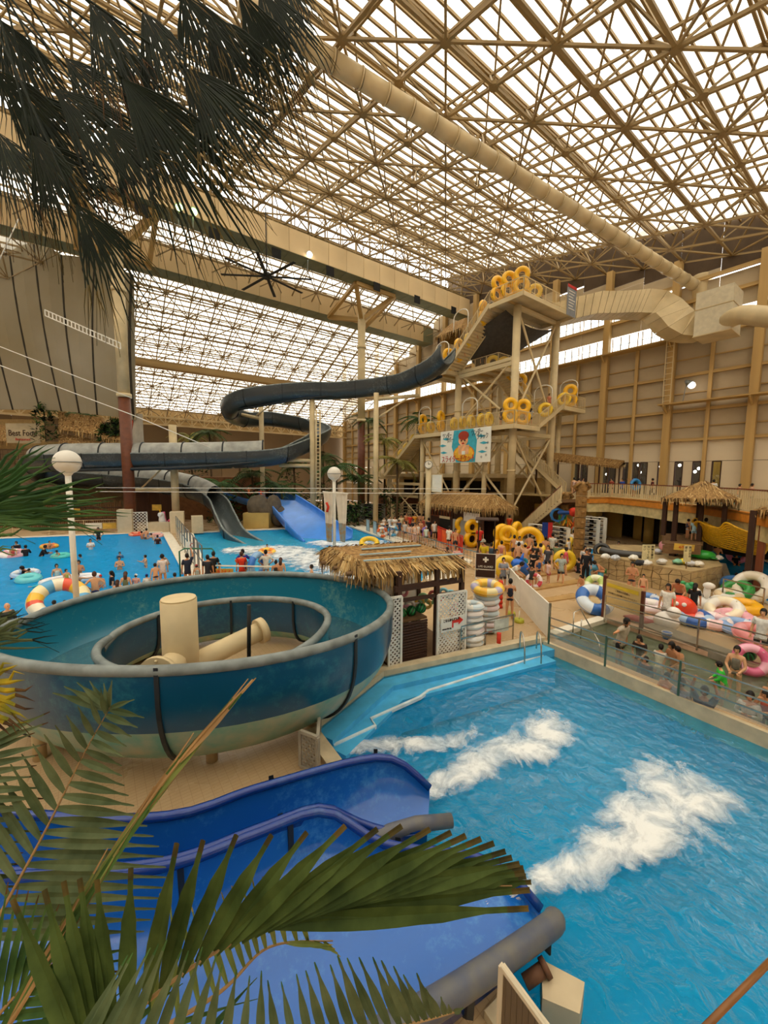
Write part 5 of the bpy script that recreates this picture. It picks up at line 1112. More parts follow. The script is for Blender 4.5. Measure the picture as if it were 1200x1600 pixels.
PEOPLE = '''
153 824 1.72 -.7 stand:akimbo:0 0 1 t#15151a b#202020 s|person in black t-shirt with hands on hips at the far edge of the wave pool
141 842 1.70 -1.0 stand:fold:0 0 0 t#e8ecec b#303040 s|person in wet white shirt standing chest deep in the wave pool
77 845 1.1 -.55 stand:fold:0 10 0 s#e08040 b#e08040 s|child sitting in an orange and yellow ring in the wave pool
63 852 1.72 -1.0 stand:fwd:20 80 1 r#121218 b#202020 s|person in black rash guard pulling a child's float by the arms in the wave pool
93 859 1.1 -.6 stand:fwd:20 -60 1 s#4fd0c8 b#4fd0c8 s|child in turquoise float being pulled through the wave pool
39 852 1.72 -1.05 stand:fwd:10 170 1 r#101018 b#202020 s|person in black rash guard seen from behind beside the pink ring
27 845 1.65 -1.0 stand:fwd:15 -20 0 r#20202c b#202020 s|person in dark top behind the pink and white ring
19 853 1.3 -.6 stand:lap:0 20 0 s#d05048 b#d05048 S|person sitting in the pink and white ring in the wave pool
48 882 1.72 -1.05 stand:fwd:35 -60 1 r#14141c b#202020 s|person in black rash guard bent over a white ring in the wave pool
40 888 1.1 -.6 stand:fwd:30 30 0 s#d8a080 b#303030 s|child held over the small white ring in the wave pool
88 881 1.62 -1.0 stand:down:0 10 0 s#c8d8d0 b#c8d8d0 s|person in pale swimsuit with necklace standing left of the white post
123 875 1.74 -1.0 stand:fold:0 -10 1 - b#202040 s|bare-chested person standing behind the white oval float
103 889 1.15 -.55 stand:lap:0 30 0 s#b8c060 b#b8c060 s|child in yellow-green top on the white oval float
120 894 1.55 -.9 stand:wide:15 10 0 s#7a4038 b#7a4038 S|person leaning back on the white oval float
67 907 1.1 -.85 stand:wide:25 200 0 r#58c8c8 b#58c8c8 s|child in turquoise rash guard swimming alone in the wave pool
15 903 1.1 -.75 float:wide:80 170 0 r#28307a b#28307a s|child in navy rash guard floating face down in the wave pool
131 865 1.5 -1.3 stand:fwd:20 -70 1 - b#202020 s|swimmer with only the head above the wave pool water
187 862 1.3 -.95 stand:down:0 0 0 r#4078a8 b#303030 c#304860|child in blue cap just behind the bare-chested folded-arm bather
186 869 1.72 -1.0 stand:fold:0 0 0 - b#303030 s|bare-chested person with folded arms in the middle of the wave pool
147 893 1.78 -.62 stand:akimbo:0 180 0 - b#2c3468 S|broad bare back of a person with hands on hips in the wave pool
157 898 1.1 -.5 stand:down:0 0 0 s#d8b090 b#d05050 c#c83030|child in red cap next to the bare-backed bather
174 892 1.6 -.95 stand:down:0 -80 0 t#1c2430 b#202020 l|person with pony tail and dark t-shirt in the wave pool
195 894 1.6 -.6 stand:down:10 170 0 s#6a7050 b#40482c L|person with long brown hair and bare shoulders at the wave pool edge
183 906 1.5 -.7 stand:down:0 170 0 s#5a4030 b#404030 L|second long brown haired person lower at the wave pool edge
84 938 1.3 -.8 stand:down:0 160 1 - b#202020 s|dark head inside the rainbow ring, its taller one
101 938 1.3 -.82 stand:down:0 200 1 - b#202020 s|dark head inside the rainbow ring, close to the white post
10 942 1.75 -.95 stand:down:0 30 0 r#3a4040 b#202020 n|bald person in dark rash guard near the spiral flume
227 867 1.3 -.6 stand:fwd:0 -70 0 - b#304060 s|slim bare child standing sideways in the wave pool
246 836 1.65 -1.0 stand:down:0 170 1 t#3a1c14 b#202020 s|person in dark brown shirt at the pool corner by the white walkway
227 826 1.7 -.8 stand:down:20 160 1 - b#303030 s|bare-backed person leaning at the far right corner of the wave pool
221 830 1.3 -.7 stand:lap:0 80 1 s#d05030 b#303030 s|person in the red ring at the far corner of the wave pool
241 833 1.5 -.9 stand:wide:25 -120 0 s#c8b0a0 b#303030 S|person lying back in shallow water near the unicorn float
253 866 1.65 0 stand:down:0 185 0 t#e8dcd8 b#c8b8a8 c#15151a|person in white lace blouse and black cap on the pool edge
242 880 1.3 .02 stand:down:0 190 0 - b#283048 s|bare-backed child beside the white lace blouse
262 865 1.5 -.8 stand:head:30 -60 1 s#c8a080 b#202020 s|swimmer with both arms over the head near the white walkway
229 897 1.1 -.3 stand:down:0 180 0 t#d8dce0 b#303048 c#2040a8|child in blue cap close to the spiral flume rim
212 897 1.15 -.4 stand:down:0 160 0 t#e0a8a0 b#303048 c#e0e0dc|child in white cap and pink top close to the spiral flume rim
272 896 1.3 -.05 stand:down:10 170 1 s#c09070 b#303030 s|crouched dark haired person below the white walkway
292 865 1.75 0 stand:up/down:5 180 1 t#1c2338 b#202020 s|person in navy shirt with one arm raised at the railing
307 882 1.15 0 stand:down:0 200 0 s#b8c8c8 b#b8c8c8 c#c05048|child in checked red cap beside the navy shirt
333 862 1.78 0 stand:down:5 175 1 t#121214 b#202020 s|person in black jersey with pale stripe watching the landing pool
324 867 1.7 .05 stand:down:0 170 1 t#20242c b#202020 s|dark haired person half hidden behind the black jersey
343 880 1.2 0 stand:down:0 -80 0 s#d0a890 b#405060 s|child between the black jersey and the yellow rail board
377 862 1.74 0 stand:down:0 180 1 t#d8381c b#2a2a30 S|person in bright red shirt seen from behind at the rail
379 858 1.76 .05 stand:akimbo:0 180 1 t#20308a b#2a2a30 s|person in blue shirt behind the bright red shirt
415 859 1.76 0 stand:akimbo:0 182 1 t#dcd8cc b#303030 s|person in white printed t-shirt seen from behind holding a blue ring
438 872 1.6 0 stand:down:10 175 0 s#c89878 b#604838 L|bare-shouldered person with brown hair at the rail
431 875 1.5 .05 stand:down:0 170 1 s#302820 b#202020 s|dark haired person just left of the brown haired one at the rail
487 882 1.6 -.4 stand:down:0 -80 0 - b#202020 s|person with short dark hair in the landing pool beside the straw roof
417 850 1.25 -.75 stand:down:5 10 0 t#2050b8 b#202020 s|child in blue shirt riding an orange ring in the churned foam
389 769 1.5 3.3@42.5 recline:wide:-20 20 1 s#e07030 b#e07030 s|rider lying in an orange ring at the top of the wide blue chute
408 772 1.3 3.2@42 recline:wide:-20 20 1 t#c84030 b#303030 s|second rider at the top of the wide blue chute
617 806 1.85 0 stand:fold:0 0 0 t#f0efe8 p#3aa8b0 s|person in white top and teal skirt in the queue
609 806 1.8 0 stand:down:0 30 0 t#e0e0e0 b#303048 s|person in pale shirt by the blue rings in the queue
600 808 1.5 0 stand:down:0 10 0 t#d8c8b8 h#30405a s|person at the rear left end of the queue next to orange rings
605 815 1.4 0 stand:down:0 60 0 t#202028 h#c8c8d0 s|child in black top beside the blue rings in the queue
627 804 1.85 0 stand:down:0 0 1 t#d8c8a0 h#303030 s|person in beige shirt behind the queue railing
635 801 1.85 0 stand:down:0 20 1 s#e07848 h#303030 s|orange clad person at the rear of the queue
641 803 1.8 0 stand:down:0 -20 1 t#c83828 h#303030 s|person in red shirt at the rear of the queue
648 802 1.85 0 stand:down:0 10 1 t#e8a030 h#303030 s|person carrying an amber ring at the rear of the queue
656 802 1.85 0 stand:down:0 170 1 - h#404048 s|bare-backed person near the shoe rack in the queue
661 803 1.7 0 stand:down:0 160 1 - h#303030 s|second bare-backed person next to the shoe rack in the queue
633 814 1.7 0 stand:down:0 -30 0 t#c0b8b0 h#404858 l|person in grey striped top at the queue railing
646 811 1.8 0 stand:down:0 30 1 t#303038 h#403830 s|dark dressed person in the middle of the queue
641 818 1.6 0 stand:down:10 -40 0 t#d8b8a8 h#c8a898 l|person in pink floral dress leaning on the queue railing
648 817 1.75 0 stand:down:0 20 0 s#e0c8b8 p#d0b0a8 l|person in long flower patterned dress in the queue
657 812 1.8 0 stand:fold:0 -10 1 - h#202024 s|bare-chested person in long black shorts in the queue
664 808 1.8 0 stand:down:0 170 0 t#a84838 h#303030 s|person in rust coloured shirt in the queue
670 809 1.9 0 stand:down:0 170 1 t#141418 h#303030 s|tall person in black t-shirt in the queue
666 822 1.5 0 stand:down:0 10 0 t#c8d8c8 h#283038 c#e0d0d8|child in pale green top holding a purple ring in the queue
679 813 1.75 0 stand:down:0 30 0 t#f0ece4 h#303030 l|person in white sleeveless blouse at the queue end
688 808 1.8 0 stand:down:0 40 1 t#c8b8a0 h#202024 c#d8d0c0|person in pale cap in front of the ticket booth
693 805 1.95 0 stand:down:5 180 0 - h#1c1c20 s|broad bare-backed person in black shorts in front of the ticket booth
730 817 1.9 0 stand:fold:0 60 0 t#f0e8e4 h#303038 s|person in white t-shirt with folded arms beside the booth screen
750 822 1.9 0 stand:down:0 0 1 t#c82820 h#303038 s|person in red shirt behind the lifeguard
699 855 1.6 0 stand:down:0 -60 0 s#e0b8a0 b#303038 s|person with bare shoulders behind the straw roof corner
714 853 1.65 0 stand:fold:0 20 0 t#e0a8a0 b#303038 S|person in pink top behind the straw roof corner
723 870 1.2 0 stand:down:0 40 1 r#e88a28 h#30384a s|child in orange and yellow life vest beside the lifeguard chair
783 826 1.85 0 stand:down:0 150 1 t#e4e4e0 h#303038 s|person in white t-shirt near the tower column foot
796 816 1.9 .3@34 climb:down:0 150 1 t#d84a20 h#d04a20 c#38302c|person in orange outfit starting up the gallery stairs
784 845 1.7 0 stand:down:0 175 0 s#c87868 b#e8e0d8 s|person in coral bandeau and white shorts seen from behind
804 836 1.75 0 stand:down:0 170 1 - h#303030 s|dark haired person hidden among the yellow rings
787 871 1.65 0 stand:fold:0 10 0 t#9098a8 h#505868 s|person in grey dungarees behind the white fence
799 876 1.75 0 stand:fwd:45 70 1 t#e8e4dc h#404040 s|person in white tank top bending over a blue inflatable
821 849 1.78 0 stand:reach:0 175 0 - h#2c9ab8 c#e8b020|bare-backed person in teal shorts and yellow cap
811 847 1.78 0 stand:down:0 170 0 - h#303030 s|bare-backed person beside the teal shorts
833 857 1.7 0 stand:fwd:5 40 0 t#141416 h#202020 s|person in black top in the middle of the crowd
841 858 1.3 0 stand:fold:0 60 0 s#d8c8c0 b#c83030 s|child holding a white and blue ring in the crowd
843 830 1.85 0 stand:fold:0 20 0 t#ece8e0 h#404048 s|person in white t-shirt with folded arms near the stair foot
853 838 1.8 0 stand:down:0 180 1 - h#404858 s|bare-backed person near the blue and red cloths
845 849 1.65 0 stand:down:0 110 0 s#a86848 b#c04830 s|person with a tall yellow ring on the shoulder
837 848 1.7 0 stand:down:0 150 1 t#302820 h#303030 s|dark haired head behind the yellow ring carrier
831 885 1.15 0 stand:head:0 -20 1 t#383838 b#c83030 s|child in dark vest and red trunks with hand on head
864 833 1.85 0 stand:down:0 165 0 t#c8c8c0 h#383840 s|person in grey printed t-shirt seen from behind at the arch pillar
897 828 1.85 0 stand:down:0 160 0 t#ece8e0 h#8a3030 s|person in white t-shirt with red print under the arch
889 841 1.35 0 stand:down:0 60 0 t#e8e8e0 b#202028 s|child in white shirt carrying a yellow ring under the arch
885 855 1.6 0 stand:down:0 90 1 t#e05868 h#303038 s|person in coral pink top at the foot of the arch
878 865 1.65 0 walk:akimbo/down:0 10 0 t#a8b4b0 h#283040 s|person in grey print tank top walking down the steps with a yellow ring
905 872 1.6 0 ground:lap:10 180 1 t#1c1c20 h#e0a8a8 s|person in black shirt sitting on the step
917 858 1.78 0 stand:down:0 0 1 r#14141c p#14141c s|person in black zipped rash guard suit on the steps
922 857 1.6 0 stand:down:0 -60 1 t#20242c h#303038 s|dark dressed person right behind the black zipped suit
914 853 1.7 0 stand:down:0 30 0 t#c8c8c8 h#303038 s|grey dressed person partly hidden by the black zipped suit
911 898 1.1 0 stand:lap:15 -40 1 - h#c84828 s|child in red trunks bending beside the blue orca ring
798 904 1.62 0 stand:fwd:0 185 1 s#14182c b#14182c s|person in dark bandeau top with spotted shorts seen from behind
967 845 1.7 .1 ground:lap:15 0 0 - b#303038 s|bare-chested person sitting behind the long black dinghy
946 878 1.6 .2 sit:fwd:50 -80 1 - b#2c7a3a s|person lying over a green inflatable at the stone counter
989 877 1.75 0 stand:fold:5 0 1 - b#303038 s|bare-chested person standing behind the tan notice panel
1006 897 1.1 .3 stand:down:0 0 0 - b#c04030 s|child's face peeking over the tan notice panel post
874 758 1.45 1.9@33.6 climb:down:5 150 1 - h#4a5878 s|bare-backed child climbing the gallery stairs
897 753 1.65 3.86@34.5 stand:down:0 170 0 s#c8a8a0 b#8a9aa0 s|person in pale top at the head of the stairs
904 754 1.6 3.86@34.8 stand:akimbo:0 150 0 s#d8b0a0 b#b8c0c0 s|person with hand on hip at the head of the stairs
911 747 1.6 3.86@37 stand:down:0 30 0 t#483030 b#303038 s|dark dressed person on the gallery near the awning
853 775 1.6 1.3@34.8 climb:up/fwd:20 -40 0 s#e0a8a0 b#303038 s|person in pink lifting a camera on the stairs
956 748 1.6 3.86@37.5 stand:down:0 -40 0 t#a04838 h#303038 s|person in rust top at the gallery railing corner
973 745 1.6 3.86@36 stand:down:0 -30 1 t#2848a0 h#303038 s|person in blue shirt at the gallery railing
992 744 1.7 3.86@35.5 stand:reach:0 -60 1 t#18181c h#303038 s|person in black carrying a blue ring along the gallery
1020 750 1.65 3.86@34 walk:down:0 -80 1 t#5a2020 p#1c1c28 s|person in dark red shirt walking along the gallery
1115 755 1.6 3.86@28.5 stand:down:0 180 1 t#d8d8d8 h#303038 s|person behind the straw roof on the gallery
1156 760 1.35 3.86@25 stand:down:0 60 0 t#a8806a h#c8c8c8 s|child in brownish shirt on the gallery right of the white float
1175 761 1.4 3.86@23.5 stand:down:0 70 0 t#b89078 h#202028 s|taller child at the right end of the gallery
1077 799 1.2 2.0@22.6 stand:down:0 120 1 s#304060 b#a8c8d8 s|child in navy top on the wooden boat deck
1087 802 1.25 2.0@22 stand:down:0 170 0 t#b8e0f0 h#b8e0f0 s|child in pale blue striped dress on the wooden boat deck
1103 789 1.75 2.0@22.5 sit:down:10 150 2 t#5a3418 h#3a2418 s|person in brown sitting under the straw boat roof
1038 842 1.65 .1 sit:fold:10 20 0 t#d8d8d8 h#404048 c#e8e4dc|person in white cap and top seated behind the pink ball
1054 852 1.3 .1 stand:down:0 170 1 - h#303038 s|small bare-backed person by the white board under the boat deck
1031 850 1.1 .1 ground:lap:10 0 1 t#402828 h#303038 s|small dark dressed person next to the white cap
1121 851 1.65 0 walk:fwd:20 170 1 - h#14141c s|person in black trunks under the hull of the yellow boat
1151 865 1.55 -.5 sit:lap:0 10 1 t#101014 h#101014 l|person in black with long hair before the pink ring on the river edge
1045 912 1.68 .0 stand:down:0 -10 1 t#e8e4dc h#303038 l|person in white t-shirt with a striped shoulder bag
1064 902 1.78 0 stand:fwd:45 -10 1 - h#303038 s|bare-chested person bending over the red and green inflatables
1086 912 1.5 0 stand:down:10 170 1 t#14141a b#14141a l|person with long black hair and a white flower
1091 929 1.15 0 ground:fwd:5 90 1 - b#3060a8 s|bare child sitting in a blue ring among the inflatables
1151 895 1.45 -.8 stand:down:0 170 1 r#14141a b#14141a s|person in black rash guard in the river behind the steel rail
1171 891 1.5 -1.0 stand:down:20 -60 1 - b#303038 s|swimmer's dark head in the river near the pink ring
1171 908 1.45 -.7 stand:down:0 180 1 r#14141a b#14141a l|long haired person in dark rash guard in the river
1194 951 1.68 0 stand:down:0 -10 0 t#e0e2e0 h#404048 s|person in white t-shirt with black lanyard beside the inflatables
972 963 1.75 -.72 stand:wide/down:12 60 1 t#b8ab98 h#14141a s|person in beige t-shirt and black shorts holding the wading pool handrail
1003 991 1.55 -.72 kneel:lap:15 -20 1 t#2a1c18 b#202020 l|long haired person in dark top crouching in the wading pool
1032 1008 1.4 -.74 kneel:fwd:10 170 1 t#d8d0c4 b#404048 s|child in white top facing away in the wading pool
1058 1002 1.7 -.74 kneel:lap:15 -40 2 - b#303038 s|bare-chested adult sitting low beside the blue pail
1068 1013 1.4 -.74 kneel:fwd:15 -120 1 - b#303038 s|bare child held by the adult near the blue pail
1010 1026 1.35 -.70 kneel:down:0 -30 1 r#3c4450 b#303038 s|child in dark grey rash guard behind the frosted panel
1043 1051 1.45 -.70 kneel:lap:0 -20 0 s#d8a088 b#404048 s|child with bare shoulders behind the frosted panel
1066 1060 1.62 -.74 kneel:down:0 -20 0 r#a8a8b0 b#404048 s|person in light grey rash guard leaning on the rail
1102 1072 1.74 -.83 kneel:up:0 -10 1 t#5a6270 b#303038 s|person in slate t-shirt holding the rail with both arms raised
1153 1008 1.6 -.72 stand:lap:5 -5 0 s#7a7468 b#7a7468 s|person in patterned grey swimsuit standing in the wading pool
1132 1035 1.25 -.70 stand:lap:10 -80 0 r#38c840 b#1c3048 s|child in green and navy rash guard in the wading pool
1173 1080 1.66 -.77 kneel:fold:0 -10 1 r#dcd8d0 b#404048 s|person in white long sleeves resting chin on the rail
1206 1063 1.3 -.7 stand:down:0 -30 1 - b#303038 s|bare child at the right frame edge, farther from the rail
1203 1078 1.35 -.7 stand:fwd:10 -30 1 s#a04838 b#303038 s|child with hands on the rail at the right frame edge
768 848 1.7 0 stand:down:0 160 1 t#384858 h#303038 s|person in slate blue shirt right of the lifeguard chair post
776 858 1.6 0 stand:down:0 30 0 t#d8c0b0 h#404048 l|person in beige top in front of the coral bandeau
812 838 1.75 0 stand:down:0 10 0 t#e8e8ec h#303038 s|person in white at the foot of the gallery stairs, beside the giant yellow ring
828 834 1.8 0 stand:down:0 170 1 - h#a83828 s|bare-backed person in rust trunks behind the giant yellow ring
857 852 1.7 0 stand:down:0 -20 0 t#404048 h#303038 s|person in charcoal shirt between the crowd and the left arch pillar
870 848 1.65 0 stand:fwd:0 150 1 t#6a7a58 h#303038 s|person in olive shirt against the left arch pillar
842 868 1.55 0 stand:down:0 40 1 s#30508a b#202030 l|person in navy swimsuit beside the shouldered yellow ring
858 876 1.2 0 stand:down:0 -60 0 t#e8c8c0 h#c05868 s|small child in pink near the steps
702 822 1.8 0 stand:down:0 150 1 t#e8e0d0 h#303038 s|person in cream shirt behind the red netted barrier
712 826 1.8 0 stand:down:0 10 1 - h#303038 s|bare-chested person behind the orange part of the barrier
624 812 1.6 0 stand:down:0 40 1 t#284060 h#303038 s|person in dark blue near the queue railing start
653 818 1.5 0 stand:down:0 -30 0 t#f0e8e0 h#303038 s|child in white in the middle of the queue
'''
def run_people(tab):
    for ln in tab.strip().split('\n'):
        d, label = ln.split('|'); px, py, h, z0, pose, face, sk, top, bot, hair = d.split()
        h = float(h); z0, _, dd = z0.partition('@'); z0 = float(z0); legs, arms, lean = pose.split(':')
        hz = LEGS[legs][0]; tot = (hz+.82*cos(min(abs(radians(float(lean))), .9)))*h/1.72
        p = G(float(px), float(py), z0+tot)
        if dd: p = D(float(px), float(py), float(dd))
        person(V(p.x, p.y, z0), h, pose, float(face), sk, top, bot, hair, label)
run_people(PEOPLE)

bpy.data.scenes.remove(TSC)
# ================================================================ inflatables
def vinyl(h, r=.3): return mat('vinyl_'+h.strip('#'), h, r, var=.04, spec=.6)
def ring(p, R, r, mats, label, tilt=0.0, face=0.0, group=None, roll=0.0, name='swim_ring', sq=1.0, z=None, stripes=None, seam=True):
    """p is where the ring's centre is; tilt 0 lies flat, 90 stands up"""
    o = empty(name, p, facing(face, p), label, 'swim ring', group); M = Matrix.Rotation(radians(tilt), 3, 'X')@Matrix.Rotation(radians(roll), 3, 'Z')
    b = MB(); ms = mats if isinstance(mats, list) else [mats]; b.torus((0, 0, 0), R, r, 28, 10, M=M, sq=sq, stripes=stripes or (list(range(len(ms)))*3 if len(ms) > 1 else None)); b.build('tube', ms, o)
    if seam:
        q = MB(); q.torus((0, 0, 0), R+r*.99, .012, 28, 4, M=M); q.build('seam', ms[0], o)
        q = MB(); q.tube([M@V(R*.7, R*.7+r*.3, r*sq*.9), M@V(R*.7, R*.7+r*.3, r*sq+.03)], .022, 8); q.build('valve', ms[-1], o)
    return o
YEL2 = vinyl('#f4b90c'); YEL3 = vinyl('#efc62a')
_yp = None
def yellow_ring(p, face, label, R=.43, r=.17, double=True, lean=0, grp='yellow slide rings'):
    """tandem slide tube stood on end: two joined yellow rings, with grip handles"""
    global _yp
    if _yp is None:
        a = MB(); X = Matrix.Rotation(pi/2, 3, 'X')
        a.torus((0, 0, .70), .48, .21, 24, 10, M=X); a.torus((0, 0, 1.62), .45, .21, 24, 10, M=X)
        c = MB(); c.torus((0, 0, .68), .47, .20, 24, 10, M=X)
        h = MB()
        for s in (-1, 1): h.tube([V(s*.55, -.1, .7), V(s*.68, -.1, .66), V(s*.68, -.1, .5), V(s*.55, -.1, .46)], .02, 6)
        _yp = (a.mesh('tube', YEL2), c.mesh('tube', YEL3), h.mesh('handle', BLACK))
    o = empty('tandem_ring' if double else 'slide_ring', p, facing(face, p), label, 'swim ring', grp); o.rotation_euler.x = radians(lean)
    inst(_yp[0 if double else 1], 'tube', o); inst(_yp[2], 'handle', o); return o
def seat(px, py, z0, R): return G(px, py, z0)
# yellow rings carried on the tower; positions on the walkways
TR = [(29.2, 20.7, ZT, 1, 0, 'tall yellow double ring at the very top platform corner, higher one'), (29.0, 21.8, ZT, 1, 20, 'yellow double ring behind the highest one on the top platform'), (28.9, 22.9, ZT, 1, 40, 'yellow double ring at the head of the top stair'), (30.9, 20.6, ZT, 0, 0, 'single yellow ring on the top platform right of the double ones'),
      (29.3, 24.7, 19.2, 1, 60, 'yellow and green ring on the upper part of the top stair'), (29.3, 26.4, 17.7, 0, 60, 'single yellow ring halfway up the top stair'), (29.3, 27.6, 16.6, 1, 50, 'yellow double ring near the foot of the top stair'), (29.2, 28.9, ZL, 1, 30, 'yellow double ring on the dark slide landing, towards the stair'), (29.2, 29.9, ZL, 0, 30, 'single yellow ring at the outer end of the slide landing'),
      (32, 25.6, ZL, 0, 0, 'yellow ring behind the cross braces on the middle level'), (33.2, 25.2, ZL, 0, 10, 'second yellow ring on the middle level behind the main column'), (34.6, 25.2, 15.2, 1, 0, 'yellow double ring on the return stair behind the main column'), (36.2, 25.3, 13.9, 1, 0, 'yellow double ring lower on the return stair'), (37.3, 25.5, 12.9, 0, 0, 'yellow ring where the return stair meets the right landing'),
      (29.0, 21.2, ZW, 1, 20, 'tall yellow double ring at the walkway corner above the banner end'), (30.4, 20.9, ZW, 1, 0, 'yellow double ring right of the walkway corner'), (33.8, 20.9, 11, 0, 0, 'yellow ring on the short flight to the right landing'), (36.9, 20.9, ZM, 0, 0, 'yellow ring at the left side of the right landing'), (38.0, 20.9, ZM, 1, 0, 'yellow double ring on the right landing'),
      (29.2, 23.6, ZW, 0, 60, 'first yellow ring in the row above the banner, right end'), (29.2, 24.5, ZW, 0, 60, 'second yellow ring from the right in the row above the banner'), (29.2, 25.7, ZW, 0, 60, 'third yellow ring from the right in the row above the banner'), (29.2, 26.8, ZW, 0, 60, 'fourth yellow ring from the right above the banner'), (29.2, 27.9, ZW, 0, 60, 'yellow ring above the left end of the banner'),
      (29.2, 29.8, ZW, 1, 60, 'tall yellow double ring on the walkway left of the banner'), (29.2, 31.3, ZW, 0, 50, 'single yellow ring near the head of the left stair'), (29.4, 32.8, ZW, 1, 50, 'yellow double ring at the head of the left stair'), (29.5, 34.4, 8.9, 0, 50, 'yellow ring on the upper part of the left stair'), (29.5, 35.6, 8.0, 0, 50, 'yellow ring in the middle of the left stair'), (29.5, 36.6, 7.3, 0, 50, 'yellow ring below the middle of the left stair'), (29.5, 38.4, 5.9, 0, 50, 'small yellow ring at the foot of the left stair')]
for x, y, z, d, f, lb in TR: yellow_ring(V(x, y, z+.03), f, lb, double=bool(d))
TP = [(29.3, 24.0, 19.8, 'n#28405a', 'person in blue on the upper part of the top stair'), (29.4, 25.6, 18.4, 'n#c8c0b8', 'pale dressed person in the middle of the top stair'), (29.4, 27.0, 17.1, 'n#a86848', 'tanned person low on the top stair'), (31.6, 26.6, ZL, 'n#303040', 'dark dressed person on the middle level'), (35.4, 25.4, 14.6, 'n#485868', 'person on the return stair between two rings'),
      (32.6, 21.6, 10.2, 'n#a8b0b8', 'person in grey on the short flight'), (35.2, 21.4, 11.8, 'n#c87858', 'orange-brown dressed person on the short flight'), (39.2, 21.0, ZM, 'n#283038', 'dark dressed person at the end of the right landing'), (31.6, 21.4, ZW, 'n#d8b0a0', 'bather by the walkway corner'), (29.6, 22.6, ZW, 'n#202838', 'dark dressed person on the walkway beside the banner end'), (29.7, 25.1, ZW, 'n#c89070', 'bather behind the ring row above the banner'),
      (29.7, 28.7, ZW, 'n#d8d8d8', 'person in white on the walkway left of the banner'), (29.7, 30.6, ZW, 'n#b87060', 'bather in rust top near the left stair'), (29.6, 37.5, 6.6, 'n#c8a890', 'bather near the foot of the left stair'), (29.6, 33.9, 9.4, 'n#80909a', 'grey dressed person on the left stair'), (32.4, 20.9, ZT, 'n#8a7060', 'bather on the top platform right of the rings')]
TSC = bpy.data.scenes.new('templates')
for i, (x, y, z, c, lb) in enumerate(TP): person(V(x, y, z), 1.62, ['stand:down:0', 'walk:down:0', 'stand:fwd:5'][i % 3], (i*67) % 180, i % 2+0, 't'+c[1:], 'h#303038', 'sl'[i % 2], lb)
# rings in the crowd on the ground
for px, py, d, f, lb in ((722, 850, 1, 10, 'big yellow double ring leaning at the end of the red barrier'), (737, 856, 1, 30, 'second yellow double ring right of the big one by the red barrier'), (783, 868, 1, 30, 'yellow double ring left of the coral bandeau'), (793, 872, 1, -20, 'yellow double ring in the middle of the crowd'), (806, 862, 1, 60, 'yellow ring pair behind the bare backs'), (848, 880, 0, 80, 'yellow ring carried on the shoulder near the steps'), (881, 893, 0, 20, 'amber ring carried by the grey tank top'), (892, 868, 0, 70, 'small yellow ring carried under the arch'), (789, 905, 0, 30, 'yellow ring low behind the white tank top')):
    yellow_ring(G(px, py), f, lb, double=bool(d), grp='yellow rings in the crowd')
ring(G(826, 872)+V(0, 0, 1.2), .72, .26, [vinyl('#f2b80e')], 'giant yellow ring with green inside stripe held up in the crowd', tilt=78, face=10, roll=20)
ring(G(577, 850, .1)+V(0, 0, .1), .62, .2, [YEL3], 'yellow ring lying on the landing pool behind the straw roof', tilt=25, face=0)
# queue: red and orange netted barrier, railings
def net(p, q, h, m1, label, cat='barrier', name='net_barrier', cell=.18, z=0.0, posts=True, pm=CREAM):
    r = empty(name, p, label=label, cat=cat); d = q-p; L = d.length; b = MB()
    n = int(L/cell); k = int(h/cell)
    for i in range(n+1): b.beam(d*i/n+V(0, 0, .05), d*i/n+V(0, 0, h), .018)
    for j in range(k+1): b.beam(V(0, 0, .05+(h-.05)*j/k), d+V(0, 0, .05+(h-.05)*j/k), .018)
    tag(b.build('mesh_wires', m1, r), kind='stuff')
    kk = max(1, int(L/2))
    for i in range(kk+1): bar('post', pm, d*i/kk, d*i/kk+V(0, 0, h+.05), .05, parent=r)
    bar('top_rail', pm, V(0, 0, h), d+V(0, 0, h), .045, parent=r); return r
ORN = mat('orange_net', '#e8642a', .7); REDN = mat('red_net', '#d83a22', .7)
o = net(G(684, 846), G(722, 866), 1.3, REDN, 'red and orange netted barrier in front of the ticket booth', pm=REDN)
for k in range(5):
    a = (G(722, 866)-G(684, 846))*(k/5); e = (G(722, 866)-G(684, 846))*((k+1)/5); bar('net_sheet', ORN if k % 2 else REDN, a+V(0, 0, .65), e+V(0, 0, .65), .02, 1.1, parent=o)
net(G(590, 838), G(655, 862), 1.15, STEEL, 'long steel queue railing with mesh beside the landing pool', cell=.3, pm=STEEL); net(G(655, 862), G(745, 893), 1.15, STEEL, 'steel queue railing running towards the straw roofed hut', cell=.3, pm=STEEL)
LBL = mat('light_blue_panel', '#b8d0d8', .5)
for i, (px, py) in enumerate(((575, 832), (586, 836))):
    panel('barrier_sign', G(px, py)+V(0, 0, .65), G(590, 838)-G(575, 832), UP, .85, 1.3, LBL, ['pale blue barrier panel at the queue start, farther one', 'pale blue barrier panel at the queue start, closer to the crowd'][i], 'barrier', frame_m=STEEL)
for px, py, c, lb in ((607, 838, '#2a78d0', 'blue ring held at the queue start'), (614, 840, '#3aa4dc', 'lighter blue ring held beside the teal skirt'), (666, 842, '#8a6ac8', 'purple ring held in the queue'), (598, 835, '#e89030', 'orange patterned ring at the queue start'), (597, 842, '#e0641e', 'red-orange ring low at the queue start')):
    ring(G(px, py)+V(0, 0, .6), .36, .12, [vinyl(c), vinyl('#e8e4dc')] if c != '#8a6ac8' else vinyl(c), lb, tilt=80, face=10)
TEALR = vinyl('#2f6fc4')
ring(G(403, 913)+V(0, 0, 1.0), .52, .17, [vinyl('#2f74cc'), vinyl('#8fb8e0')], 'big blue ring stood upright beside the white t-shirt at the rail', tilt=88, face=55)
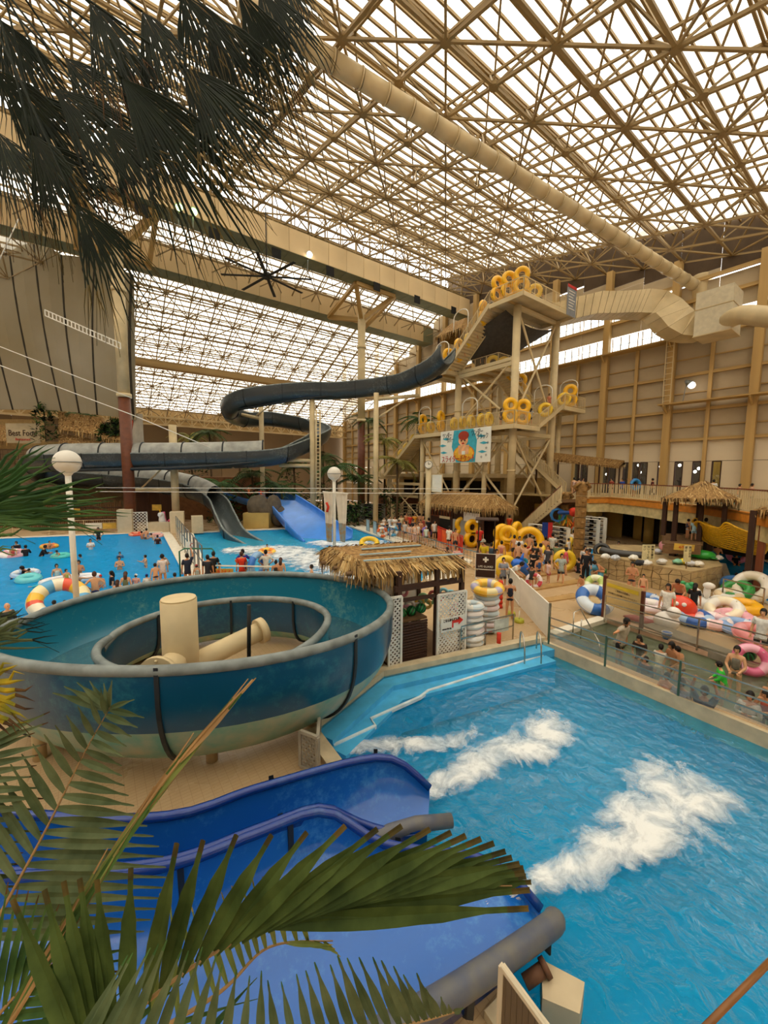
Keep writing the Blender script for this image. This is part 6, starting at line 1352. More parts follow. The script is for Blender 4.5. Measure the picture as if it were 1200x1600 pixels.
# wave pool floats
WZ = -.05
for px, py, R, r, c, t, f, lb in ((21, 868, .55, .2, ['#e8a8b8', '#f0e8e4'], 12, 0, 'pink and white ring in the wave pool'), (77, 855, .42, .16, ['#f08030', '#f4c040'], 5, 0, 'orange and yellow ring in the wave pool'), (95, 870, .40, .15, ['#50d0c8'], 5, 0, 'turquoise float in the wave pool'), (40, 898, .5, .14, ['#e8eef4', '#a8c8e8'], 8, 0, 'white and pale blue ring in the wave pool'), (45, 907, .36, .2, ['#68d0d8'], 10, 0, 'pale turquoise ball-like float in the wave pool'), (213, 836, .45, .16, ['#e0522c', '#f0a080'], 6, 0, 'red ring at the far corner of the wave pool'), (245, 838, .42, .15, ['#e8b0a8'], 10, 0, 'pale pink ring at the far corner of the wave pool'), (417, 864, .48, .17, ['#f08a28', '#f4cc50'], 10, 0, 'orange and yellow ring in the churned foam')):
    ring(G(px, py, WZ)+V(0, 0, r*.4), R, r, [vinyl(x) for x in c], lb, tilt=t, face=f)
ring(G(94, 950, WZ)+V(0, 0, .35), .78, .28, [vinyl('#f0e2b0'), vinyl('#f2c030'), vinyl('#e85838'), vinyl('#f4ead0'), vinyl('#58a8d8')], 'large rainbow patterned ring tilted up next to the spiral flume', tilt=42, face=0)
fo = empty('float_raft', G(111, 908, WZ), facing(0, G(111, 908)), 'white oval float with blue zebra pattern in the wave pool', 'float'); b = MB(); b.torus((0, 0, .1), .8, .17, 28, 8); 
for i, v in enumerate(b.v): b.v[i] = (v[0]*1.35, v[1]*.6, v[2])
b.build('tube', vinyl('#eceef2'), fo); b = MB(); b.poly(el(0, 0, .95, .4), .02, .06); b.build('mesh_floor', vinyl('#3a60a8'), fo)
q = empty('inflatable_unicorn', G(262, 827), facing(60, G(262, 827)), 'white unicorn float with pink mane on the pool corner', 'float')
b = MB(); b.torus((0, 0, .4), .7, .34, 24, 10); b.build('ring_body', [vinyl('#f0f0f0')], q); b = MB(); b.torus((0, 0, .1), .72, .2, 24, 8, stripes=[0, 1, 2]*4); b.build('rainbow_base', [vinyl('#f08a40'), vinyl('#f4d050'), vinyl('#e86070')], q)
b = MB(); b.tube(catmull([V(-.7, 0, .5), V(-.9, 0, 1.1), V(-.95, 0, 1.6), V(-1.35, 0, 1.55)], 5), [.3]*6+[.26]*5+[.22]*3+[.15]*2, 12); b.build('neck_and_head', vinyl('#f0f0f0'), q)
b = MB(); b.tube([V(-1.1, 0, 1.75), V(-1.3, 0, 2.2)], [.08, .01], 8); b.build('horn', YEL, q); b = MB(); b.tube(catmull([V(-.6, 0, 1.8), V(-.5, 0, 1.3), V(-.35, 0, .8)], 4), .14, 8); b.build('mane', vinyl('#e86a9a'), q); b = MB(); b.sphere((.6, 0, .8), .35, 10, 6, sc=(1.2, .6, .6)); b.build('tail', vinyl('#d83a6a'), q)

# ================================================================ straw roofed hut with watermelon balls
H0, H1 = G(607, 1048), G(722, 1018)
HL, hyaw = yaw_frame(H0, H1)
hut = empty('straw_hut', H0, hyaw, 'straw roofed hut with white lattice panels beside the plunge pool', 'hut'); HD = 2.7
def hw(v): return hut.matrix_basis.inverted()@v if 0 else Matrix.Rotation(-hyaw, 3, 'Z')@(v-H0)
e_ = [hw(G(568, 888, 2.95)), hw(G(722, 876, 2.95)), hw(G(640, 852, 3.1)), hw(G(502, 862, 3.1))]
thatch(hut, e_, [e_[0].lerp(e_[3], .12)+V(.1, 0, .14), e_[1].lerp(e_[2], .12)+V(-.1, 0, .14), e_[2].lerp(e_[1], .15)+V(-.1, 0, .2), e_[3].lerp(e_[0], .15)+V(.1, 0, .2)], th=.2, fr=.55, dens=64, seed=9)
BLS = mat('bleached_blue_slat', '#9fb6bc', .7, var=.1, bump=.2)
for t, a, b_ in ((.0, .0, 1.0), (.3, .1, .62), (.6, .25, .9)): 
    p, q_ = e_[0].lerp(e_[3], t), e_[1].lerp(e_[2], t); bar('roof_slat', BLS, p.lerp(q_, a)+V(0, 0, .22), p.lerp(q_, b_)+V(0, 0, .22), .09, .03, parent=hut)
for t in (.2, .5, .8): p, q_ = e_[0].lerp(e_[3], t), e_[1].lerp(e_[2], t); bar('rafter_pole', WOOD, p-V(.25, 0, .25), q_+V(.2, 0, -.25), .13, parent=hut, rnd=True)
for x in (.35, 2.0*HL/3.2, HL-.05):
    for y in (.05, HD-.2): bar('corner_post', DARKWOOD, (x, y, 0), (x, y, 2.85), .13, parent=hut, up=V(1, 0, 0))
bar('front_beam', DARKWOOD, (.2, .05, 2.35), (HL, .05, 2.35), .12, .16, parent=hut); bar('front_beam', DARKWOOD, (.2, .05, 2.0), (HL, .05, 1.95), .08, .1, parent=hut)
for k in range(14): bar('shutter_slat', DARKWOOD, (.45, .12, .12+k*.085), (HL*.52, .12, .12+k*.085), .05, .06, parent=hut)
bar('back_wall', WHITE, (.2, HD-.15, 1.2), (HL, HD-.15, 1.2), .06, 2.4, parent=hut); bar('counter', WOOD, (.4, .5, 1.25), (HL*.55, .5, 1.25), .5, .06, parent=hut); bar('floor_board', WOOD, (.1, 1.2, .04), (HL, 1.2, .04), HD-.2, .08, parent=hut)
def lattice(root, p, q, h, m=WHITE, z0=.05, s=.14, name='lattice_panel'):
    d = q-p; L = d.length; u = d/L; fr_ = [p+V(0, 0, z0), q+V(0, 0, z0), q+V(0, 0, h), p+V(0, 0, h)]; b = MB()
    for a, c in zip(fr_, fr_[1:]+fr_[:1]): b.beam(a, c, .06, .06, up=V(.01, .02, 1) if abs((c-a).z) < .1 else u)
    o = b.build(name, m, root); b = MB(); n = int((L+h)/s)
    for sg in (1, -1):
        for k in range(1, n):
            t0 = k*s; pts = []
            for (x, z) in ((min(t0, L), max(0, t0-L)), (max(0, t0-(h-z0)), min(h-z0, t0))): pts.append((x if sg > 0 else L-x, z))
            a, c = [p+u*x+V(0, 0, z0+z) for x, z in pts]
            if (a-c).length > .08: b.beam(a, c, .012, .045)
    tag(b.build('lattice_slats', m, o), kind='stuff'); return o
lattice(hut, V(-.02, -.05, 0), V(.38, -.05, 0), 2.15); lattice(hut, V(HL*.62, -.05, 0), V(HL*1.02, -.05, 0), 2.0)
c_ = hut.matrix_basis; AR = mat('arrow_red', '#d8301c', .5)
sg = empty('arrow_sign', H0+Matrix.Rotation(hyaw, 3, 'Z')@V(HL*.82, -.11, 1.05), hyaw, 'white sign with red right-pointing arrow on the lattice panel', 'sign'); bar('board', WHITE, (-.46, 0, 0), (.46, 0, 0), .03, .44, parent=sg)
b = MB(); pts = [(-.05, -.12), (.0, -.12), (.0, .02), (.2, .02), (.2, -.06), (.38, .07), (.2, .2), (.2, .11), (-.05, .11)]
b.add([V(x, -.02, z) for x, z in pts]+[V(x, -.03, z) for x, z in pts], [tuple(f) for f in tessellate_polygon([[V(x, z, 0) for x, z in pts]])]+[tuple(i+9 for i in f) for f in tessellate_polygon([[V(x, z, 0) for x, z in pts]])]); b.build('arrow', AR, sg)
text('こちらからどうぞ', .1, BLACK, (-.08, -.025, .13), (1, 0, 0), UP, sg, fit=.6); text('entrance this way', .07, BLACK, (-.25, -.025, -.12), (1, 0, 0), UP, sg, fit=.34)
def melon(p, r, label, grp=None):
    o = MB(); o.sphere((0, 0, 0), r, 20, 14)
    def wm(nt):
        N = nt.nodes; b = N['Principled BSDF']; b.inputs['Roughness'].default_value = .3; tc = N.new('ShaderNodeTexCoord'); sp = N.new('ShaderNodeSeparateXYZ'); at = N.new('ShaderNodeMath'); at.operation = 'ARCTAN2'
        mu = N.new('ShaderNodeMath'); mu.operation = 'MULTIPLY'; mu.inputs[1].default_value = 10; si = N.new('ShaderNodeMath'); si.operation = 'SINE'; cr = N.new('ShaderNodeValToRGB'); cr.color_ramp.elements[0].position = .35; cr.color_ramp.elements[1].position = .5
        cr.color_ramp.elements[0].color = (*lin('#0e3a1c'), 1); cr.color_ramp.elements[1].color = (*lin('#1f9a4a'), 1)
        nt.links.new(tc.outputs['Object'], sp.inputs[0]); nt.links.new(sp.outputs[0], at.inputs[0]); nt.links.new(sp.outputs[1], at.inputs[1]); nt.links.new(at.outputs[0], mu.inputs[0]); nt.links.new(mu.outputs[0], si.inputs[0]); nt.links.new(si.outputs[0], cr.inputs[0]); nt.links.new(cr.outputs[0], b.inputs['Base Color'])
    o = o.build('watermelon_ball', mixed('watermelon_vinyl', wm), None, p); o.rotation_euler = (random.uniform(-.6, .6), random.uniform(-.6, .6), random.uniform(0, 3)); return tag(o, label, 'ball', grp)
gm_ = 'watermelon beach balls in the hut'
for px, py, lb in ((628, 958, 'watermelon ball hanging in the hut, upper left of five'), (643, 954, 'watermelon ball in the hut, middle of the upper three'), (658, 950, 'watermelon ball in the hut, upper right of five'), (632, 976, 'watermelon ball in the hut, lower left of five'), (650, 973, 'watermelon ball in the hut, lower right of five')): melon(D(px, py, 11.75), .16, lb, gm_)
for i in range(14): # goods hung at the hut's back
    p = D(630+((i*37) % 90), 925+((i*53) % 34), 12.9+((i*7) % 5)*.1); c = ['#e88a9a', '#f0c860', '#88c8d8', '#e8e0d8', '#d05a5a', '#f0a8b8', '#a8d8a0'][i % 7]
    o = MB().torus((0, 0, 0), .13, .055, 16, 7, M=Matrix.Rotation(pi/2, 3, 'X')).build('toy_ring', vinyl(c), None, p, facing(0, p)); tag(o, ['pink', 'yellow', 'pale blue', 'white', 'red', 'rose', 'light green'][i % 7]+' packaged toy ring hanging in the hut, '+['front', 'rear'][i//7]+' row', 'toy', 'packaged toys in the hut')
# stacks of packed rings
PACK = [vinyl('#e4e2dc'), vinyl('#d8dce0'), vinyl('#e0d4cc'), vinyl('#c8d8e0'), vinyl('#e8e4da'), vinyl('#dcc8c8')]
def stack(px, py, n, R, nm, grp, dz=.2):
    p = G(px, py)
    for k in range(n):
        q = p+V(random.uniform(-.04, .04), random.uniform(-.04, .04), .14+k*dz); pos = ['bottom', 'second', 'third', 'fourth', 'fifth', 'sixth', 'seventh', 'eighth'][k]
        ring(q, R*random.uniform(.92, 1.04), .12, [PACK[(k*2+px) % 6], PACK[(k+3) % 6]], '%s packed white ring from the floor in the %s' % (pos if k else 'lowest', nm), tilt=random.uniform(-5, 5), face=random.uniform(0, 360), group=grp, sq=.9)
    return p+V(0, 0, .14+n*dz)
stack(736, 1008, 7, .30, 'stack against the lattice', 'packed rings against the lattice'); tpp = stack(759, 985, 7, .34, 'stack behind the steel rail sign', 'packed rings behind the rail')
ring(tpp+V(0, 0, .05), .44, .16, [vinyl('#f0b428'), vinyl('#e8d8a0'), vinyl('#b0a8c8'), vinyl('#f2c84a')], 'yellow flower patterned ring on top of the packed ring stack', tilt=8, face=0)
for k in range(6):
    p = G(781, 950)+V(0, 0, .12+k*.2); tag(MB().cyl((0, 0, -.1), .12, .17, 14, r2=.09).build('red_bucket', REDN, None, p), ['lowest', 'second', 'third', 'fourth', 'fifth', 'topmost'][k]+' red bucket of the stack beside the bandeau', 'bucket', 'stacked red buckets')
for px, py, lb in ((798, 961, 'yellow-green round base of the flag pole, farther one'), (811, 972, 'yellow-green round base with short post in front of the white fence')):
    r = empty('pole_base', G(px, py), label=lb, cat='pole base'); MB().cyl((0, 0, 0), .19, .13, 20, r2=.17).build('weight', mat('lime_plastic', '#b8b83a', .5), r); MB().cyl((0, 0, .1), .02, .9 if px < 800 else .35, 8).build('pole', WHITE, r)
p = G(779, 1012); r = empty('red_post', p, label='red and white bollard below the blank rail sign', cat='bollard'); MB().cyl((0, 0, 0), .12, .12, 16).build('white_base', WHITE, r); MB().cyl((0, 0, .1), .07, .4, 12).build('shaft', REDN, r)
# steel rail with blank sign
rs = empty('steel_rail', (0, 0, 0), label='low steel rail with blank pale sign in front of the ring stacks', cat='rail'); a, c = G(719, 1022), G(801, 1000)
for t in (0, .45, 1): bar('post', STEEL, a.lerp(c, t), a.lerp(c, t)+V(0, 0, .9), .04, parent=rs)
for z in (.9, .5): bar('rail', STEEL, a+V(0, 0, z), c+V(0, 0, z), .04, parent=rs)
bar('blank_sign', mat('pale_sign', '#c8ccc0', .5), a.lerp(c, .62)+V(0, 0, .62), a.lerp(c, .9)+V(0, 0, .62), .03, .45, parent=rs)
# white fence: lattice part and solid part
wf = empty('white_fence', (0, 0, 0), label='white fence, lattice then solid panel, running back from the plunge pool corner', cat='fence'); a, m_, c = G(796, 925), G(812, 948), G(857, 1000)
lattice(wf, a, m_, 1.15, m=WHITE); lattice(wf, G(786, 910), a, 1.1); bar('solid_panel', WHITE, m_+V(0, 0, .66), c+V(0, 0, .66), .05, 1.2, parent=wf); bar('edge_post', STEEL, c, c+V(0, 0, 1.3), .06, parent=wf)
# lifeguard chair
lgp = G(757, 935); lg = empty('lifeguard_chair', lgp, facing(0, lgp), 'tall dark lifeguard chair with LIFE GUARD board and white cross', 'chair')
LGB = mat('lifeguard_brown', '#33190f', .5)
for s in (-1, 1):
    for y in (-.35, .5): bar('leg', WHITE, (s*.48, y*1.2, 0), (s*.36, y, 1.75), .045, parent=lg)
    bar('side_bar', WHITE, (s*.36, -.35, 1.75), (s*.36, .5, 1.75), .04, parent=lg); bar('armrest', LGB, (s*.38, -.3, 2.1), (s*.38, .4, 2.1), .08, parent=lg); bar('rear_post', LGB, (s*.36, .45, 1.7), (s*.36, .45, 3.6), .06, parent=lg, up=V(1, 0, 0))
for z in (.5, 1.0, 1.45): bar('rung', WHITE, (-.44, -.42, z), (.44, -.42, z), .04, parent=lg)
bar('seat', LGB, (-.36, .1, 1.78), (.36, .1, 1.78), .8, .06, parent=lg)
bar('sign_board', LGB, (-.42, -.42, 1.62), (.42, -.42, 1.62), .04, 1.05, parent=lg, up=UP)
for s in (-1, 1): bar('board_frame', WHITE, (s*.43, -.42, 1.09), (s*.43, -.42, 2.15), .03, parent=lg, up=V(1, 0, 0)); bar('board_frame', WHITE, (-.43, -.42, 1.62+s*.53), (.43, -.42, 1.62+s*.53), .03, parent=lg)
bar('cross', WHITE, (-.12, -.45, 1.9), (.12, -.45, 1.9), .02, .08, parent=lg); bar('cross', WHITE, (0, -.455, 1.78), (0, -.455, 2.02), .08, .02, parent=lg, up=V(0, 1, 0))
text('LIFE GUARD', .12, WHITE, (0, -.45, 1.58), (1, 0, 0), UP, lg, fit=.64); bar('canopy', LGB, (-.5, .1, 3.65), (.5, .1, 3.65), 1.1, .05, parent=lg)
Rz = Matrix.Rotation(facing(0, lgp), 3, 'Z')
person(lgp+Rz@V(-.03, .15, 1.46), 1.75, 'sit:lap:10', -40, 1, 't#d8b818', 'h#202028', 'c#a8a89c', 'lifeguard in yellow shirt seated in the tall dark chair')
# blue inflatable, ring held by child
b_ = empty('inflatable_dolphin', G(813, 905)+V(0, 0, .5), facing(40, G(813, 905)), 'shiny blue inflatable dolphin handled behind the white fence', 'float'); MB().tube(catmull([V(-.6, 0, .45), V(-.2, 0, .35), V(.3, 0, .0), V(.6, 0, -.4)], 5), [.1, .16, .22, .26, .28, .3, .3, .3, .3, .28, .26, .24, .2, .16, .12, .05], 14).build('body', vinyl('#1a6ad8'), b_); MB().tube([V(0, 0, .5), V(.15, 0, .95)], [.14, .02], 8).build('fin', vinyl('#1a6ad8'), b_)
ring(G(843, 892)+V(0, 0, .7), .28, .1, [vinyl('#e8e8e8'), vinyl('#3a80d0')], 'white and blue ring held in the crowd', tilt=80); ring(G(834, 918)+V(0, 0, .35), .3, .1, [vinyl('#e8dcdc'), vinyl('#d04050')], 'red and white ring below the dark vest child', tilt=70)
# low steps of the deck between arch and fence
STEP = mat('step_tiles', '#b9925a', .4, var=.12, scale=3)
for i, (x0, y0, x1, y1, z) in enumerate(((822, 905, 985, 880, .10), (826, 925, 950, 905, .08), (832, 945, 935, 930, .05))):
    a, c = G(x0, y0), G(x1, y1); strip('trim_%d' % (30+i), [a, c], -.5, -.01, z, STEP)
# ---------------------------------------------------------------- carved arch with OHANA lettering
CARV = mat('carved_wood', '#9a7440', .8, var=.25, scale=4, bump=.5)
ar = empty('carved_arch', (0, 0, 0), label='carved tan totem pillars carrying bright OHANA letters', cat='arch')
for (px, py), hh, w in (((879, 861), 3.9, .55), ((903, 873), 4.7, .68)):
    p = G(px, py); z = 0; k = 0
    while z < hh:
        h_ = .72; b = MB(); b.poly(el(0, 0, w*.5*(1+.08*(k % 2)), w*.5, n=10), 0, h_-.05); o = b.build('carved_block', CARV, ar); o.location = (p.x, p.y, z)
        MB().sphere((0, 0, 0), .12, 8, 6, sc=(1, 1, .8)).build('carved_nose', CARV, ar).location = p-FH*w*.5+V(0, 0, z+.35); z += h_; k += 1
    for s in (-1, 1): MB().tube([p+RH*s*.25+V(0, 0, hh), p+RH*s*.55+V(0, 0, hh+.2), p-FH*.3+RH*s*.2+V(0, 0, hh+.5)], [.14, .12, .09], 8).build('carved_arm', CARV, ar)
    MB().sphere(p+V(0, 0, hh+.25), .33, 12, 8).build('carved_head', CARV, ar)
for ch, px, py, c, sz in (('O', 871, 806, '#2f74b8', 1.5), ('H', 879, 812, '#2f8a4a', .95), ('A', 885, 815, '#e8a020', .95), ('N', 892, 817, '#e87a20', .95), ('A', 898, 820, '#e05a28', .95)):
    p = D(px, py, 28.6); text(ch, sz, mat('letter_'+c[1:], c, .5), p, RH, UP, ar, name='letter', depth=.08)
p = D(880, 801, 28.4); b = MB(); b.tube(catmull([p-RH*.4, p, p+RH*.5, p+RH*1.0], 4), [.05]+[.14]*10+[.16]*2, 8); b.build('blue_ornament', mat('ornament_blue', '#1f4f9a', .5), ar); MB().sphere(D(896, 800, 28.3), .33, 10, 8).build('red_ornament', REDN, ar)
for px, c, lb in ((850, '#1c3a90', 'dark blue hanging cloth left of the arch'), (857, '#c83030', 'red hanging cloth left of the arch')):
    p = G(px, 862); panel('hanging_cloth', V(p.x, p.y, 1.6), RH, UP, .42, 1.2, cloth(c), lb, 'banner')
# ================================================================ stone counter, signs, dinghy, river furniture
CT = [G(928, 866, 1.2), G(1080, 893, 1.2), G(1128, 884, 1.2), G(1110, 862, 1.2), G(1000, 852, 1.2), G(935, 852, 1.2)]
STONE = mat('flagstone', '#c0a678', .8, var=.14, scale=2, bump=.3); MORT = mat('dark_mortar', '#7a6444', .9)
cn = empty('stone_counter', CT[1].copy(), label='curved counter faced with irregular tan flagstones beside the river', cat='counter'); cn.location.z = 0
pts = [p-cn.location for p in CT]; b = MB(); b.poly(pts, 0, 1.12); b.build('core', MORT, cn); b = MB(); b.poly([p*1.02 for p in pts], 1.12, 1.2); b.build('counter_top', mat('counter_top', '#b39a6e', .6), cn)
rnd = random.Random(3)
for a, c in ((pts[0], pts[1]), (pts[1], pts[2])):
    d = c-a; d.z = 0; L = d.length; n = V(d.y, -d.x, 0).normalized(); n = n if (n.dot(a+d*.5+cn.location) < 0) else -n
    nx = max(3, int(L/.42)); nz = 4; g_ = {(i, j): (L*(i+(rnd.uniform(-.3, .3) if 0 < i < nx else 0))/nx, 1.12*(j+(rnd.uniform(-.28, .28) if 0 < j < nz else 0))/nz) for i in range(nx+1) for j in range(nz+1)}
    for i in range(nx):
        for j in range(nz):
            q = [g_[i, j], g_[i+1, j], g_[i+1, j+1], g_[i, j+1]]; cx = sum(x for x, y in q)/4; cz = sum(y for x, y in q)/4
            polys = [q] if rnd.random() < .5 else ([[q[0], q[1], q[2]], [q[0], q[2], q[3]]])
            for pg in polys:
                mx = sum(x for x, y in pg)/len(pg); mz = sum(y for x, y in pg)/len(pg); pg = [(mx+(x-mx)*.9, mz+(y-mz)*.9) for x, y in pg]; th_ = rnd.uniform(.02, .05)
                F = lambda x, z, o: V(a.x, a.y, 0)+d/L*x+n*o+V(0, 0, z); m = MB(); k = len(pg); m.add([F(x, z, 0) for x, z in pg]+[F(x, z, th_) for x, z in pg], [tuple(range(k, 2*k))]+[(t, (t+1) % k, k+(t+1) % k, k+t) for t in range(k)]); m.build('stone', STONE, cn)
PAP = mat('cream_notice', '#d8cc9c', .6)
for px, py, d, w, h, lb, tx in ((1013, 863, 19.6, .62, .78, 'cream notice with vertical script on the counter, larger one', ('荷物を置か', 'ないでくだ', 'さい')), (1074, 865, 18.6, .34, .8, 'narrow cream notice with vertical script on the counter', ('飛び込み', '禁止'))):
    r = panel('notice_board', D(px, py, d), RH, UP, w, h, PAP, lb)
    MB().cyl((0, 0, -h/2-.35), .02, .4, 8).build('stand', WOOD, r)
    for i, line in enumerate(tx):
        for j, ch in enumerate(line): text(ch, .13, BLACK, -FH*.03+RH*(w*.3-i*.2)+V(0, 0, h*.36-j*.14), RH, UP, r, depth=.003)
dg = empty('dinghy', D(972, 868, 21.5), facing(0, D(972, 868, 21)), 'long black inflatable dinghy lying on the counter', 'boat'); dg.location.z = 1.3
MB().tube(catmull([V(-1.1, 0, .15), V(-.6, -.1, .05), V(.3, 0, 0), V(1.05, .1, .0)], 5), [.1]+[.24]*14+[.08], 12).build('hull', vinyl('#2a2622'), dg); MB().torus((-1.0, 0, .1), .34, .12, 16, 8, M=Matrix.Rotation(1.3, 3, 'X')).build('bow_ring', vinyl('#1c1a18'), dg)
TOW = [('#e8e4dc', 946, 872), ('#c8ccd4', 962, 874), ('#f0ece0', 990, 874), ('#2c2c30', 1000, 882), ('#e4e0d8', 1010, 882), ('#d8d4cc', 1034, 880), ('#f0f0ec', 1046, 862), ('#4a90a8', 1053, 866), ('#88c0a0', 1059, 880), ('#f0d020', 1069, 880), ('#cfd0d4', 1079, 883), ('#e8e0d0', 1092, 884), ('#30485a', 1104, 872), ('#48687a', 1112, 868), ('#ddd8cc', 1122, 874), ('#d8d8e0', 1027, 864), ('#f2ead8', 975, 866)]
NMS = ['crumpled white towel', 'grey printed towel', 'cream towel', 'black bag', 'white striped towel', 'pale grey towel', 'white bag', 'teal patterned towel', 'mint green towel', 'bright yellow towel', 'light grey bundle', 'beige towel', 'navy bundle', 'slate blue bag', 'off-white towel', 'lavender towel', 'ivory towel']
for i, (c, px, py) in enumerate(TOW):
    p = G(px, py, 1.25); rn = random.Random(i); b = MB(); b.sphere((0, 0, 0), .26, 12, 8, sc=(1.3, .8, .5))
    b.v = [(x*(1+rn.uniform(-.2, .2)), y*(1+rn.uniform(-.2, .2)), z+rn.uniform(-.03, .05)) for x, y, z in b.v]
    tag(b.build('towel', cloth(c), None, p+V(0, 0, .08)), NMS[i]+' heaped on the stone counter', 'towel', 'belongings on the stone counter')
for px, py, r, c, lb in ((1039, 861, .33, '#e8a0b0', 'pink beach ball on the counter under the boat deck'), (1197, 911, .2, '#e0506a', 'small coral pink ball in the river at the right edge')):
    tag(MB().sphere((0, 0, 0), r, 16, 12).build('beach_ball', vinyl(c), None, G(px, py, 1.2 if px < 1100 else 0)+V(0, 0, r)), lb, 'ball')
lf = empty('inflatable_turtle', G(1098, 873, 1.22)+V(0, 0, .22), facing(0, G(1098, 873)), 'glossy green turtle float on the stone counter', 'float'); MB().sphere((0, 0, 0), .5, 16, 10, sc=(1.1, .8, .5)).build('shell', vinyl('#2aa83a'), lf)
for s in (-1, 1): MB().sphere((s*.45, -.2, -.1), .16, 8, 6, sc=(1, .8, .4)).build('flipper', vinyl('#1f8a30'), lf)
ring(G(1151, 877, .1)+V(0, 0, .45), .42, .17, vinyl('#e88aa8'), 'big pink ring standing behind the long haired bather in the river', tilt=80)
rr_ = empty('steel_rail', (0, 0, 0), label='steel guard rail at the river bank beside the inflatables', cat='rail'); a, c = G(1128, 938), G(1191, 956)
for t in (0, 1): bar('post', STEEL, a.lerp(c, t), a.lerp(c, t)+V(0, 0, 1.0), .05, parent=rr_)
for z in (1.0, .62): bar('rail', STEEL, a+V(0, 0, z), c+V(0, 0, z), .045, parent=rr_)
# tan notice panel on brown posts
np_ = empty('notice_board', (0, 0, 0), label='tan notice panel with faded yellow heading between two brown posts', cat='sign'); a, c = G(942, 966), G(1001, 990)
for t in (0, 1): bar('post', mat('reddish_post', '#5a2c1c', .5), a.lerp(c, t), a.lerp(c, t)+V(0, 0, 1.72 if not t else 1.55), .11, parent=np_, up=V(1, 0, 0))
bar('board', mat('tan_board', '#c9ab72', .6, var=.05), a.lerp(c, .04)+V(0, 0, 1.12), a.lerp(c, .96)+V(0, 0, 1.12), .04, 1.0, parent=np_); u = (c-a).normalized(); nn = V(u.y, -u.x, 0); nn = nn if nn.dot(a) < 0 else -nn
bar('yellow_heading', mat('faded_yellow', '#d8b830', .6), a.lerp(c, .08)+V(0, 0, 1.42)+nn*.03, a.lerp(c, .9)+V(0, 0, 1.42)+nn*.03, .01, .14, parent=np_)
text('ご利用のお客様へ', .1, BLACK, a.lerp(c, .5)+V(0, 0, 1.26)+nn*.035, u, UP, np_, fit=.6, depth=.002); text('お子様から目を離さないでください', .08, BLACK, a.lerp(c, .5)+V(0, 0, 1.12)+nn*.035, u, UP, np_, fit=1.2, depth=.002)
# frosted rails of the wading pool
def frost(nt):
    N = nt.nodes; N.remove(N['Principled BSDF']); t = N.new('ShaderNodeBsdfTransparent'); t.inputs[0].default_value = (.93, .93, .90, 1); d = N.new('ShaderNodeBsdfDiffuse'); d.inputs[0].default_value = (*lin('#b4ada0'), 1); m = N.new('ShaderNodeMixShader'); m.inputs[0].default_value = .16
    g = N.new('ShaderNodeBsdfGlossy'); g.inputs['Roughness'].default_value = .2; m2 = N.new('ShaderNodeMixShader'); m2.inputs[0].default_value = .06
    nt.links.new(t.outputs[0], m.inputs[1]); nt.links.new(d.outputs[0], m.inputs[2]); nt.links.new(m.outputs[0], m2.inputs[1]); nt.links.new(g.outputs[0], m2.inputs[2]); nt.links.new(m2.outputs[0], N['Material Output'].inputs[0])
FROST = mixed('frosted_acrylic', frost); GREENP = mat('green_post', '#3f5c48', .5)
def frosted(name, pts, h, label, pm, rails, n, ph):
    r = empty(name, pts[0], label=label, cat='railing'); o = -pts[0]
    for p, q in zip(pts, pts[1:]):
        k = max(1, int((q-p).length/n))
        for i in range(k):
            a, c = p.lerp(q, i/k)+o, p.lerp(q, (i+1)/k)+o; e = (c-a)*.01; bar('frosted_panel', FROST, a+e+V(0, 0, ph/2+.08), c-e+V(0, 0, ph/2+.08), .015, ph, parent=r); bar('post', pm, a, a+V(0, 0, h), .045, parent=r)
        bar('post', pm, q+o, q+o+V(0, 0, h), .045, parent=r)
        for z in rails: bar('rail', STEEL, p+o+V(0, 0, z), q+o+V(0, 0, z), .035, parent=r)
    return r
frosted('glazed_railing', [G(857, 1006, .1), G(1215, 1149, .1), G(1700, 1345, .1)], .92, 'steel railing with frosted panels between plunge pool and wading pool', GREENP, (.9, .64, .36), 1.75, .46)
frosted('glazed_railing', [G(944, 972, .1), G(1300, 1080, .1), G(1600, 1175, .1)], 1.05, 'steel railing with frosted panels behind the wading pool', STEEL, (1.03, .76, .16), 2.4, .6)
hr_ = empty('handrail', (0, 0, 0), label='bent steel handrail going down into the wading pool', cat='handrail'); MB().tube([G(895, 990), G(895, 990)+V(0, 0, .78), G(905, 985)+V(0, 0, .8), G(935, 1020)+V(0, 0, .35), G(940, 1022)+V(0, 0, -.3)], .022, 8).build('tube', STEEL, hr_); MB().tube([G(907, 998), G(907, 998)+V(0, 0, .7)], .022, 8).build('post', STEEL, hr_)
for px, lb in ((812, 'steel pool ladder rail at the plunge pool corner, farther from the fence'), (838, 'steel pool ladder rail at the plunge pool corner, beside the fence')):
    r = empty('ladder_rail', G(px, 1013), label=lb, cat='handrail'); d = (G(px+12, 1035)-G(px, 1013)).normalized(); MB().tube(catmull([V(0, 0, 0), V(0, 0, .45), d*.1+V(0, 0, .6), d*.4+V(0, 0, .55), d*.62+V(0, 0, .2), d*.66+V(0, 0, -.7)], 4), .025, 8).build('tube', STEEL, r)
sl = empty('bench_slab', G(1000, 1000), label='long grey low slab behind the wading pool coping', cat='bench'); a, c = G(1002, 985), G(1140, 1040); strip('slab', [a-sl.location, c-sl.location], -.7, .0, .22, mat('grey_slab', '#8a8070', .7), sl)
pa_ = empty('pail', G(1041, 1003)+V(0, 0, .12), label='blue patterned pail on the wading pool edge', cat='pail'); MB().cyl((0, 0, 0), .12, .22, 16, r2=.15).build('body', vinyl('#2a6ac0'), pa_); MB().torus((0, 0, .22), .15, .015, 16, 6).build('rim', WHITE, pa_)
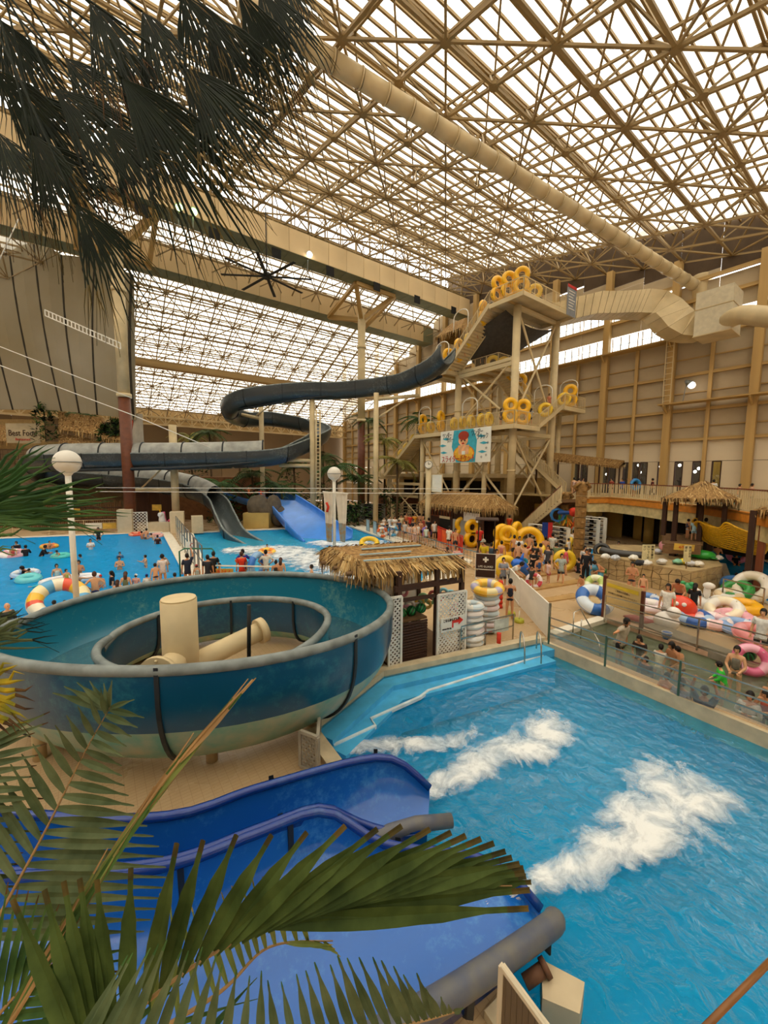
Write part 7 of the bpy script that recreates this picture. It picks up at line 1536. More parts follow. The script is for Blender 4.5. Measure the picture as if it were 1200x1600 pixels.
ring(G(1172, 1052)+V(0, 0, .4), .33, .12, [vinyl('#e06a92'), vinyl('#f0b0c4')], 'pink dotted ring leaning on the wading pool edge', tilt=72, face=20); melon(G(1168, 1044)+V(0, 0, .42), .18, 'watermelon ball inside the pink dotted ring')
# ---------------------------------------------------------------- pile of inflatables
PILE = [(1008, 944, .45, .16, ['#d8e0ec', '#5a88c8'], 5, 'white ring with blue spots behind the notice panel'), (1016, 955, .45, .15, ['#e8d8dc', '#f0eae4'], 5, 'pale pink and white ring right of the notice panel'), (1083, 975, .5, .17, ['#3060b0', '#a8c8e8'], 8, 'blue patterned ring under the sitting bare child'),
        (1130, 968, .5, .16, ['#f0ece0', '#f4e8c8'], 35, 'white ribbed ring stood against the pile centre'), (1119, 958, .40, .14, ['#f09a40', '#f4e0c0'], 8, 'orange and cream ring on top of the pile'), (1113, 980, .45, .17, ['#f0c8c8', '#f4e4e0'], 6, 'pale pink fat ring low in the pile'), (1146, 976, .5, .17, ['#ecaab8'], 8, 'rose pink ring low in the pile'), (1155, 990, .5, .16, ['#d0d8e8', '#88a8d8'], 6, 'white and blue printed ring at the lowest edge of the pile'),
        (1160, 958, .5, .18, ['#f4b414'], 8, 'golden yellow ring in the pile'), (1138, 938, .42, .15, ['#f0ece4', '#f0d8b0'], 12, 'cream banana like ring behind the golden one'), (1150, 936, .5, .16, ['#2a9038'], 35, 'green ring stood behind the golden one'), (1172, 938, .62, .18, ['#f0e8dc', '#e8dcc8'], 60, 'large white ring standing at the right of the pile'), (1148, 925, .5, .14, ['#3f78b8'], 30, 'blue ring behind the green one'),
        (928, 956, .55, .2, ['#2a68b8', '#d8e4f0'], 40, 'blue and white orca patterned ring beside the brown post'), (929, 926, .38, .14, ['#b8d070', '#e8ecc8'], 55, 'lime green ring with white teeth pattern'), (927, 908, .36, .13, ['#58a8d0'], 75, 'sky blue ring upright on the step'), (1178, 1005, .45, .17, ['#e09aa0', '#d88080'], 15, 'dull pink ring behind the frosted rail')]
for px, py, R, r, c, t, lb in PILE: ring(G(px, py)+V(0, 0, r*1.2+R*sin(radians(t))*.8), R*.88, r*1.22, [vinyl(x) for x in c], lb, tilt=t, face=(px*7) % 50-25)
def blob(name, px, py, parts, label, cat='float', z=0.0):
    p = G(px, py, z); r = empty(name, p, facing(0, p), label, cat)
    for nm, c, co, rd, sc in parts: MB().sphere(co, rd, 14, 10, sc=sc).build(nm, vinyl(c), r)
    return r
blob('inflatable_swan', 1102, 955, [('body', '#f0eee8', (0, 0, .3), .42, (1.3, .8, .7)), ('wing', '#f4f2ec', (-.35, 0, .6), .28, (.8, .4, 1.2)), ('wing', '#f4f2ec', (.4, 0, .55), .28, (1.1, .4, .8)), ('neck', '#f4f2ec', (0, -.1, .85), .16, (.8, .8, 1.8)), ('head', '#e8e4dc', (.05, -.2, 1.15), .15, (1.4, .9, .9))], 'white winged swan float in front of the stone counter')
blob('inflatable_crab', 1061, 968, [('body', '#e8401c', (0, 0, .5), .5, (1.1, .8, .95)), ('belly', '#f05a40', (.3, -.2, .2), .35, (1.6, .8, .6)), ('eye', '#f4f0e8', (-.12, -.36, .72), .08, (1, 1, 1)), ('eye', '#f4f0e8', (.12, -.36, .72), .08, (1, 1, 1))], 'bright red crab float beside the bending bather')
blob('inflatable_frog', 1071, 948, [('body', '#1f8a4a', (0, 0, .85), .32, (1.1, .8, .7)), ('eye', '#2a9a55', (-.15, -.1, 1.05), .1, (1, 1, 1)), ('eye', '#2a9a55', (.15, -.1, 1.05), .1, (1, 1, 1))], 'green frog float on top of the red crab float')
blob('inflatable_whale', 1095, 942, [('body', '#1c1c20', (0, 0, .2), .36, (1.4, .8, .6)), ('belly', '#e8e4e0', (.1, -.15, .12), .3, (1.3, .7, .5))], 'black and white whale float behind the bare child')
blob('inflatable_dolphin', 1140, 796, [('body', '#dfe6e8', (0, 0, .35), .3, (.6, .6, 1.5)), ('fin', '#6fa8b4', (-.35, 0, .1), .2, (1.3, .5, .8)), ('fin', '#6fa8b4', (.35, 0, .1), .2, (1.3, .5, .8))], 'white and grey-blue dolphin float standing on the gallery').location = D(1140, 790, 26.5)-V(0, 0, .0)
ring(D(993, 757, 35.3), .4, .14, [vinyl('#2f8ad0')], 'blue ring carried along the gallery', tilt=85, face=40)
blob('inflatable_boat', 1010, 975, [('hull', '#a01820', (0, 0, .15), .3, (2.6, .8, .45)), ('cushion', '#e8c8c8', (.2, 0, .25), .2, (1.6, .8, .4))], 'dark red flat inflatable behind the frosted panels near the post')
blob('inflatable_seal', 1040, 985, [('body', '#ece6e0', (0, 0, .35), .4, (1.0, .8, .9)), ('head', '#ece6e0', (.2, -.1, .75), .22, (1, 1, .9))], 'pale round float blurred behind the frosted panel')
# ---------------------------------------------------------------- wooden boat playground
bh_ = empty('playground_boat', (0, 0, 0), label='wooden playground boat with straw roof and yellow rope hull', cat='playground')
BD = 22.0
e2 = [D(1033, 782, BD-1), D(1158, 786, BD-1.6), D(1150, 776, BD+2.5), D(1045, 774, BD+2.8)]
zt_ = max(p.z for p in e2); e2 = [V(p.x, p.y, 4.45) for p in e2]; cpk = sum(e2, V(0, 0, 0))/4+V(0, 0, 1.0)
thatch(bh_, e2, [cpk.lerp(p, .08) for p in e2], fr=.3, dens=16, seed=12)
for px, y0, y1, d in ((1036, 779, 836, BD), (1052, 779, 850, BD-.4), (1092, 780, 845, BD-.4), (1088, 780, 845, BD+1.5), (1130, 782, 826, BD-1), (1139, 782, 826, BD+.8)): a, c = D(px, y1, d), D(px, y0, d); bar('post', DARKWOOD, a, V(a.x, a.y, 4.5), .2, parent=bh_, up=V(1, 0, 0))
for px, d in ((1052, BD-.3), (1088, BD-.3), (1110, BD), (1062, BD+2)): p = D(px, 850, d); bar('pile', DARKWOOD, (p.x, p.y, 0), (p.x, p.y, 2.1), .26, parent=bh_, up=V(1, 0, 0))
for k in range(9): a, c = D(1038, 831, BD-1.0+k*.42), D(1096, 836, BD-1.3+k*.42); bar('deck_plank', WOOD, V(a.x, a.y, 2.02), V(c.x, c.y, 2.02), .38, .08, parent=bh_)
a, c = D(1038, 831, BD-1.2), D(1096, 836, BD-1.5); bar('deck_beam', WOOD, V(a.x, a.y, 1.75), V(c.x, c.y, 1.75), .12, .45, parent=bh_)
YB3 = mat('yellow_notice', '#d8b048', .6); p = D(1070, 842, BD-1.75); s3 = panel('notice_board', V(p.x, p.y, 1.95), (c-a), UP, .95, .34, YB3, 'small yellow notice under the boat deck'); text('のりもの', .16, RED, -FH*.04, RH, UP, s3, fit=.6)
HY = mat('yellow_rope', '#e0aa18', .5, var=.12, scale=10, bump=.3)
topc = [D(1092, 815, 21.5), D(1108, 822, 21), D(1124, 825, 20.6), D(1134, 817, 20.3), D(1150, 824, 19.8), D(1170, 832, 19.2), D(1192, 838, 18.6)]
botc = [D(1093, 818, 21.6), D(1104, 842, 21.6), D(1120, 850, 21.2), D(1134, 856, 20.8), D(1150, 860, 20.4), D(1170, 864, 19.8), D(1192, 868, 19.2)]
bel = [a.lerp(c, .5)-FH*.5 for a, c in zip(topc, botc)]
TC, BC, BE = catmull(topc, 5), catmull(botc, 5), catmull(bel, 5)
for far in (0, 1):
    sh_ = FH*2.0*far; NR = 13
    for k in range(NR):
        t = k/(NR-1); path = []
        for i in range(len(TC)):
            w_ = min(1, i/12); bb = BE[i]+(FH*1.0 if far else V(0, 0, 0)); pt = TC[i]*(1-t)**2+bb*2*t*(1-t)+BC[i]*t*t; path.append(pt+sh_*w_*(1-t*.6))
        MB().tube(path, .055, 6).build('rope_plank', HY, bh_)
nm_ = MB()
for i in range(0, len(TC), 2): nm_.tube([TC[i]*(1-t)**2+BE[i]*2*t*(1-t)+BC[i]*t*t+FH*.03 for t in (0, .25, .5, .75, 1)], .03, 5)
nm_.build('hull_ribs', WOOD, bh_)
p = D(1188, 865, 18.4); bar('mast_post', mat('red_brown_wood', '#8a4a2a', .6), (p.x, p.y, 0), (p.x+.1, p.y, 4.0), .26, parent=bh_, up=V(1, 0, 0))
bh2 = empty('straw_shelter', (0, 0, 0), label='second straw roof cut off by the right frame edge', cat='shelter'); e3 = [D(1178, 796, 18), D(1290, 800, 17), D(1290, 785, 20), D(1190, 783, 20)]; e3 = [V(p.x, p.y, 4.1) for p in e3]; c3 = sum(e3, V(0, 0, 0))/4+V(0, 0, .7); thatch(bh2, e3, [c3.lerp(p, .2) for p in e3], fr=.3, dens=14, seed=13)
for p in (e3[0], e3[3]): bar('post', DARKWOOD, (p.x, p.y, 0), (p.x, p.y, 4.1), .22, parent=bh2, up=V(1, 0, 0))
wbp = panel('white_board', G(1057, 868)+V(0, 0, .8), RH, UP, .9, .8, WHITE, 'plain white board under the boat deck'); 
# boat deck children rail
# ================================================================ lamps, banners, wires, far left surroundings
def globe_lamp(px, py, d, r, label, lean=0):
    c = D(px, py, d); o = empty('globe_lamp', V(c.x, c.y, 0), label=label, cat='lamp'); MB().cyl((0, 0, 0), .09, c.z-r*.9, 14).build('post', WHITE, o)
    MB().sphere((0, 0, c.z), r, 24, 16).build('globe', mat('opal_globe', '#dcd8ce', .35, var=.04), o); MB().tube([V(0, 0, c.z-r*1.15), V(0, 0, c.z-r*.9)], [.09, .16], 14).build('collar', WHITE, o); MB().torus((0, 0, c.z), r*1.0, .02, 24, 6).build('equator_band', GREY, o); return o
globe_lamp(105, 722, 13.3, .40, 'larger opal globe lamp on white post by the wave pool'); globe_lamp(522, 740, 21.5, .37, 'smaller opal globe lamp on white post by the landing pool')
CB = mat('banner_cloth', '#ded6c6', .8, var=.05); 
bn2 = empty('post_banner', D(521, 768, 21.3), label='pair of tapering white cloth banners hung on the globe lamp post', cat='banner')
def tri_banner(px0, px1, parent, loc):
    a, b2 = D(px0, 768, 21.3)-loc, D(px1, 770, 21.3)-loc; c2_, d2 = D((px0+px1)/2+6, 848, 21.3)-loc, D((px0+px1)/2-2, 846, 21.3)-loc
    rows = []
    for i in range(9):
        t = i/8; l, r_ = a.lerp(d2, t), b2.lerp(c2_, t); rows.append([l.lerp(r_, j/6)+FH*.06*sin(j*2.1+i*.5) for j in range(7)])
    MB().loft(rows[:6]).loft([[p+FH*.02 for p in r] for r in rows[:6]]).build('cloth', CB, parent); MB().loft(rows[5:]).loft([[p+FH*.02 for p in r] for r in rows[5:]]).build('printed_foot', mat('banner_foot', '#8fa8b0', .8, c2='#b08a50', scale=5), parent)
tri_banner(505, 520, bn2, bn2.location); tri_banner(524, 543, bn2, bn2.location); bar('cross_bar', WHITE, D(504, 768, 21.3)-bn2.location, D(544, 772, 21.3)-bn2.location, .05, parent=bn2)
MB().tube([D(510, 785, 21.1)-bn2.location, D(513, 792, 21.1)-bn2.location, D(511, 800, 21.1)-bn2.location], .07, 6).build('red_figure_print', REDN, bn2)
text('Komodo', .22, BLACK, D(531, 792, 21.15)-bn2.location, RH, UP, bn2, fit=.5) if 0 else None
for a, b2, lb in (((150, 762, 24), (760, 764, 24), 'upper thin white wire strung across the landing pool'), ((150, 768, 20), (800, 772, 22), 'lower thin white wire strung across the landing pool')): cable('wire', [D(*a), D(*b2)], .018, WHITE, lb)
# fence between the pools
fn = empty('barrier_fence', (0, 0, 0), label='row of grey steel barrier frames on the white walkway between the pools', cat='fence'); a, c = G(276, 843), G(312, 905)
for k in range(9):
    p = a.lerp(c, k/8); q = a.lerp(c, (k+.7)/8); 
    for t in (p, q): bar('frame_post', STEEL, t, t+V(0, 0, 2.0), .05, parent=fn, up=V(1, 0, 0))
    for z in (2.0, 1.2, .3): bar('frame_rail', STEEL, p+V(0, 0, z), q+V(0, 0, z), .045, parent=fn)
s_ = panel('warning_sign', D(300, 852, 24), RH, UP, .7, .45, WHITE, 'white sign with red symbol on the barrier fence'); MB().torus((0, 0, 0), .11, .03, 16, 6, M=Matrix.Rotation(pi/2, 3, 'X')@Matrix.Rotation(0, 3, 'Z')).build('red_symbol', REDN, s_).rotation_euler.z = AZ-pi/2
GR = mat('green_tube', '#1f6a48', .5)
gr_ = empty('green_rail', (0, 0, 0), label='green tubular gate at the walkway end', cat='gate'); MB().tube([G(282, 905), G(282, 905)+V(0, 0, 1.5), G(290, 905)+V(0, 0, 1.65), G(333, 905)+V(0, 0, 1.65), G(336, 905)+V(0, 0, 1.5), G(336, 905)], .04, 8).build('tube', GR, gr_)
yr = empty('rail_board', (0, 0, 0), label='yellow lettered board on the low rail in front of the landing pool', cat='sign'); a, c = G(338, 918), G(365, 918); bar('board', YB3, a+V(0, 0, .75), c+V(0, 0, .75), .04, .4, parent=yr); bar('rail', WHITE, a+V(0, 0, 1.1), G(440, 920)+V(0, 0, 1.1), .06, parent=yr)
text('きけん', .3, REDN, a.lerp(c, .5)+V(0, 0, .75)-FH*.04, RH, UP, yr, fit=.8)
# far bank of the wave pool: brown fences, bamboo screen, plinth
BRF = mat('brown_fence', '#4a2c1a', .7, var=.12, scale=1.5); BAM = mat('bamboo', '#7a5430', .7, var=.25, scale=4)
bf = empty('brown_fence', (0, 0, 0), label='plain dark brown board fence behind the pools', cat='fence')
a, c = G(196, 817), G(392, 806)
for k in range(12): p, q = a.lerp(c, k/12), a.lerp(c, (k+.985)/12); bar('fence_board', BRF, p+V(0, 0, 1.8), q+V(0, 0, 1.8), .1, 3.6, parent=bf)
bs_ = empty('bamboo_screen', (0, 0, 0), label='bamboo pole screen behind the far left side of the wave pool', cat='screen'); a, c = G(-120, 828), G(192, 822); rn = random.Random(2)
for k in range(95): p = a.lerp(c, (k+.5)/95); bar('bamboo_pole', BAM, p, p+V(0, 0, 2.6+rn.uniform(-.2, .25)), .13, parent=bs_, rnd=True, up=V(1, 0, 0))
for z in (.8, 2.0): bar('tie_rail', DARKWOOD, a-FH*.1+V(0, 0, z), c-FH*.1+V(0, 0, z), .1, parent=bs_)
fr_ = empty('pool_fence', (0, 0, 0), label='cream tube railing on the far bank of the wave pool', cat='railing'); railing(fr_, [G(20, 833), G(183, 827)], h=1.0, m=CREAM, gap=0, mid=True, post=3)
for px0, px1, m_, lb in ((134, 160, WHITE, 'white lettered board on the far bank railing'), (161, 182, YB3, 'yellow lettered board on the far bank railing')):
    a, c = G(px0, 831), G(px1, 830); panel('rail_board', a.lerp(c, .5)+V(0, 0, .55), c-a, UP, (c-a).length, .55, m_, lb)
BLK = mat('cream_block', '#cdbb9a', .7, var=.05)
for px0, px1, h_, lb in ((184, 207, 2.2, 'cream block plinth at the foot of the brown column'), (266, 288, 2.0, 'cream block plinth under the slide support post'), (300, 318, 1.6, 'cream cupboard plinth left of the tube slide mouth')):
    a, c = G(px0, 834), G(px1, 833); b = MB(); d = c-a; n = V(-d.y, d.x, 0).normalized(); b.poly([V(0, 0, 0), d, d+n*1.2, n*1.2], 0, h_); tag(b.build('plinth', BLK, None, a), lb, 'plinth')
lp = empty('lattice_screen', (0, 0, 0), label='small white lattice screen on the far pool bank', cat='screen'); lattice(lp, G(207, 832), G(231, 831), 1.9, s=.3)
lw = tag(MB().poly([V(0, 0, 0), G(265, 831)-G(232, 831), G(265, 831)-G(232, 831)+FH*.5, FH*.5], 0, .9).build('low_wall', BLK, None, G(232, 831)), 'low cream wall behind the unicorn float', 'wall')
yw_ = tag(MB().poly([V(0, 0, 0), G(420, 826)-G(380, 826), G(420, 826)-G(380, 826)+FH*2, FH*2], 0, 1.6).build('low_wall', YB2, None, G(380, 826)), 'ochre low wall between the grey and the blue slide mouths', 'wall')
for px, py, d, lb in ((118, 799, 40, 'pale yellow notice on the bamboo screen'), (202, 795, 40.5, 'small yellow notice beside the brown column'), (245, 793, 40, 'pale yellow notice on the brown board fence')): panel('notice', D(px, py, d), RH, UP, .95 if px != 202 else .4, .6, YB3, lb)
# thatched food stalls on the terrace, sign
fs = empty('food_stall', (0, 0, 0), label='thatched terrace stall building behind the tube slide', cat='stall')
WK = mat('terrace_rock', '#8a7458', .9, bump=.5, scale=1.5)
def blkp(nm, m, px0, px1, py0, py1, d0, dep, root, z0=None):
    a, c = D(px0, py1, d0), D(px1, py1, d0); t = D((px0+px1)/2, py0, d0).z; zb = a.z if z0 is None else z0
    b = MB(); b.poly([V(a.x, a.y, 0), V(c.x, c.y, 0), V(c.x, c.y, 0)+FH*dep, V(a.x, a.y, 0)+FH*dep], zb, t); return b.build(nm, m, root)
blkp('terrace', WK, -60, 200, 735, 800, 46, 6, fs, 0); blkp('stall_wall', BEIGE, 60, 95, 690, 735, 45, 3, fs); blkp('stall_wall', DARKWOOD, 95, 200, 700, 735, 46, 3, fs); blkp('stall_wall', BEIGE, -60, 62, 655, 700, 47.5, 1, fs)
def thatch_wall(px0, py0, px1, py1, hpx, d, root, seed=1, dens=8):
    a, c = D(px0, py0, d), D(px1, py1, d); e = D(px0, py0+hpx, d-1.6); g_ = D(px1, py1+hpx, d-1.6); b = MB(); rn = random.Random(seed)
    b.add([a, c, g_, e, a+FH*.3, c+FH*.3, g_+FH*.3, e+FH*.3], [(0, 1, 2, 3), (4, 5, 6, 7), (0, 1, 5, 4), (2, 3, 7, 6), (1, 2, 6, 5), (0, 3, 7, 4)]); b.build('thatch_roof', THATCH, root); f = MB()
    for i in range(int((c-a).length*dens*8)):
        u, v = rn.random(), rn.random(); p = a.lerp(c, u).lerp(e.lerp(g_, u), v)-FH*rn.uniform(.02, .12); w = RH*rn.uniform(.03, .07); f.add([p-w, p+w, p+w*.3+V(0, 0, -rn.uniform(.4, .9))+RH*rn.uniform(-.1, .1)-FH*.1, p-w*.3+V(0, 0, -.5)-FH*.1], [(0, 1, 2, 3)], rn.choice((0, 1, 2)))
    tag(f.build('straw', [STRAW1, STRAW2, STRAW3], root), kind='stuff')
thatch_wall(91, 643, 160, 652, 28, 45, fs); thatch_wall(160, 671, 190, 674, 14, 44, fs, 2); thatch_wall(93, 676, 166, 690, 16, 44.5, fs, 3); thatch_wall(-60, 660, 12, 664, 26, 46, fs, 4)
bar('ridge_beam', DARKWOOD, D(88, 668, 44.6), D(170, 682, 44), .3, parent=fs)
sgn = panel('shop_sign', D(36, 677, 42.6), RH, UP, 3.6, 2.1, mat('sign_board_tan', '#b8a888', .7), 'weathered Best Food sign above the terrace stalls')
text('Best Food', .9, mat('sign_brown', '#3a2218', .7), -FH*.06, RH, UP, sgn, fit=3.0); text('Restaurant', .4, RED, -FH*.06+V(0, 0, -.65), RH, UP, sgn, fit=1.6)
mu = panel('painted_board', D(208, 670, 43.2), RH, UP, 2.2, 3.2, mat('board_grey', '#b0aa9c', .7), 'pale board with red flame painting beside the brown column'); RF = mat('flame_red', '#c85a40', .7)
for k in range(6): a = V(0, 0, -1.5); MB().tube(catmull([-FH*.06+RH*(-.9+k*.12)+V(0, 0, -1.4), -FH*.06+RH*(-.7+k*.1)+V(0, 0, -.4), -FH*.06+RH*(-1.0+k*.22)+V(0, 0, .4+.15*k)], 3), [.09]*6+[.02], 5).build('flame', RF, mu)
rs_ = empty('terrace_railing', (0, 0, 0), label='dark wooden balustrade of the stall terrace', cat='railing'); railing(rs_, [V(*(D(2, 730, 43).xy), 6.4), V(*(D(58, 730, 43).xy), 6.4)], h=1.6, m=DARKWOOD, gap=.5, mid=True, post=2)
rock = MB()
for i in range(8): rock.sphere(D(-20+i*14, 772+(i % 3)*6, 42.5+(i % 2)*1.2), 1.5, 10, 7, sc=(1.2, 1.2, .8+.4*(i % 2)))
tag(rock.build('rockwork', WK), 'tan artificial rockwork below the terrace stalls', 'rock')
tag(MB().poly([D(270, 760, 47).xy.to_3d(), D(420, 760, 49).xy.to_3d(), D(420, 760, 53).xy.to_3d(), D(250, 760, 53).xy.to_3d()], 0, 5.2).build('earth_bank', mat('brown_earth', '#7a5232', .9, bump=.3)), 'brown sloping bank behind the tube slide', 'bank')
# dark submerged grille in plunge pool, low lattice under the spiral, board fence and rail near the camera
g0, g1 = G(632, 1092, -.9), G(690, 1078, -.9); dk = MB(); dd = g1-g0; n = V(-dd.y, dd.x, 0).normalized(); dk.poly([V(0, 0, 0), dd, dd-n*.35, -n*.35], -.05, .5); tag(dk.build('intake_box', mat('intake_dark', '#2f3f44', .6), None, g0), 'dark submerged intake box by the blue steps', 'box')
lq = empty('lattice_fence', (0, 0, 0), label='grey weathered lattice fence under the spiral flume', cat='fence'); lattice(lq, G(470, 1200), G(497, 1212), .75, m=mat('weathered_lattice', '#a39a88', .7), s=.12); lattice(lq, G(497, 1212), G(500, 1150), .7, m=mat('weathered_lattice', '#a39a88', .7), s=.12)
bfp = empty('board_fence', (0, 0, 0), label='weathered wooden board panel with pale frame beside the near flume end', cat='fence'); a, c = G(786, 1690), G(880, 1900); a, c = D(785, 1510, 3.05), D(880, 1640, 2.55)
WB3 = mat('board_weathered', '#6e5c44', .8, bump=.4, scale=8, stretch=(6, 6, 1)); u = (c-a).normalized()
for k in range(10): p, q = a.lerp(c, k/10), a.lerp(c, (k+.94)/10); bar('board', WB3, p-V(0, 0, .55), q-V(0, 0, .55), .025, 1.1, parent=bfp)
bar('top_frame', mat('pale_frame', '#cdbfa4', .6), a, c, .05, .04, parent=bfp); bar('side_frame', mat('pale_frame', '#cdbfa4', .6), a, a-V(0, 0, 1.2), .05, parent=bfp, up=V(1, 0, 0))
cable('wooden_rail', [D(1095, 1612, 2.2), D(1215, 1490, 2.6)], .02, mat('brown_varnish', '#8a5a2c', .4), 'brown wooden pole crossing the bottom right corner')
tag(MB().poly([V(0, 0, 0), V(.3, .1, 0), V(.1, .5, 0), V(-.2, .3, 0)], -.3, .12).build('corner_block', BLK, None, G(905, 1600, -.1)), 'pale corner block at the water beside the wooden pole', 'block')
# ================================================================ palms
def leafm(name, h, h2, rough=.65): 
    def b(nt):
        N = nt.nodes; p = N['Principled BSDF']; p.inputs['Roughness'].default_value = rough; p.inputs['Specular IOR Level'].default_value = .15
        tc = N.new('ShaderNodeTexCoord'); no = N.new('ShaderNodeTexNoise'); no.inputs['Scale'].default_value = 5; no.inputs['Detail'].default_value = 6; cr = N.new('ShaderNodeValToRGB')
        cr.color_ramp.elements[0].position = .35; cr.color_ramp.elements[1].position = .65; cr.color_ramp.elements[0].color = (*lin(h), 1); cr.color_ramp.elements[1].color = (*lin(h2), 1)
        nt.links.new(tc.outputs['Object'], no.inputs['Vector']); nt.links.new(no.outputs[0], cr.inputs[0]); nt.links.new(cr.outputs[0], p.inputs['Base Color'])
    return mixed(name, b)
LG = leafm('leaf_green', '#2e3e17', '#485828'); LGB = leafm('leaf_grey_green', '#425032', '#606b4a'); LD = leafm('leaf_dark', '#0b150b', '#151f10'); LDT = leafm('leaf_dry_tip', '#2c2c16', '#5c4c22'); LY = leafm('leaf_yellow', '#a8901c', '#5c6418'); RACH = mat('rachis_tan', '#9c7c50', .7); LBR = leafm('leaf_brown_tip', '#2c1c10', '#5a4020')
LMID = leafm('leaf_mid', '#2c4a24', '#4c6a34'); LGL = leafm('leaf_light', '#5f7038', '#7a8648')
def blade(b, p, q, w, nrm, droop=.0, k=6, m=0, split=0.0, mtip=None, t0=.25, blunt=False):
    """one leaflet from p to q, folded along its midrib"""
    d = q-p; L = d.length; s = d.cross(nrm).normalized(); nn = s.cross(d).normalized(); rows = []
    for i in range(k+1):
        t = i/k; c = p+d*t-V(0, 0, 1)*droop*L*t*t; ww = w*(t0+(1-t0)*sin(pi*min(1, t*1.15+.08)))*(1 if not blunt else 1.35 if t > .6 else 1.1) if t < .95 or blunt else w*.12
        rows.append([c-s*ww/2+nn*ww*.16, c, c+s*ww/2+nn*ww*.16])
    n0 = len(b.v); cut = k-1 if mtip is not None else k
    b.loft(rows[:cut+1], m=m, sm=False)
    if mtip is not None: b.loft(rows[cut:], m=mtip, sm=False)
def frond(root, path, leafl, w, mats, label=None, rr=.012, nrm=None, droop=.06, blunt=False):
    """path: rachis points; leafl: list of (t along, tip point); leaflets are sub-parts"""
    P = catmull(path, 8); fr_ = MB().tube(P, [rr*(1.2-.9*i/(len(P)-1)) for i in range(len(P))], 7).build('frond', RACH, root)
    n = len(P)-1
    for t, tip in leafl:
        i = min(n-1, int(t*n)); p = P[i].lerp(P[i+1], t*n-i); b = MB(); d = tip-p
        nv = nrm or (-FH+V(0, 0, .6)).normalized(); blade(b, p, tip, w*min(1, .4+d.length), nv, droop, 11, 0, mtip=1, blunt=blunt); b.build('leaflet', mats, fr_)
    return fr_
near = empty('palm_tree', (0, 0, 0), label='large palm in the lower left corner with long green feather fronds', cat='palm')
rn = random.Random(5)
MT = [LG, LDT]
# big front frond
path = [D(130, 1680, 1.75), D(200, 1592, 1.9), D(330, 1492, 2.05), D(470, 1432, 2.15), D(640, 1388, 2.3), D(800, 1384, 2.4)]
tips = [(.02, 20, 1400), (.05, 70, 1385), (.08, 100, 1372), (.115, 125, 1368), (.15, 152, 1370), (.20, 205, 1352), (.25, 277, 1312), (.29, 318, 1308), (.33, 370, 1300), (.37, 425, 1300), (.41, 480, 1296), (.44, 540, 1285), (.47, 590, 1290), (.50, 628, 1285), (.53, 672, 1290), (.56, 705, 1295), (.59, 728, 1300), (.62, 752, 1305), (.65, 772, 1312), (.68, 790, 1325), (.71, 800, 1335), (.74, 812, 1345), (.77, 818, 1352), (.80, 820, 1360), (.84, 822, 1366)]
frond(near, path, [(t, D(x, y, 2.0+.5*t+rn.uniform(-.06, .06))) for t, x, y in tips]+[(.62, D(828, 1384, 2.4)), (.55, D(826, 1412, 2.3)), (.9, D(830, 1376, 2.45))], .095, MT, droop=.02, blunt=True)
# grey-green frond on the left
path = [D(-40, 1500, 2.5), D(20, 1392, 2.7), D(75, 1290, 2.85), D(130, 1180, 3.0), D(172, 1105, 3.05)]
ll = []
for i in range(17): t = .12+i*.055; x, y = 60+115*(i/16)**1.1-(1-i/16)*160, 1330-270*(i/16)**.8; ll.append((t, D(x, y, 2.9+rn.uniform(-.1, .1))))
for i in range(22): t = .10+i*.042; x = 225+35*sin(i*.3); y = 1440-330*(i/21)**.95; ll.append((t, D(x, y+10, 3.0+rn.uniform(-.05, .1))))
ll += [(.97, D(140, 1062, 3.1)), (.98, D(162, 1066, 3.1)), (.99, D(210, 1092, 3.1)), (.99, D(120, 1064, 3.05)), (.99, D(100, 1070, 3.05)), (.98, D(82, 1080, 3.05))]
frond(near, path, ll, .075, [LGB, LGB], droop=.03)
# left continuation, second grey frond behind
path = [D(-120, 1420, 2.6), D(-60, 1250, 2.8), D(-20, 1150, 2.9)]
frond(near, path, [(.1+i*.05, D(40+rn.uniform(-10, 20)+i*1.5, 1380-i*17, 2.95)) for i in range(17)], .06, [LGB, LBR], droop=.04)
# lower fronds, seen end on, leaflets pointing up
path = [D(60, 1700, 1.55), D(250, 1660, 1.6), D(480, 1630, 1.7), D(640, 1600, 1.8), D(715, 1580, 1.85)]
frond(near, path, [(.05+i*.0305, D(195+i*17.5+rn.uniform(-6, 6), 1500-26*sin(i*.35)+max(0, i-18)*4.5+rn.uniform(-8, 8), 1.75+rn.uniform(-.05, .1))) for i in range(31)], .062, [LGB, LMID], droop=.0)
path = [D(100, 1690, 1.9), D(330, 1560, 2.1), D(420, 1480, 2.3), D(520, 1470, 2.4)]
frond(near, path, [(.2+i*.05, D(250+i*16, 1400-i*1+60*sin(i*.5)*.3, 2.3)) for i in range(14)]+[(.75+i*.06, D(520+i*4, 1478+i*6, 2.35)) for i in range(4)], .045, [LGL, LY], droop=-.03)
path = [D(-60, 1660, 1.9), D(20, 1560, 2.0), D(90, 1500, 2.1)]
frond(near, path, [(.1+i*.08, D(-20+i*16, 1350+i*8, 2.1)) for i in range(10)]+[(.15+i*.1, D(150+i*8, 1600-i*18, 2.1)) for i in range(8)], .05, [LMID, LBR])
for k in range(16):   # understorey leaf blades filling the lower left corner
    a = D(rn.uniform(-20, 330), rn.uniform(1610, 1690), 2.3+rn.uniform(0, .5)); e = D(rn.uniform(-10, 420), rn.uniform(1450, 1560), 2.5+rn.uniform(0, .5)); b = MB(); blade(b, a, e, .06, -FH, .1, 6, 0); b.build('leaflet', [LMID], near)
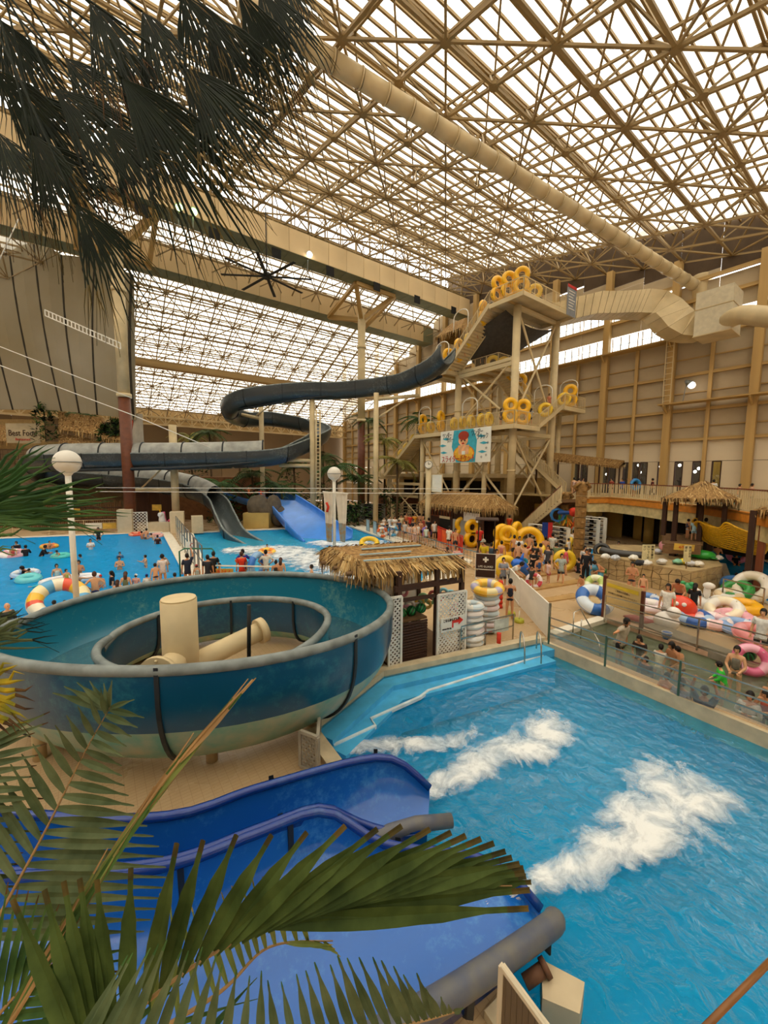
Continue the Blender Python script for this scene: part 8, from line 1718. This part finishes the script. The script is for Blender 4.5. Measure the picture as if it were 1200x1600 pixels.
# folded spear leaf
path = [D(-40, 1680, 1.9), D(40, 1560, 2.0), D(150, 1375, 2.15), D(280, 1190, 2.3), D(395, 1062, 2.45)]
P = catmull(path, 8); fo_ = MB().tube(P, [.016-.010*i/(len(P)-1) for i in range(len(P))], 6).build('spear_stalk', RACH, near)
for k in range(14):
    t = .12+k*.05; i = int(t*(len(P)-1)); p = P[i]; e = P[min(len(P)-1, i+11)]+RH*rn.uniform(-.05, .03)+V(0, 0, rn.uniform(-.02, .04)); b = MB(); blade(b, p+RH*rn.uniform(-.015, .015), e, .048, -FH, 0, 6, 0, mtip=1); b.build('folded_leaflet', [[LMID, RACH, LGL][k % 3], RACH], fo_)
trk = MB().tube([D(-120, 2300, 2.2), D(-90, 1750, 1.9)], [.16, .12], 12).build('trunk', mat('palm_trunk', '#5c4a34', .9, bump=.6, scale=8), near)
# fan leaves
def fan(root, hub, tips_dir, L, spread, n, mats, w=.035, droop=.25, seed=0, fuse=.35, nrm=None, name='fan_leaf', jit=.12, stalk=None):
    rn = random.Random(seed); b = MB(); nv = (nrm or -FH).normalized(); ax = tips_dir.normalized(); sd = ax.cross(nv).normalized()
    pts = []
    for k in range(n):
        a = radians(spread)*(k/(n-1)-.5)*2; l = L*(1-.22*abs(k/(n-1)-.5)*2)*rn.uniform(1-jit, 1+jit*.6); d = (ax*cos(a)+sd*sin(a)+nv*.16*cos(a*2.2+seed))
        tip = hub+d*l; wk = 2*L*fuse*sin(radians(spread)/(n-1))*1.25
        s = d.cross(nv).normalized(); rows = []
        for i in range(9):
            t = i/8; c = hub+d*l*t-V(0, 0, 1)*droop*l*t**2.2+s*rn.uniform(-.004, .004)*i; ww = wk*min(1, t/fuse+.04) if t < fuse else wk*(1-(t-fuse)/(1-fuse))**.8+.002
            rows.append([c-s*ww/2, c+nv*ww*.3, c+s*ww/2])
        b.loft(rows[:7], m=0, sm=False); b.loft(rows[6:], m=1 if rn.random() < .6 else 0, sm=False)
        if rn.random() < .35: b.tube([rows[6][1], rows[8][1]-V(0, 0, .12*L)+s*rn.uniform(-.05, .05)], .0025, 3, m=1)
    o = b.build(name, mats, root)
    if stalk is not None: MB().tube(catmull([stalk, stalk.lerp(hub, .5)+V(0, 0, .12), hub], 5), .011, 6).build('leaf_stalk', mats[0], o)
    return o
fp = empty('fan_palm', (0, 0, 0), label='dark fan palm crown hanging into the upper left corner', cat='palm')
crown = D(-120, -120, 4.6)
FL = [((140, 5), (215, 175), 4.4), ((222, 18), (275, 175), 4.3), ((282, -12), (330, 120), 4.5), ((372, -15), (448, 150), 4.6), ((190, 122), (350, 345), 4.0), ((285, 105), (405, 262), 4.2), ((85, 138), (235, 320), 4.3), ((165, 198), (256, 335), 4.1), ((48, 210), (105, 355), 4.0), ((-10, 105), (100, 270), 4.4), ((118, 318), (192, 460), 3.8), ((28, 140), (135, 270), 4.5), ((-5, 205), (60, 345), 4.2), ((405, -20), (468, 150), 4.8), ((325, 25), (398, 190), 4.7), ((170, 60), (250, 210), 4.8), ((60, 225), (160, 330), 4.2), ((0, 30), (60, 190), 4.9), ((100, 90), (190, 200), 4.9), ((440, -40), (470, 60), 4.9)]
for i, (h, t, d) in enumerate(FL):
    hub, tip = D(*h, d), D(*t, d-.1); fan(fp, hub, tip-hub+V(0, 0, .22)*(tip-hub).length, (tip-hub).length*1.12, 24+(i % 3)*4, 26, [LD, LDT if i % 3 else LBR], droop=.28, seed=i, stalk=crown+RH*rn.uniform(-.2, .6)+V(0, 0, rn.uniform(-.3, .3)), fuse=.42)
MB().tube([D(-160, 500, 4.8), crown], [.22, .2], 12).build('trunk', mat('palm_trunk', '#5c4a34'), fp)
for (x0, y0), (x1, y1) in (((-20, -20), (130, 130)), ((60, -30), (215, 145)), ((-10, 40), (60, 110))): MB().tube([D(x0, y0, 5.2), D(x1, y1, 5.0)], .013, 6).build('leaf_stalk', LD, fp)
fq = empty('fan_palm', (0, 0, 0), label='green fan palm leaves reaching in at the left edge by the wave pool', cat='palm')
hub0 = D(-70, 812, 3.0)
for i, (h, t, d, sp, n_) in enumerate((((-60, 805), (195, 778), 3.0, 9, 9), ((-60, 800), (140, 745), 3.05, 12, 8), ((-60, 800), (60, 690), 3.1, 14, 7), ((-60, 815), (185, 805), 2.95, 7, 7), ((-70, 850), (60, 815), 2.9, 5, 4), ((-80, 860), (80, 852), 2.9, 2.5, 3))):
    hub, tip = D(*h, d), D(*t, d); fan(fq, hub, tip-hub, (tip-hub).length, sp, n_, [LMID if i > 2 else leafm('leaf_deep', '#1c3a1a', '#2c4c22'), LMID], droop=.03, seed=20+i, fuse=.5, jit=.2)
MB().tube([D(-150, 1500, 2.6), hub0], [.1, .07], 10).build('trunk', mat('palm_trunk', '#5c4a34'), fq)
fy = empty('fan_palm', (0, 0, 0), label='yellowing fan leaf with burnt brown tips at the left edge', cat='palm')
hub = D(-60, 1085, 2.6); fan(fy, hub, RH+V(0, 0, .03), .60, 34, 12, [LY, LBR], droop=.05, seed=31, fuse=.55, stalk=D(-140, 1400, 2.4), jit=.06)
fg = empty('fan_palm', (0, 0, 0), label='grey-green narrow leaves at the left edge below the wave pool', cat='palm')
hub = D(-70, 1010, 2.9)
fan(fg, hub, D(110, 965, 2.9)-hub, .85, 16, 9, [LGB, LD], droop=.02, seed=33, fuse=.35, stalk=D(-150, 1350, 2.7)); fan(fg, D(-40, 1000, 3.0), D(30, 960, 3.0)-D(-40, 1000, 3.0), .42, 26, 10, [LGB, LGB], droop=.02, seed=34, fuse=.6)
# ---------------------------------------------------------------- plants behind the pools
TRK = mat('palm_trunk', '#5c4a34')
_pf = {}
def plant_palm(p, h, R, nf, label, grp='palms behind the pools', mt=0, seed=0):
    rn = random.Random(seed); r = empty('palm_tree', p, label=label, cat='palm', group=grp)
    MB().tube([V(0, 0, 0), V(.1, 0, h*.5), V(0, 0, h)], [.16, .13, .11], 9).build('trunk', TRK, r)
    if mt not in _pf:
        b = MB(); rows = 15
        for i in range(rows):
            t = (i+1)/rows; c = V(t, 0, .42*t-.75*t*t)
            for s in (-1, 1): e = c+V(.16*(1-t*.4), s*.26*(1-abs(t-.45)), -.10); blade(b, c, e, .05, V(0, 0, 1), .1, 3)
        b.tube([V(i/8, 0, .42*i/8-.75*(i/8)**2) for i in range(9)], .012, 4); _pf[mt] = b.mesh('frond', [LMID, LG, leafm('leaf_olive', '#7a7a38', '#98924c')][mt])
    for k in range(nf): inst(_pf[mt], 'frond', r, (0, 0, h), (0, rn.uniform(-.5, .35), 2*pi*k/nf+rn.uniform(-.2, .2)), (R*rn.uniform(.8, 1.1),)*3)
    return r
def shrub(p, w, h, label, m=LMID, grp='shrubs behind the pools', seed=0, n=260, ls=.28):
    rn = random.Random(seed); r = empty('shrub', p, label=label, cat='shrub', group=grp); b = MB()
    for k in range(n):
        a = rn.uniform(0, 2*pi); z = rn.random(); rad = w*sqrt(rn.random())*(1-.5*z); c = V(cos(a)*rad, sin(a)*rad, h*z); d = V(rn.uniform(-1, 1), rn.uniform(-1, 1), rn.uniform(-.3, .9)).normalized(); blade(b, c, c+d*ls*2, ls*.6, V(rn.uniform(-1, 1), rn.uniform(-1, 1), 1), .1, 2, rn.randrange(2))
    tag(b.build('foliage', [m, LD], r), kind='stuff'); MB().tube([V(0, 0, 0), V(0, 0, h*.7)], [.08, .04], 6).build('stem', TRK, r); return r
BP = [(345, 790, 45, 4.5, 3.0, 'olive feather palm left of the slide post behind the pool'), (395, 785, 46, 5.5, 3.2, 'feather palm left of the ladder post'), (375, 780, 50, 8.5, 2.8, 'tall palm inside the upper slide loop'), (440, 785, 47, 4.0, 3.4, 'low spreading palm beside the blue upper channel'), (330, 770, 52, 11, 2.6, 'tall broad leaved palm left of the upper loop'), (300, 765, 53, 10.5, 2.4, 'tall palm above the level slide run'), (525, 785, 46, 6.5, 3.2, 'palm left of the right brown column'), (560, 780, 48, 5.0, 3.0, 'palm right behind the right brown column'), (600, 770, 50, 10, 2.8, 'tall palm between the brown column and the tower'), (655, 760, 46, 12, 2.6, 'highest palm crown before the wall windows'), (505, 780, 52, 8.0, 2.6, 'palm behind the ladder post'), (620, 770, 44, 7, 2.6, 'palm left of the tower stair foot'), (460, 780, 51, 6.5, 2.6, 'palm between the two slide posts'), (575, 760, 54, 13, 2.5, 'slim tall palm near the beam end')]
for i, (px, py, d, h, R, lb) in enumerate(BP): p = D(px, py, d); plant_palm(V(p.x, p.y, 0), h, R, 13, lb, mt=i % 3, seed=i)
for i, (px, d, w, h, lb) in enumerate(((350, 44, 2.2, 3.0, 'dark shrub left behind the blue upper channel'), (480, 45, 2.4, 3.4, 'dark shrub at the foot of the ladder post'), (530, 44, 2.2, 3.0, 'dark shrub behind the globe lamp banners'), (560, 43, 2.0, 2.6, 'dark shrub right of the globe lamp banners'), (420, 49, 2.6, 4.2, 'tall dark shrub above the blue upper channel'), (500, 49, 2.6, 4.6, 'tall dark shrub between posts'), (380, 52, 2.5, 5, 'big dark shrub below the upper slide loop'), (455, 54, 2.6, 6, 'big dark shrub behind the twin posts'), (310, 50, 2, 6.5, 'broad leaved shrub above the brown bank'), (275, 51, 2, 7, 'broad leaved shrub above the level slide run'), (610, 47, 2.2, 4, 'dark shrub left of the tower stair'))): p = D(px, 760, d); shrub(V(p.x, p.y, 0), w, h, lb, seed=i)
for i, (px, py, d, lb) in enumerate(((76, 640, 43.5, 'small palm on the stall roof, closest to the sign'), (112, 645, 45.5, 'small palm on the stall roof above the straw wall'), (128, 648, 45.6, 'second small palm above the straw wall'), (145, 650, 45.7, 'small palm at the right end of the straw wall'))):
    p = D(px, py, d); plant_palm(V(p.x, p.y, p.z-1.2), 1.2, 1.0, 10, lb, 'small palms on the stall roof', 0, 40+i)
for px, py, d, w, h, lb in ((72, 690, 43, 1.3, 4.0, 'ivy clad corner beside the shop sign'), (165, 690, 43.5, .8, 1.8, 'planter greenery between the straw walls'), (180, 685, 43.2, .8, 2.0, 'planter greenery beside the brown column')): p = D(px, py, d); shrub(V(p.x, p.y, p.z), w, h, lb, grp='greenery on the stalls', seed=int(px))
